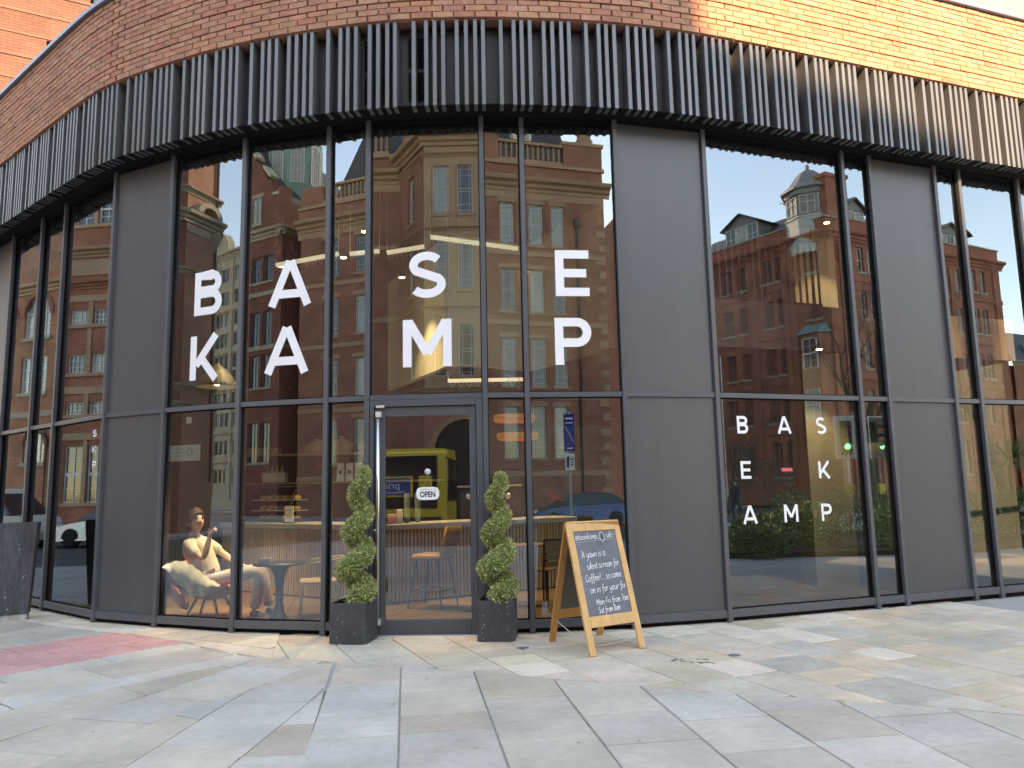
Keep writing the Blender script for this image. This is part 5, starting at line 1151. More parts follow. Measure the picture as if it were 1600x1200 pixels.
skin('shirt', TV, [(0, 1), (1, 2), (2, 3), (3, 4), (3, 5), (5, 6), (6, 7), (3, 8), (8, 9), (9, 10)], [(.15, .17), (.148, .17), (.155, .175), (.14, .165), .082, .078, .068, .064, .078, .068, .064], TEE, pm, 2, 0)
skin('trousers', [V[0], V[1]] + V[18:28], [(0, 1), (0, 2), (2, 3), (3, 4), (4, 5), (5, 6), (0, 7), (7, 8), (8, 9), (9, 10), (10, 11)], [.15, .14, .10, .095, .078, .075, .07, .10, .095, .078, .075, .07], TRO, pm, 2, 0)
for a in ((-3.15, 9.37), (-3.02, 9.54)): skin('shoe', [(a[0] - .05, a[1], .06), (a[0] + .03, a[1] - .01, .05), (a[0] + .15, a[1] - .03, .035)], [(0, 1), (1, 2)], [.045, .045, .032], SHOE, pm, 2, 0)
head(pm, (-3.915, 9.46, 1.15), (.72, -.66, .18), (-.16, .05, 1), SKIN, HAIR, 1.12)
m = MB(); m.tube([(-3.63, 9.285, 1.06), (-3.632, 9.285, 1.14)], [.016, .012], 8); tag(m.build('vape_pen', IRON), 'small dark vape pen held in the raised hand of the seated man', 'vape pen')
t = thing('headphones', 'grey headphones worn on the head of the seated man', 'headphones', (-3.93, 9.46, 1.1)); m = MB(); m.lathe([(.035, -.02), (.045, -.012), (.045, .012), (.035, .02)], 14); M2 = Matrix.Translation((-3.985, 9.41, 1.14)) @ Vector((-.66, -.72, 0)).to_track_quat('Z', 'Y').to_matrix().to_4x4(); m.v = [tuple(M2 @ Vector(p)) for p in m.v]; m.build('ear_cup', M('phone_grey', (.34, .34, .37), .5), t, True)
MB().tube([(-3.985, 9.40, 1.18), (-3.98, 9.43, 1.25), (-3.95, 9.47, 1.292), (-3.91, 9.51, 1.28), (-3.87, 9.53, 1.23), (-3.86, 9.53, 1.16)], .01, 6).build('headband', M('phone_grey'), t, True)
# red shell chair
ch = thing('shell_chair', 'red padded shell chair with wooden legs under the seated man', 'chair', (-3.75, 9.52, 0))
RED = M('red_fabric', (.55, .15, .10), .8, nscale=10, namt=.1, bump=.2)
prof = [(-4.17, .62), (-4.12, .50), (-4.02, .36), (-3.90, .27), (-3.74, .225), (-3.58, .25), (-3.44, .33)]
m = MB(); n = 9; v = []; fs = []
for d_ in (0, -.03):
    for (px, pz) in prof:
        for j in range(n):
            t_ = j / (n - 1) * 2 - 1; v.append((px + .07 * t_ * t_ * (1 if px < -3.8 else .3), 9.53 + t_ * .31, pz + .11 * t_ * t_ + d_))
N_ = len(prof) * n
for i in range(len(prof) - 1):
    for j in range(n - 1):
        a = i * n + j; fs += [(a, a + n, a + n + 1, a + 1), (N_ + a, N_ + a + 1, N_ + a + n + 1, N_ + a + n)]
for j in range(n - 1):
    for a in (j, (len(prof) - 1) * n + j): fs.append((a, a + 1, N_ + a + 1, N_ + a))
for i in range(len(prof) - 1):
    for a in (i * n, i * n + n - 1): fs.append((a, a + n, N_ + a + n, N_ + a))
m.add(v, fs); m.build('seat_shell', RED, ch, True)
for x, y in ((-3.95, 9.3), (-3.53, 9.27), (-3.95, 9.76), (-3.53, 9.78)): MB().tube([(x * .5 + -3.74 * .5, y * .6 + 9.53 * .4, .25), (x, y, .004)], [.02, .014], 8).build('leg', OAK, ch, True)
# cream coat draped over the chair
m = MB(); n, k = 22, 26; v = []; fs = []
top = [(-4.16, .655), (-4.06, .70), (-3.95, .70), (-3.85, .66), (-3.76, .60), (-3.68, .53), (-3.60, .47), (-3.50, .42)]; bot = [(-4.14, .62), (-4.06, .50), (-3.95, .40), (-3.85, .33), (-3.76, .285), (-3.67, .285), (-3.57, .33), (-3.45, .39)]
def lerp(P, t):
    x = t * (len(P) - 1); i = min(int(x), len(P) - 2); f = x - i; return [P[i][q] + (P[i + 1][q] - P[i][q]) * f for q in (0, 1)]
for i in range(k + 1):
    for j in range(n + 1):
        a = lerp(top, i / k); b = lerp(bot, i / k); t_ = j / n; v.append((a[0] + (b[0] - a[0]) * t_, 9.185 - .06 * math.sin(t_ * 3.14) - .018 * math.sin(i * .95 + t_ * 2.5) * t_ - .012 * math.sin(i * .41 + 2), a[1] + (b[1] - a[1]) * t_ + .008 * math.sin(i * 1.7)))
for i in range(k):
    for j in range(n): a = i * (n + 1) + j; fs.append((a, a + 1, a + n + 2, a + n + 1))
m.add(v, fs); m.add([(p[0], p[1] + .015, p[2]) for p in v], [tuple(reversed(f)) for f in fs]); tag(m.build('draped_coat', M('cream_wool', (.62, .62, .50), .9, nscale=4, namt=.08, bump=.3, bscale=25), None, True), 'cream coat draped over the side of the red chair', 'coat')
m = MB(); rs = [(-4.1, 9.28, .46), (-4.05, 9.25, .36), (-4.0, 9.24, .27), (-3.93, 9.24, .2), (-3.9, 9.25, .14)]
m.tube(rs, [.03, .05, .055, .06, .02], 9); m.v = [(x + random.uniform(-.014, .014), y + random.uniform(-.01, .01), z + random.uniform(-.012, .012)) for x, y, z in m.v]; tag(m.build('red_scarf', M('scarf_red', (.62, .22, .16), .9, bump=.3), None, True), 'crumpled orange red scarf hanging below the coat', 'scarf')
# notices stuck on the window beside the man
FE = frame(PT['E'], PT['F'])
t = thing('window_notice', 'pale translucent notice with small logo stuck inside the window above the seated man', 'notice', (-3.9, 9.05, 1.9)); m = MB(); m.xf = FE; m.box(.035, .53, .05, .053, 1.88, 2.07); m.build('sheet', M('notice_pale', (.52, .60, .60), .6), t)
m = MB(); m.xf = FE @ Matrix.Translation((.36, .0495, 1.985)) @ UPRIGHT; m.tube([(math.cos(a) * .04, math.sin(a) * .045, 0) for a in [R(q) for q in range(-40, 281, 20)]], .004, 4); m.tube([(.035, .045, 0), (.06, -.03, 0), (.03, -.045, 0)], .004, 4); m.build('logo', M('notice_grey', (.2, .25, .26), .6), t)
for k, s_ in enumerate(('the coffee', 'neighbourhood', 'coffee bar')): text(s_, .032, FE @ Matrix.Translation((.2, .0492, 2.03 - k * .045)) @ UPRIGHT, M('notice_grey'), 'lettering', t, depth=.0004)
m = MB(); m.xf = FE; m.bbox(.28, .36, .06, .075, 2.33, 2.41, .003); tag(m.build('wall_switch', M('switch_white', (.7, .7, .66), .5)), 'small square white sensor on the glass above the notice', 'sensor')
# OPEN sign on the door
t = thing('open_sign', 'white shaped OPEN sign hanging from a hook on the door glass', 'sign', (-.94, 8.3, 1.44)); T_ = Fd @ Matrix.Translation((.665, .005, 1.44)) @ UPRIGHT
out = []
for a in range(0, 360, 6):
    x = math.copysign(abs(math.cos(R(a))) ** .45, math.cos(R(a))) * .118; y = math.copysign(abs(math.sin(R(a))) ** .5, math.sin(R(a))) * .07
    if abs(x) > .095: x = math.copysign(.095 + (abs(x) - .095) * .5 + .02 * math.cos(y / .07 * 1.5), x)
    out.append((x, y))
m = MB(); m.xf = T_; n = len(out); m.add([(x, y, z) for z in (0, .006) for x, y in out], [tuple(range(n, 2 * n)), tuple(reversed(range(n)))] + [(i, (i + 1) % n, n + (i + 1) % n, n + i) for i in range(n)]); m.build('plate', M('sign_white', (.82, .86, .85), .5), t)
text('OPEN', .085, T_ @ Matrix.Translation((0, -.012, .0072)) @ Matrix.Diagonal((.78, 1, 1, 1)), IRON, 'lettering', t, depth=.0006, bold=.0025)
text('Welcome we are', .026, T_ @ Matrix.Translation((0, .043, .0072)), M('sign_grey', (.3, .34, .35), .6), 'lettering', t, depth=.0006, shear=.3)
m = MB(); m.xf = T_; m.tube([(-.05, .065, .004), (0, .2, .008), (.05, .065, .004)], .003, 5); m.build('cord', PAPER, t)
m = MB(); m.xf = T_ @ Matrix.Translation((0, .235, 0)); m.lathe([(.034, 0), (.034, .006), (.018, .016), (0, .018)], 16); m.build('suction_hook', M('hook_clear', (.55, .58, .58), .15, spec=.9), t, True)

# ------------------------------------------------------------------ things on the pavement
SLATEPOT = M('pot_charcoal', (.045, .048, .055), .55, nscale=5, namt=.25, fine=.3, bump=.08, bscale=30)
SCUFF = M('pot_scuff', (.38, .40, .42), .8)
SOIL = M('soil', (.05, .035, .025), .95, bump=.5)
BOX1 = M('box_leaf_light', (.48, .51, .23), .55, rnd=.35, hue=.02); BOX2 = M('box_leaf_dark', (.22, .28, .09), .6, rnd=.35, hue=.02)
def rounded(w_, d_, r, n=5):
    out = []
    for cx, cy, a0 in ((w_ / 2 - r, d_ / 2 - r, 0), (-w_ / 2 + r, d_ / 2 - r, 90), (-w_ / 2 + r, -d_ / 2 + r, 180), (w_ / 2 - r, -d_ / 2 + r, 270)):
        for k in range(n + 1): a = R(a0 + 90 * k / n); out.append((cx + r * math.cos(a), cy + r * math.sin(a)))
    return out
def pot(par, F, w_, d_, z0, z1, r, th, mat, taper=0.0):
    m = MB(); m.xf = F; o = rounded(w_ - taper, d_ - taper, r); o2 = rounded(w_, d_, r); i2 = rounded(w_ - 2 * th, d_ - 2 * th, max(r - th, .01)); n = len(o)
    v = [(x, y, z0) for x, y in o] + [(x, y, z1 - .006) for x, y in o2] + [(x * .99, y * .99, z1) for x, y in o2] + [(x, y, z1) for x, y in i2] + [(x, y, z1 - .08) for x, y in i2]
    f = [tuple(reversed(range(n)))]
    for L_ in range(4): f += [(L_ * n + i, L_ * n + (i + 1) % n, (L_ + 1) * n + (i + 1) % n, (L_ + 1) * n + i) for i in range(n)]
    m.add(v, f); m.build('pot', mat, par); m = MB(); m.xf = F; m.add([(x, y, z1 - .05) for x, y in rounded(w_ - 2 * th + .002, d_ - 2 * th + .002, max(r - th, .01))], [tuple(range(n))]); m.build('soil', SOIL, par)
def spiral_tree(lb, cx, cy, rz, w_, d_, htop, phase, dx):
    t = thing('spiral_topiary', lb, 'plant', (cx, cy, GROUND), 'spiral topiaries beside the door'); F = Matrix.Translation((cx, cy, 0)) @ Matrix.Rotation(rz, 4, 'Z')
    pot(t, F, w_, d_, GROUND, .352, .055, .022, SLATEPOT)
    m = MB(); m.xf = F                                    # worn rim
    rr = random.Random(int(cx * 100))
    for k in range(15):
        x = rr.uniform(-w_ / 2 + .03, w_ / 2 - .03); z = rr.uniform(GROUND + .02, .34); q = rr.uniform(.002, .006); m.add([(x - q, -d_ / 2 - .0012, z - q), (x + q, -d_ / 2 - .0012, z - q * .6), (x + q * .6, -d_ / 2 - .0012, z + q), (x - q * .7, -d_ / 2 - .0012, z + q * .8)], [(0, 1, 2, 3)])
    m.build('scuff_marks', SCUFF, t)
    MB().tube([(cx, cy, .3), (cx + dx * .5, cy, .9), (cx + dx, cy, htop - .1)], [.022, .018, .008], 7).build('stem', M('bark', (.12, .09, .06), .9), t)
    h0 = .33; turns = 3.35; N = 15000; vs, fs, mi = [], [], []
    for k in range(N):
        u = rr.random() ** 1.25; a = phase + u * turns * 2 * math.pi; z = h0 + .06 + u * (htop - h0 - .10)
        Ro = .112 * (1 - u) + .03 * u; rt = .128 * (1 - u) ** .8 + .062 * u
        c = Vector((cx + dx * u + Ro * math.cos(a), cy + Ro * math.sin(a), z))
        th = rr.random() * 6.283; ph = math.acos(rr.uniform(-1, 1)); d = Vector((math.sin(ph) * math.cos(th), math.sin(ph) * math.sin(th), math.cos(ph) * .9))
        p = c + d * rt * (rr.uniform(.80, 1.04))
        if p.z < .335: p.z = .335 + rr.random() * .03
        n_ = (d + Vector((rr.uniform(-.7, .7), rr.uniform(-.7, .7), rr.uniform(-.3, .9)))).normalized(); s_ = n_.cross(Vector((rr.uniform(-1, 1), rr.uniform(-1, 1), rr.uniform(-1, 1)))).normalized()
        L_ = rr.uniform(.016, .030); W_ = rr.uniform(.0035, .0065); o = len(vs); vs += [p - s_ * W_, p + s_ * W_, p + s_ * W_ * .6 + n_ * L_, p - s_ * W_ * .6 + n_ * L_]; fs.append((o, o + 1, o + 2, o + 3)); mi.append(0 if rr.random() < .62 else 1)
    m = MB(); m.v = [tuple(q) for q in vs]; m.f = fs; m.mi = mi; m.uv = [None] * len(fs); m.build('foliage', [BOX1, BOX2], t)
    m = MB(); pts = []; rad = []
    for k in range(60): u = k / 59; a = phase + u * turns * 2 * math.pi; Ro = .112 * (1 - u) + .03 * u; pts.append((cx + dx * u + Ro * math.cos(a), cy + Ro * math.sin(a), h0 + .06 + u * (htop - h0 - .10))); rad.append((.128 * (1 - u) ** .8 + .062 * u) * .80)
    m.tube(pts, rad, 9); m.build('leaf_core', M('leaf_core', (.12, .16, .05), .9, nscale=40, namt=.4), t)
spiral_tree('spiral clipped box tree in charcoal pot left of the door', -1.69, 8.13, R(-10), .402, .40, 1.74, R(-60), .07)
spiral_tree('spiral clipped box tree in charcoal pot right of the door', -.20, 8.10, R(-6), .385, .385, 1.645, R(-75), .03)

# large weathered planter at the left edge
t = thing('street_planter', 'large scuffed charcoal street planter at the left edge of the pavement', 'planter', (-6.9, 9.9, GROUND))
Fp = frame((-6.235, 9.955), (-6.235 - .86, 9.955 - .60)); 
m = MB(); ex, ey = Vector((-.82, -.573, 0)), Vector((-.40, .917, 0)); P0 = Vector((-6.225, 9.95, 0)); v = []
for z, g in ((GROUND + .07, 0), (1.165, .055), (1.165, .02), (1.165 - .12, .0)):
    k = g if z < 1.1 or g > .03 else g - .06
    for a, b in ((-k, -k), (1.35 + k, -k), (1.35 + k, .2 + k), (-k, .2 + k)): q = P0 + ex * a + ey * b; v.append((q.x, q.y, z))
fs = []
for L_ in range(3): fs += [(L_ * 4 + i, (L_ + 1) * 4 + i, (L_ + 1) * 4 + (i + 1) % 4, L_ * 4 + (i + 1) % 4) for i in range(4)]
m.add(v, fs + [(12, 13, 14, 15), (0, 1, 2, 3)]); m.build('pot', M('weathered_pot', (.06, .065, .078), .5, nscale=1.5, namt=.35, fine=.35, bump=.35, bscale=14, stretch=(3, 3, .5)), t)
m = MB(); q = [P0 + ex * a + ey * b for a, b in ((.01, .01), (1.33, .01), (1.33, .18), (.01, .18))]; m.prism([(p.x, p.y) for p in q], GROUND - .02, GROUND + .07); m.build('plinth', M('planter_plinth', (.42, .40, .37), .85, nscale=9, namt=.3), t)
m = MB(); rr = random.Random(3)
for k in range(70):
    a = rr.uniform(.02, 1.3); z = rr.uniform(.05, 1.1); s_ = rr.uniform(.003, .010); h_ = s_ * rr.choice((1, 1, 1, 3)); g = -(z + .02) * .0455 - .002; p = P0 + ex * a + ey * g; n_ = Vector((ex.x, ex.y, 0)); pts = [p - n_ * s_, p + n_ * s_, p + n_ * s_ * .7, p - n_ * s_ * .8]; zz = (z - h_, z - h_ * .7, z + h_, z + h_ * .9)
    m.add([(pts[i].x, pts[i].y, zz[i]) for i in range(4)], [(0, 1, 2, 3), (3, 2, 1, 0)][:1])
m.build('paint_spots', SCUFF, t)
m = MB(); vs = []
for k in range(1600):
    a, b = rr.uniform(.05, 1.3), rr.uniform(.03, .17); p = P0 + ex * a + ey * b + Vector((0, 0, 1.02 + rr.random() * .06)); m.add([p, p + Vector((rr.uniform(-.02, .02), rr.uniform(-.02, .02), .05)), p + Vector((.02, rr.uniform(-.02, .02), .01))], [(0, 1, 2)])
m.build('foliage', BOX2, t)

# ---- chalkboard A-board
PINE = M('orange_pine', (.62, .34, .13), .5, nscale=2.5, namt=.14, fine=.10, stretch=(6, 6, 1.2), bump=.05); PINE2 = M('orange_pine_dark', (.48, .22, .07), .5, nscale=2.5, namt=.14, stretch=(6, 6, 1.2))
CHALKB = M('chalkboard', (.13, .14, .165), .75, nscale=2.2, namt=.22, fine=.12); CHALK = M('chalk_white', (.82, .83, .84), .9); CHALKG = M('chalk_green', (.35, .62, .50), .9)
ab = thing('chalkboard_sign', 'wooden A-frame chalkboard with handwritten coffee message standing on the pavement', 'sign', (.77, 7.65, GROUND))
fl, fr, b1, b2 = Vector((.655, 7.137, GROUND)), Vector((1.215, 7.498, GROUND)), Vector((.318, 7.861, GROUND)), Vector((.883, 8.166, GROUND))
tl = (fl + b1) / 2 + Vector((0, 0, 1.175)); trr = (fr + b2) / 2 + Vector((0, 0, 1.175))
def leaf_frame(bl_, br_, tl_, tr_, mat, face, nm):
    u = (br_ - bl_).normalized(); L = (br_ - bl_).length; v = (tl_ - bl_).normalized(); Hh = (tl_ - bl_).length; n = u.cross(v).normalized()
    T = Matrix(((u.x, v.x, n.x, bl_.x), (u.y, v.y, n.y, bl_.y), (u.z, v.z, n.z, bl_.z), (0, 0, 0, 1)))
    for x0, x1, y0, y1, pn in ((0, .07, 0, Hh, 'stile'), (L - .07, L, 0, Hh, 'stile'), (.07, L - .07, .245, .345, 'rail'), (.0705, L - .0705, Hh - .085, Hh, 'rail')):
        m = MB(); m.xf = T; m.bbox(x0, x1, y0, y1, -.012, .012, .002); m.build(pn, mat, ab)
    m = MB(); m.xf = T; m.box(.068, L - .068, .344, Hh - .084, -.004, .003); o = m.build('board', face, ab); return T, L, Hh, o
TF, LF, HF, fo = leaf_frame(fl, fr, tl, trr, PINE, CHALKB, 'front'); leaf_frame(b2, b1, trr, tl, PINE2, M('board_back', (.10, .095, .085), .8), 'back')
m = MB(); m.tube([tl + Vector((0, 0, .006)) - (tl - trr) * .02, trr + Vector((0, 0, .006)) + (tl - trr) * .02], .012, 8); m.build('top_cap', PINE, ab)
# single-stroke handwriting: glyph = list of strokes on a unit grid (x advance last)
G = {'a': ([[(4, 5), (1.5, 5), (.5, 2.5), (1.5, 0), (3.2, .4), (4, 2.5), (4, 5), (4, 1), (5, 0)]], 5), 'b': ([[(1, 9), (1, 0), (1, 3.5), (2.5, 5), (4, 4), (4, 1), (2.5, 0), (1, .8)]], 5), 'c': ([[(4, 4.3), (2.5, 5), (.7, 3.5), (.7, 1.2), (2.3, 0), (4.2, .8)]], 4.6),
     'e': ([[(.8, 2.5), (3.8, 2.9), (3.4, 4.7), (2, 5), (.7, 3.4), (.8, 1), (2.4, 0), (4.3, 1)]], 4.8), 'f': ([[(4, 8.4), (3, 9), (2, 8), (1.8, 4), (1.5, -2.5), (.6, -3)], [(.3, 4.6), (3.6, 5)]], 3.6), 'h': ([[(1, 9), (1, 0)], [(1, 3), (2.5, 5), (3.8, 4.3), (4, 0)]], 5), 'i': ([[(1, 5), (1, .6), (2, 0)], [(1, 7), (1.15, 7.4)]], 2.4),
     'k': ([[(1, 9), (1, 0)], [(4, 5), (1, 2.4), (4, 0)]], 4.8), 'l': ([[(.6, 0), (1.6, 4), (2, 8.4), (1.3, 9), (1, 6), (1, 1), (2, 0)]], 2.6), 'm': ([[(.6, 5), (.8, 0)], [(.8, 3), (2, 5), (2.8, 4.2), (2.8, 0)], [(2.8, 3), (4.2, 5), (5, 4.2), (5.1, .4), (5.8, 0)]], 6.2), 'n': ([[(.7, 5), (.9, 0)], [(.9, 3), (2.4, 5), (3.6, 4.2), (3.7, .5), (4.5, 0)]], 4.8),
     'o': ([[(2.6, 5), (.8, 4), (.7, 1.2), (2.2, 0), (3.9, 1.2), (3.9, 3.8), (2.6, 5), (4.6, 4.6)]], 4.8), 'p': ([[(.8, 5), (.8, -3.4)], [(.8, 3.6), (2.4, 5), (4, 3.8), (3.6, .8), (2, 0), (.8, 1)]], 4.8), 'r': ([[(.8, 5), (1, 0)], [(1, 3), (2.2, 4.8), (3.6, 4.8)]], 3.8), 's': ([[(3.6, 4.6), (2, 5), (.9, 3.9), (3.3, 1.8), (2.8, .2), (.4, .3)]], 4.2),
     't': ([[(1.6, 8), (1.5, 1), (2.6, 0)], [(.2, 5.2), (3.2, 5.6)]], 3.2), 'u': ([[(.8, 5), (.8, 1.2), (2, 0), (3.8, 1.6), (3.9, 5), (3.9, .8), (4.7, 0)]], 5), 'w': ([[(.5, 5), (1.2, 0), (2.8, 4), (4, 0), (5.2, 5)]], 5.8), 'x': ([[(.5, 5), (4, 0)], [(4, 5), (.5, 0)]], 4.6), 'y': ([[(.6, 5), (1, 1.6), (2.2, .6), (3.8, 2)], [(4, 5), (3.6, -1), (2, -3.4), (.8, -2.6)]], 4.8),
     'A': ([[(.4, 0), (2.4, 8.6), (4.6, 0)], [(1.2, 3), (4.2, 3.2)]], 5.4), 'C': ([[(4.6, 7), (3, 8.6), (.8, 6.5), (.6, 2.4), (2.4, 0), (5, 1.2)]], 5.2), 'M': ([[(.6, 0), (1, 8.4), (3.2, 2.6), (5.4, 8.4), (6, 0)]], 6.8), 'F': ([[(1, 8.4), (.8, 0)], [(-.2, 8.2), (5, 8.8)], [(.9, 4.4), (3.6, 4.7)]], 4.6), 'S': ([[(4.2, 7.4), (2.4, 8.6), (.9, 7), (3.6, 3.4), (3.2, .6), (.5, .4)]], 5),
     '7': ([[(.4, 8.2), (4.2, 8.6), (1.8, 0)]], 4.6), '8': ([[(2.4, 4.6), (.8, 6.4), (2.2, 8.4), (3.8, 6.8), (2.4, 4.6), (.6, 2.2), (2.2, 0), (4.2, 1.8), (2.4, 4.6)]], 4.8), '-': ([[(.4, 3.6), (3.6, 4)]], 4.2), '!': ([[(1.6, 9), (1.2, 2.6)], [(1, .3), (1.1, .6)]], 2.4), '.': ([[(.4, 0), (1.2, .6)]], 2.2), "'": ([[(.9, 9.2), (.6, 7.6)]], 1.6), '_': ([[(0, -.6), (5, -.4)]], 5),
     '@': ([[(4, 3), (2.8, 4.6), (1.8, 3), (2.8, 1.6), (4, 3), (4.6, 1.8), (5.8, 3.4), (5, 6), (2.6, 6.6), (.6, 4.4), (.8, 1.2), (3, -.4), (5, .2)]], 6.6), ' ': ([], 2.6)}
def smooth(p):
    if len(p) < 3: return p
    out = []
    for i in range(len(p) - 1):
        a, b, c, d = p[max(i - 1, 0)], p[i], p[i + 1], p[min(i + 2, len(p) - 1)]
        for t_ in (0, .33, .66): out.append(tuple(.5 * ((2 * b[k]) + (c[k] - a[k]) * t_ + (2 * a[k] - 5 * b[k] + 4 * c[k] - d[k]) * t_ ** 2 + (3 * b[k] - a[k] - 3 * c[k] + d[k]) * t_ ** 3) for k in (0, 1)))
    return out + [p[-1]]
rr = random.Random(11)
def write(s_, x, y, sc_, mat, th=.0042, slope=.02, maxw=None):
    adv = sum(G[c][1] for c in s_); k = sc_
    if maxw: k = min(k, maxw / adv)
    m = MB(); m.xf = TF; cx = x; n_ = 0
    for c in s_:
        st_, ad = G[c]
        for p in st_:
            q = [(cx + (a + .12 * b) * k, y + (cx - x) * slope + b * sc_ + rr.uniform(-.0006, .0006)) for a, b in smooth(p)]; n_ += 1
            zz = .0042 + (n_ % 5) * .0002
            L_, R_ = [], []
            for i in range(len(q)):
                a, b = q[max(i - 1, 0)], q[min(i + 1, len(q) - 1)]; dx, dy = b[0] - a[0], b[1] - a[1]; d = math.hypot(dx, dy) or 1; wv = th / 2 * rr.uniform(.8, 1.15); L_.append((q[i][0] - dy / d * wv, q[i][1] + dx / d * wv, zz)); R_.append((q[i][0] + dy / d * wv, q[i][1] - dx / d * wv, zz))
            for i in range(len(q) - 1): m.add([R_[i], R_[i + 1], L_[i + 1], L_[i]], [(0, 1, 2, 3)])
        cx += ad * k
    m.build('chalk_writing', mat, fo); return cx
y0 = HF - .085
write('@basekamp_', .085, y0 - .085, .0062, CHALK, .0042, .03, .30); write('uk', .475, y0 - .075, .0068, CHALK, .0042)
m = MB(); m.xf = TF; ring = [(.42 + .032 * math.cos(R(a)), y0 - .062 + .05 * math.sin(R(a)), .0045) for a in range(0, 361, 20)]; m.tube(ring, .0018, 4); m.tube([(p[0] * .8 + .42 * .2, p[1] * .8 + (y0 - .062) * .2, .0045) for p in ring], .0015, 4); m.build('chalk_drawing', CHALK, fo)
m = MB(); m.xf = TF; m.add([(.42 + .014 * math.cos(R(a)), y0 - .07 + .034 * math.sin(R(a)), .0049) for a in range(0, 360, 30)], [tuple(range(12))]); m.build('chalk_drawing', IRON, fo)
m = MB(); m.xf = TF
for ox, oy in ((.546, .012), (.566, .012), (.546, -.010), (.566, -.010)): m.tube([(ox + .011 * math.cos(R(a)), y0 - .055 + oy + .011 * math.sin(R(a)), .0045) for a in range(0, 361, 40)], .0015, 4)
m.tube([(.09 + k * .012, y0 - .108 + .005 * math.sin(k * 1.6) + .0004 * k, .0046) for k in range(40)], .0016, 4); m.build('chalk_drawing', CHALKG, fo)
for s_, x, dy, k, mw in (("'A yawn is a", .115, .265, .0078, .30), ('silent scream for', .155, .375, .0072, .41), ('Coffee!... so come', .115, .49, .0074, .45), ('on in for your fix', .145, .60, .0074, .44), ('Mon-Fri from 7am', .19, .715, .0068, .40), ('Sat from 8am', .195, .79, .0064, .27)):
    write(s_, x, y0 - dy, k, CHALK, .0046, .05, mw)
m = MB(); m.tube([(.36, 7.85, .19), (.5, 7.75, .08), (.66, 7.6, -.02), (.78, 7.55, -.035), (.98, 7.66, -.03), (1.12, 7.75, -.01), (1.2, 7.85, .02)], .004, 5); tag(m.build('loose_cable', M('cable_white', (.6, .6, .58), .5)), 'thin pale cable sagging under the chalkboard sign', 'cable')
# dark wet stains and litter specks on the slabs
DIRT = M('dirt_spot', (.22, .215, .205), .8)
for k, (x, y) in enumerate(((.06, 7.60), (1.95, 7.1))):
    m = MB(); m.lathe([(.0, .0016), (.05, .0016), (.055, .0)], 14, (x, y, GROUND + .002)); 
    tag(m.build('drain_marker', M('drain_marker', (.16, .165, .16), .6)), ('small round metal stud set in the paving beside the right pot', 'small round metal stud set in the paving right of the chalkboard')[k], 'stud')
stm = MB(); rr = random.Random(21)
for k in range(16):
    x, y = rr.uniform(1.3, 1.7), rr.uniform(6.8, 7.0); s_ = rr.uniform(.006, .022); n = 8; pts = [(x + math.cos(R(a)) * s_ * rr.uniform(.7, 1.5) * 1.6, y + math.sin(R(a)) * s_ * rr.uniform(.6, 1.1), GROUND + .0032 + k * .00002) for a in range(0, 360, 45)]; stm.add(pts, [tuple(range(8))])
for k in range(60):
    x, y = rr.uniform(-3, 3.4), rr.uniform(4.6, 7.6); s_ = rr.uniform(.004, .011); pts = [(x + math.cos(R(a)) * s_ * rr.uniform(.7, 1.4), y + math.sin(R(a)) * s_, GROUND + .0035 + k * .00002) for a in range(0, 360, 60)]; stm.add(pts, [tuple(range(6))])
stm.build('stain', DIRT, pav, kind='stuff')

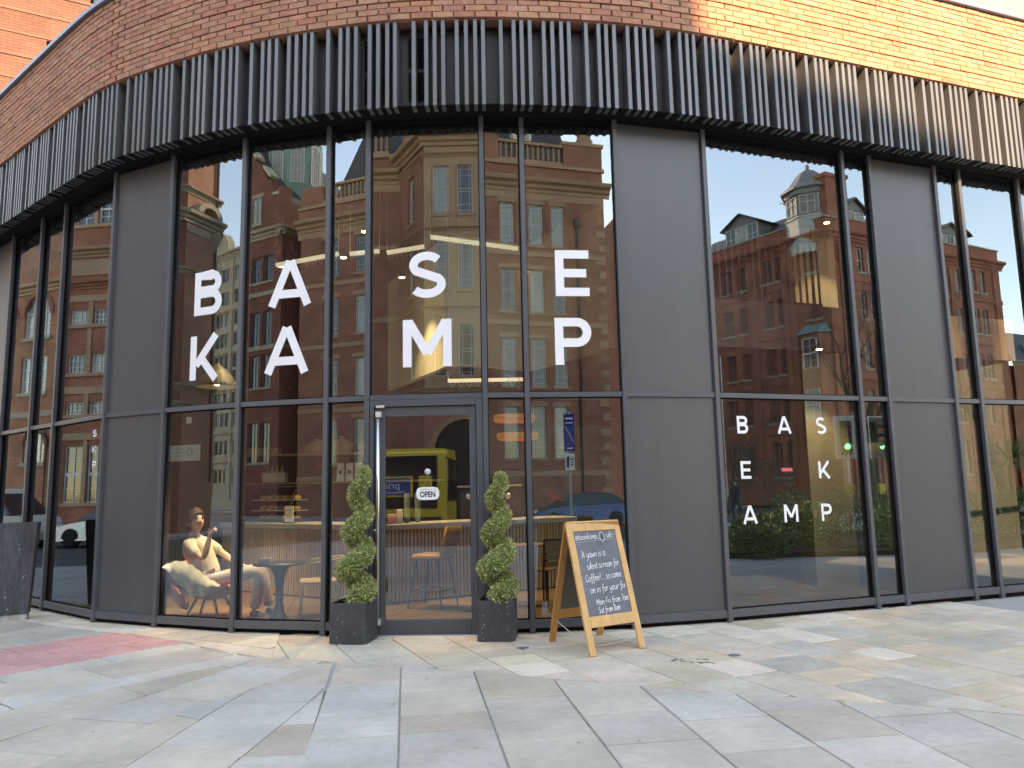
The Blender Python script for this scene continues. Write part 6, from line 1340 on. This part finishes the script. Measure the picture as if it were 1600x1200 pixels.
# ------------------------------------------------------------------ street life seen in the glass
TYRE = M('tyre', (.02, .02, .02), .8); RIM = M('rim', (.45, .46, .47), .35, .8); AUTOGL = M('auto_glass', (.02, .025, .03), .05, spec=.9)
def vehicle(name, lb, cat, loc, ang, L, W, H, body_prof, glass_prof, mat, wheels, wr=.32, group=None, extra=None):
    """body and glasshouse lofted from side profiles, local X = length, front at +X"""
    t = thing(name, lb, cat, loc, group, R(ang)); T = Matrix.Translation(Vector(loc)) @ Matrix.Rotation(R(ang), 4, 'Z')
    def loft(prof, w_, inset_top, nm, m_, grow=0.0):
        m = MB(); m.xf = T; n = len(prof); zs = [p[1] for p in prof]; z0, z1 = min(zs), max(zs); cx = sum(p[0] for p in prof) / n; cz = (z0 + z1) / 2; v = []
        for k, (f, s_) in enumerate(((-1, .955), (-.93, 1), (.93, 1), (1, .955))):
            for x, z in prof:
                q = w_ / 2 * f; q *= 1 - inset_top * max(0, (z - z0) / max(1e-3, z1 - z0)) ** 1.3; v.append((cx + (x - cx) * s_, q, cz + (z - cz) * s_))
        fs = [tuple(range(n)), tuple(reversed(range(3 * n, 4 * n)))]
        for k in range(3): fs += [(k * n + (i + 1) % n, k * n + i, (k + 1) * n + i, (k + 1) * n + (i + 1) % n) for i in range(n)]
        m.add(v, fs); return m.build(nm, m_, t, False)
    b = loft(body_prof, W, .10, 'body', mat); loft(glass_prof, W * .985, .22, 'windows', AUTOGL)
    for x in wheels:
        for sg in (-1, 1):
            m = MB(); m.xf = T @ Matrix.Translation((x, sg * (W / 2 - .10), wr)) @ Matrix.Rotation(R(90), 4, 'X'); m.lathe([(wr * .62, -.1), (wr, -.09), (wr, .09), (wr * .62, .1)], 20); o = m.build('wheel', TYRE, t, True)
            m = MB(); m.xf = T @ Matrix.Translation((x, sg * (W / 2 - .10), wr)) @ Matrix.Rotation(R(90), 4, 'X'); m.lathe([(0, -.085), (wr * .6, -.095), (wr * .63, .095), (0, .085)], 14); m.build('rim', RIM, o)
    for sg in (-1, 1):
        m = MB(); m.xf = T; m.bbox(L / 2 - .18, L / 2 - .03, sg * W * .36 - .14, sg * W * .36 + .14, H * .42, H * .42 + .14, .02); m.build('headlight', M('headlamp', (.7, .72, .72), .1), t)
        m = MB(); m.xf = T; m.bbox(-L / 2 + .0, -L / 2 + .1, sg * W * .40 - .09, sg * W * .40 + .09, H * .45, H * .45 + .25, .01); m.build('tail_light', M('tail_red', (.5, .03, .03), .3), t)
    return t, T
car_b = [(-2.1, .25), (2.1, .22), (2.18, .45), (2.05, .68), (1.2, .84), (.9, .90), (-1.5, .98), (-2.05, .93), (-2.18, .6)]
car_g = [(1.2, .86), (.35, 1.38), (-.4, 1.46), (-1.2, 1.38), (-1.95, .97), (-1.5, .95), (.9, .88)]
M('silver_paint', (.62, .62, .64), .3, .3); M('blue_paint', (.03, .07, .20), .25, .3); M('van_white', (.60, .58, .52), .4); M('bus_yellow', (.68, .46, .04), .4); M('navy_paint', (.03, .035, .05), .3)
vehicle('parked_car', 'silver saloon car reflected low in the left window beside the dark panel', 'car', (-22.7, 14.2, -.19), 111, 4.36, 1.8, 1.45, car_b, car_g, MATS['silver_paint'], (1.35, -1.35), .32, 'cars on the road')
t, T = vehicle('parked_car', 'dark blue car parked in front of the terracotta block reflected behind the chalkboard', 'car', (7.6, -15.2, -.19), 180, 4.36, 1.8, 1.45, car_b, car_g, MATS['blue_paint'], (1.35, -1.35), .32, 'cars on the road')
vehicle('parked_car', 'dark red car parked in front of the terracotta block left of the blue car', 'car', (2.4, -15.2, -.19), 180, 4.36, 1.8, 1.45, car_b, car_g, M('maroon_paint', (.16, .02, .025), .3), (1.35, -1.35), .32, 'cars on the road')
van_b = [(-2.55, .3), (2.55, .28), (2.62, .6), (2.45, 1.0), (1.75, 1.15), (1.2, 1.9), (1.0, 1.98), (-2.5, 1.98), (-2.6, 1.2)]
van_g = [(2.0, 1.12), (1.33, 1.82), (.55, 1.84), (.55, 1.15)]
t, T = vehicle('panel_van', 'beige white panel van reflected in the leftmost panes behind the planter', 'van', (-23.9, 19.2, -.19), 111 + 180, 5.2, 1.9, 1.98, van_b, van_g, MATS['van_white'], (1.7, -1.6), .34)
for sg in (-1, 1):
    m = MB(); m.xf = T
    for x in (-.4, .35): m.box(x, x + .16, sg * .955 - .01, sg * .955 + .01, 1.02, 1.06)
    m.build('door_handle', IRON, t); m = MB(); m.xf = T; m.box(-2.3, -1.9, sg * .952 - .005, sg * .952 + .005, .85, .98); m.build('red_sticker', MATS['vinyl_red'], t); m = MB(); m.xf = T; m.box(-2.5, 2.45, sg * .957 - .01, sg * .957 + .01, .42, .56); m.build('sill_trim', IRON, t)
    m = MB(); m.xf = T; m.box(-.55, -.54, sg * .956 - .004, sg * .956 + .004, .6, 1.8); m.build('door_seam', IRON, t)
# yellow single-deck bus on the main road
bus = thing('city_bus', 'yellow single deck bus reflected through the glass of the entrance door', 'bus', (-9.9, -13.9, -.19)); T = Matrix.Translation((-9.9, -13.9, -.19))
m = MB(); m.xf = T; sec = [(-1.25, .35), (1.25, .35), (1.27, 1.2), (1.25, 2.9), (1.12, 3.15), (.9, 3.28), (-.9, 3.28), (-1.12, 3.15), (-1.25, 2.9), (-1.27, 1.2)]; n = len(sec); v = []
for x, k in ((-5.5, .93), (-5.35, 1), (5.25, 1), (5.5, .9)): v += [(x, y * k, 1.8 + (z - 1.8) * (k if k == 1 else .965)) for y, z in sec]
fs = [tuple(reversed(range(n))), tuple(range(3 * n, 4 * n))]
for k in range(3): fs += [(k * n + i, k * n + (i + 1) % n, (k + 1) * n + (i + 1) % n, (k + 1) * n + i) for i in range(n)]
m.add(v, fs); m.build('body', MATS['bus_yellow'], bus)
for a, b in ((-5.0, -3.4), (-3.3, -1.7), (-1.6, 0), (.1, 1.7), (1.8, 2.9), (3.0, 5.15)):
    zl, zh = (1.35, 2.75) if a < 2.95 else (.95, 2.98)
    m = MB(); m.xf = T; m.bbox(a, b, 1.24, 1.285, zl, zh, .01); m.build('window', AUTOGL, bus); m = MB(); m.xf = T; m.bbox(a, b, -1.285, -1.24, zl, zh, .01); m.build('window', AUTOGL, bus)
m = MB(); m.xf = T; m.bbox(5.42, 5.52, -1.05, 1.05, 1.2, 2.85, .02); m.build('windscreen', AUTOGL, bus); m = MB(); m.xf = T; m.box(-5.3, 5.3, 1.262, 1.29, .36, .62); m.build('skirt', IRON, bus)
m = MB(); m.xf = T; m.bbox(2.3, 4.2, 1.286, 1.32, 1.40, 2.2, .01); ad = m.build('advert_frame', MATS['bus_yellow'], bus); m = MB(); m.xf = T; m.box(2.4, 4.1, 1.321, 1.325, 1.47, 2.13); m.build('advert_panel', M('advert_blue', (.02, .05, .25), .5), ad)
text('prime', .42, T @ Matrix.Translation((3.2, 1.3262, 1.84)) @ Matrix.Rotation(R(180), 4, 'Z') @ UPRIGHT, MATS['vinyl_white'], 'lettering', ad, depth=.001)
m = MB(); m.xf = T; m.tube([(3.9 - k * .12, 1.3265, 1.62 - .06 * math.sin(k / 10 * 3.14)) for k in range(11)], .018, 5); m.build('advert_curve', MATS['vinyl_white'], ad)
m = MB(); m.xf = T; m.bbox(4.42, 4.95, 1.286, 1.32, 1.5, 2.2, .03); m.build('side_panel', MATS['bus_yellow'], bus)
for x in (-3.3, 2.4):
    for sg in (-1, 1): m = MB(); m.xf = T @ Matrix.Translation((x, sg * 1.12, .48)) @ Matrix.Rotation(R(90), 4, 'X'); m.lathe([(.0, -.16), (.48, -.15), (.48, .15), (0, .16)], 20); m.build('wheel', TYRE, bus, True)
m = MB(); m.xf = T; m.tube([(5.4, 1.1, 2.9), (5.8, 1.35, 2.8), (5.85, 1.4, 2.4)], .03, 6); m.bbox(5.75, 5.92, 1.3, 1.5, 1.95, 2.4, .02); m.build('wing_mirror', IRON, bus)

# ---- signs, traffic lights, lamp columns
GREYP = M('galvanised', (.42, .43, .43), .5, .4); SB = M('sign_blue', (.015, .03, .30), .4)
t = thing('road_sign', 'blue and white road sign on a grey post reflected behind the chalkboard', 'sign', (3.85, -3.1, GROUND)); MB().tube([(3.85, -3.1, GROUND - .01), (3.85, -3.1, 3.5)], .038, 10).build('post', GREYP, t)
m = MB(); m.bbox(3.70, 4.0, -3.06, -3.045, 2.42, 3.42, .003); m.build('blue_plate', SB, t); m = MB(); m.bbox(3.72, 3.98, -3.06, -3.045, 1.92, 2.36, .003); m.build('white_plate', MATS['vinyl_white'], t)
m = MB(); m.bar((3.73, -3.041, 3.1), (3.97, -3.041, 2.66), .02, .004, (0, 1, 0)); m.bar((3.75, -3.041, 3.3), (3.95, -3.041, 3.3), .05, .003, (0, 1, 0)); m.bar((3.75, -3.041, 3.18), (3.95, -3.041, 3.18), .03, .003, (0, 1, 0)); m.bar((3.77, -3.041, 2.5), (3.93, -3.041, 2.5), .035, .003, (0, 1, 0)); m.build('sign_marking', MATS['vinyl_white'], t)
m = MB(); m.bbox(3.76, 3.83, -3.044, -3.040, 2.0, 2.28, .001)
for z in (2.05, 2.12, 2.2): m.bbox(3.86, 3.95, -3.044, -3.040, z, z + .03, .001)
m.build('sign_marking', IRON, t)
LENS = {'r': M('lens_red', (.25, .02, .02), .2), 'a': M('lens_amber', (.3, .14, .02), .2), 'g': M('lens_green', (.02, .3, .16), .2, emit=(.1, 1, .5), estr=1.2)}
for i, (x, y, lb, rz) in enumerate(((19.6, 1.25, 'traffic light with white rimmed board reflected beside the letter K', R(50)), (20.9, 1.75, 'traffic light on black post reflected in the narrow right pane', R(20)))):
    t = thing('traffic_light', lb, 'traffic light', (x, y, GROUND), 'traffic lights', rz); T = Matrix.Translation((x, y, 0)) @ Matrix.Rotation(rz, 4, 'Z')
    MB().tube([(x, y, GROUND - .01), (x, y, 3.6)], .055, 10).build('post', IRON if i else GREYP, t)
    m = MB(); m.xf = T; m.bbox(-.17, .17, .10, .28, 2.35, 3.45, .03); m.build('signal_head', IRON, t); m = MB(); m.xf = T; m.box(-.32, .32, .09, .1, 2.2, 3.6); m.build('backing_board', GREYP if i == 0 else IRON, t)
    m = MB(); m.xf = T; m.box(-.34, -.32, .085, .105, 2.18, 3.62); m.box(.32, .34, .085, .105, 2.18, 3.62); m.box(-.32, .32, .085, .105, 3.6, 3.62); m.build('board_rim', MATS['vinyl_white'], t)
    for z, c in ((3.2, 'r'), (2.9, 'a'), (2.6, 'g')):
        m = MB(); m.xf = T @ Matrix.Translation((0, .28, z)) @ Matrix.Rotation(R(-90), 4, 'X'); m.lathe([(.0, .02), (.1, .01), (.1, -.01)], 14); m.build('lens', LENS[c], t)
        m = MB(); m.xf = T; m.tube([(-.11, .28, z - .02), (-.11, .42, z + .02)], .006, 4); m.add([(math.cos(R(a)) * .12, yy, z + math.sin(R(a)) * .12) for yy in (.28, .48) for a in range(0, 181, 20)], [(k, k + 1, k + 11, k + 10) for k in range(9)]); m.build('visor', IRON, t)
    m = MB(); m.xf = T; m.bbox(-.12, .12, .06, .16, 1.0, 1.35, .01); m.build('push_button_box', M('box_yellow', (.6, .45, .03), .5), t)
for lb, x, y, h in (('tall grey street lamp column reflected in the wide right pane', 33, -13.2, 9.0), ('tall grey street lamp column reflected at the far right', 30, -2.0, 8.5)):
    t = thing('street_lamp', lb, 'street lamp', (x, y, -.19), 'street lamps'); MB().tube([(x, y, -.19), (x, y, 1.2), (x, y, 1.25), (x, y, h)], [.09, .09, .06, .04], 8).build('column', GREYP, t); MB().tube([(x, y, h), (x - .9, y + .2, h + .25)], .03, 6).build('arm', GREYP, t); m = MB(); m.bbox(x - 1.4, x - .8, y + .12, y + .32, h + .2, h + .3, .02); m.build('lantern', GREYP, t)

# ---- plants and trees
def leafmass(name, blobs, n, size, mats, parent, seed=1, up=.3, long=1.0):
    rr = random.Random(seed); vs, fs, mi = [], [], []; tot = sum(b[3] * b[4] * b[5] for b in blobs)
    for (x, y, z, a, b, c) in blobs:
        for k in range(int(n * a * b * c / tot)):
            d = Vector((rr.gauss(0, 1), rr.gauss(0, 1), rr.gauss(0, 1))).normalized(); q = rr.random() ** .4; p = Vector((x + d.x * a * q, y + d.y * b * q, z + d.z * c * q))
            if p.z < GROUND: p.z = GROUND + rr.random() * .1
            nd = (d + Vector((rr.uniform(-.8, .8), rr.uniform(-.8, .8), rr.uniform(-.5, .5) + up))).normalized(); s_ = nd.cross(Vector((rr.uniform(-1, 1), rr.uniform(-1, 1), rr.uniform(-1, 1)))).normalized(); L_ = size * rr.uniform(.7, 1.4) * long; W_ = size * rr.uniform(.2, .4)
            o = len(vs); vs += [p, p + nd * L_ * .5 + s_ * W_, p + nd * L_, p + nd * L_ * .5 - s_ * W_]; fs.append((o, o + 1, o + 2, o + 3)); mi.append(rr.randrange(len(mats)))
    m = MB(); m.v = [tuple(v) for v in vs]; m.f = fs; m.mi = mi; m.uv = [None] * len(fs); return m.build(name, mats, parent)
LV = [M('shrub_mid', (.14, .22, .07), .6, rnd=.3), M('shrub_dark', (.07, .12, .045), .6, rnd=.3), M('shrub_light', (.26, .33, .12), .6, rnd=.3)]
BARK = M('tree_bark', (.10, .075, .055), .9, nscale=6, namt=.2)
for i, (lb, x, y, blobs) in enumerate((('low dark evergreen shrub nearest the wide right pane', 9.4, 4.6, [(9.2, 4.7, .2, .7, .6, .4), (9.9, 4.2, .3, .7, .6, .5)]), ('rounded green shrub in the middle of the planted bed', 11.4, 4.4, [(11.2, 4.5, .4, .9, .8, .65), (12.1, 3.8, .35, .8, .7, .6)]),
                                       ('feathery pale green shrub at the right of the planted bed', 12.3, 6.2, [(12.2, 6.2, .35, .7, .7, .6), (13.0, 5.8, .3, .6, .6, .5)]), ('tall dark hedge at the rear of the planted bed', 15.5, 3.2, [(14.2, 2.5, .5, 1.2, .7, .75), (15.8, 3.2, .55, 1.2, .7, .8), (17.2, 4.2, .5, 1.1, .8, .75)]), ('bushy green shrub reflected at the far right', 15.8, 6.6, [(15.2, 6.4, .45, .9, .8, .7), (16.4, 7.0, .5, .9, .8, .75)]))):
    t = thing('garden_shrub', lb, 'shrub', (x, y, GROUND), 'shrubs in the planted bed'); leafmass('foliage', blobs, 5200, .085, LV if i != 2 else [LV[2], LV[0]], t, 40 + i)
    for b in blobs: MB().tube([(b[0], b[1], GROUND), (b[0] + .1, b[1], b[2])], .03, 5).build('stem', BARK, t)
sl2 = slab('planting_bed', [(8.3, 4.2), (9.2, 3.2), (14, 1.4), (18.6, 3.6), (17.2, 8.2), (12.2, 7.4)], GROUND - .012, GROUND + .09, SOIL)
t = thing('cordyline', 'spiky cordyline palm on a bare stem reflected at the right edge', 'plant', (15.3, 7.5, GROUND)); MB().tube([(15.3, 7.5, GROUND), (15.35, 7.45, 1.0), (15.3, 7.5, 1.9)], [.07, .06, .05], 7).build('stem', BARK, t); rr = random.Random(5); m = MB()
for k in range(150):
    a, e_ = rr.random() * 6.283, rr.uniform(-.5, 1.3); d = Vector((math.cos(a) * math.cos(e_), math.sin(a) * math.cos(e_), math.sin(e_))); s_ = d.cross(Vector((0, 0, 1))).normalized(); p = Vector((15.3, 7.5, 1.9)); L_ = rr.uniform(.5, .8); q = p + d * L_ * .6 + Vector((0, 0, -.02)); m.add([p - s_ * .015, p + s_ * .015, q + s_ * .018, q - s_ * .018, p + d * L_ + Vector((0, 0, -.12))], [(0, 1, 2, 3), (3, 2, 4)])
m.build('leaves', M('cordyline_leaf', (.22, .27, .10), .5, rnd=.3), t)
def bare_tree(lb, x, y, h, seed, spread=.5, twigs=5, droop=0.0, group='bare street trees', z0=GROUND):
    rr = random.Random(seed); t = thing('bare_tree', lb, 'tree', (x, y, z0), group); tr = MB(); cr = MB()
    def grow(p, d, L, r, lev):
        q = p; pts = [p]; rs = [r]
        for k in range(4): d = (d + Vector((rr.uniform(-.22, .22), rr.uniform(-.22, .22), rr.uniform(-.1, .16) - droop * lev * .12))).normalized(); q = q + d * L / 4; pts.append(q); rs.append(r * (1 - .14 * (k + 1)))
        (tr if lev < 2 else cr).tube(pts, rs, 6 if lev < 2 else 3, False)
        if lev >= 5: return
        for k in range(twigs if lev < 4 else 4):
            i = rr.randint(2, 4); a = rr.random() * 6.283; sd = Vector((math.cos(a), math.sin(a), rr.uniform(0, .7))); grow(pts[i], (d + sd * spread * 1.6).normalized(), L * rr.uniform(.5, .75), rs[i] * .7, lev + 1)
    grow(Vector((x, y, z0)), Vector((0, 0, 1)), h * .36, h * .016, 0); tr.build('trunk', BARK, t, True); cr.build('crown', BARK, t)
bare_tree('bare tree with fine branches reflected in the narrow pane right of the turret', 24.5, -.2, 15.5, 3, .5, 4)
bare_tree('bare tree with spreading branches reflected at the top of the far right pane', 22.4, 5.0, 13.0, 9, .6, 4)
bare_tree('brown weeping bare tree in front of the left flank of the turret warehouse', 30.0, -11.0, 8.5, 5, .45, 5, 1.2, z0=-.19)
bare_tree('thin bare tree beside the right end of the terracotta block', 13.6, -21.5, 9.0, 12, .45, 4)
t = thing('leafy_tree', 'dark evergreen tree at the right end of the terracotta block', 'tree', (15.2, -24.2, GROUND)); MB().tube([(15.2, -24.2, GROUND), (15.2, -24.2, 2.4), (15.3, -24.1, 6)], [.2, .16, .08], 8).build('trunk', BARK, t); leafmass('crown', [(15.2, -24.2, 4, 1.4, 1.4, 2), (15.5, -24, 6, 1.2, 1.2, 1.6), (14.9, -24.3, 2.7, 1.1, 1.1, .9)], 6000, .2, LV[:2], t, 77)

# ---- pedestrians
def walker(lb, x, y, rz, top, legs):
    t = thing('person', lb, 'person', (x, y, -.19), None, rz); T = Matrix.Translation((x, y, -.19)) @ Matrix.Rotation(rz, 4, 'Z'); P = lambda a, b, c: tuple(T @ Vector((a, b, c)))
    V = [P(0, 0, .95), P(0, 0, 1.15), P(.02, 0, 1.38), P(.03, 0, 1.5), P(.05, 0, 1.56), P(0, .2, 1.40), P(-.06, .25, 1.12), P(.06, .24, .88), P(0, -.2, 1.40), P(.1, -.25, 1.13), P(.24, -.2, .95), P(.02, .1, .9), P(.2, .1, .5), P(.14, .1, .08), P(-.02, -.1, .9), P(-.08, -.1, .5), P(-.32, -.1, .16), P(.26, .1, .04), P(-.24, -.1, .06)]
    E = [(0, 1), (1, 2), (2, 3), (3, 4), (2, 5), (5, 6), (6, 7), (2, 8), (8, 9), (9, 10), (0, 11), (11, 12), (12, 13), (0, 14), (14, 15), (15, 16), (13, 17), (16, 18)]
    skin('body', V, E, [.14, .14, .15, .07, .06, .075, .055, .04, .075, .055, .04, .1, .07, .045, .1, .07, .045, .04, .04], legs, t, 1, 0)
    skin('jacket', [V[i] for i in (0, 1, 2, 3, 5, 6, 7, 8, 9, 10)], [(0, 1), (1, 2), (2, 3), (2, 4), (4, 5), (5, 6), (2, 7), (7, 8), (8, 9)], [.18, .175, .185, .10, .095, .075, .06, .095, .075, .06], top, t, 1, 0)
    head(t, P(.07, 0, 1.68), T.to_3x3() @ Vector((1, 0, -.05)), (0, 0, 1), SKIN, HAIR)
COATD = M('dark_coat', (.03, .032, .04), .8); JEAN = M('dark_jeans', (.04, .05, .08), .8)
walker('pedestrian in dark coat crossing the road, reflected nearest the letters A M P', 24.0, -6.2, R(200), COATD, JEAN)
walker('pedestrian in dark clothes walking farther away near the warehouse corner', 28.6, -9.6, R(20), COATD, COATD)
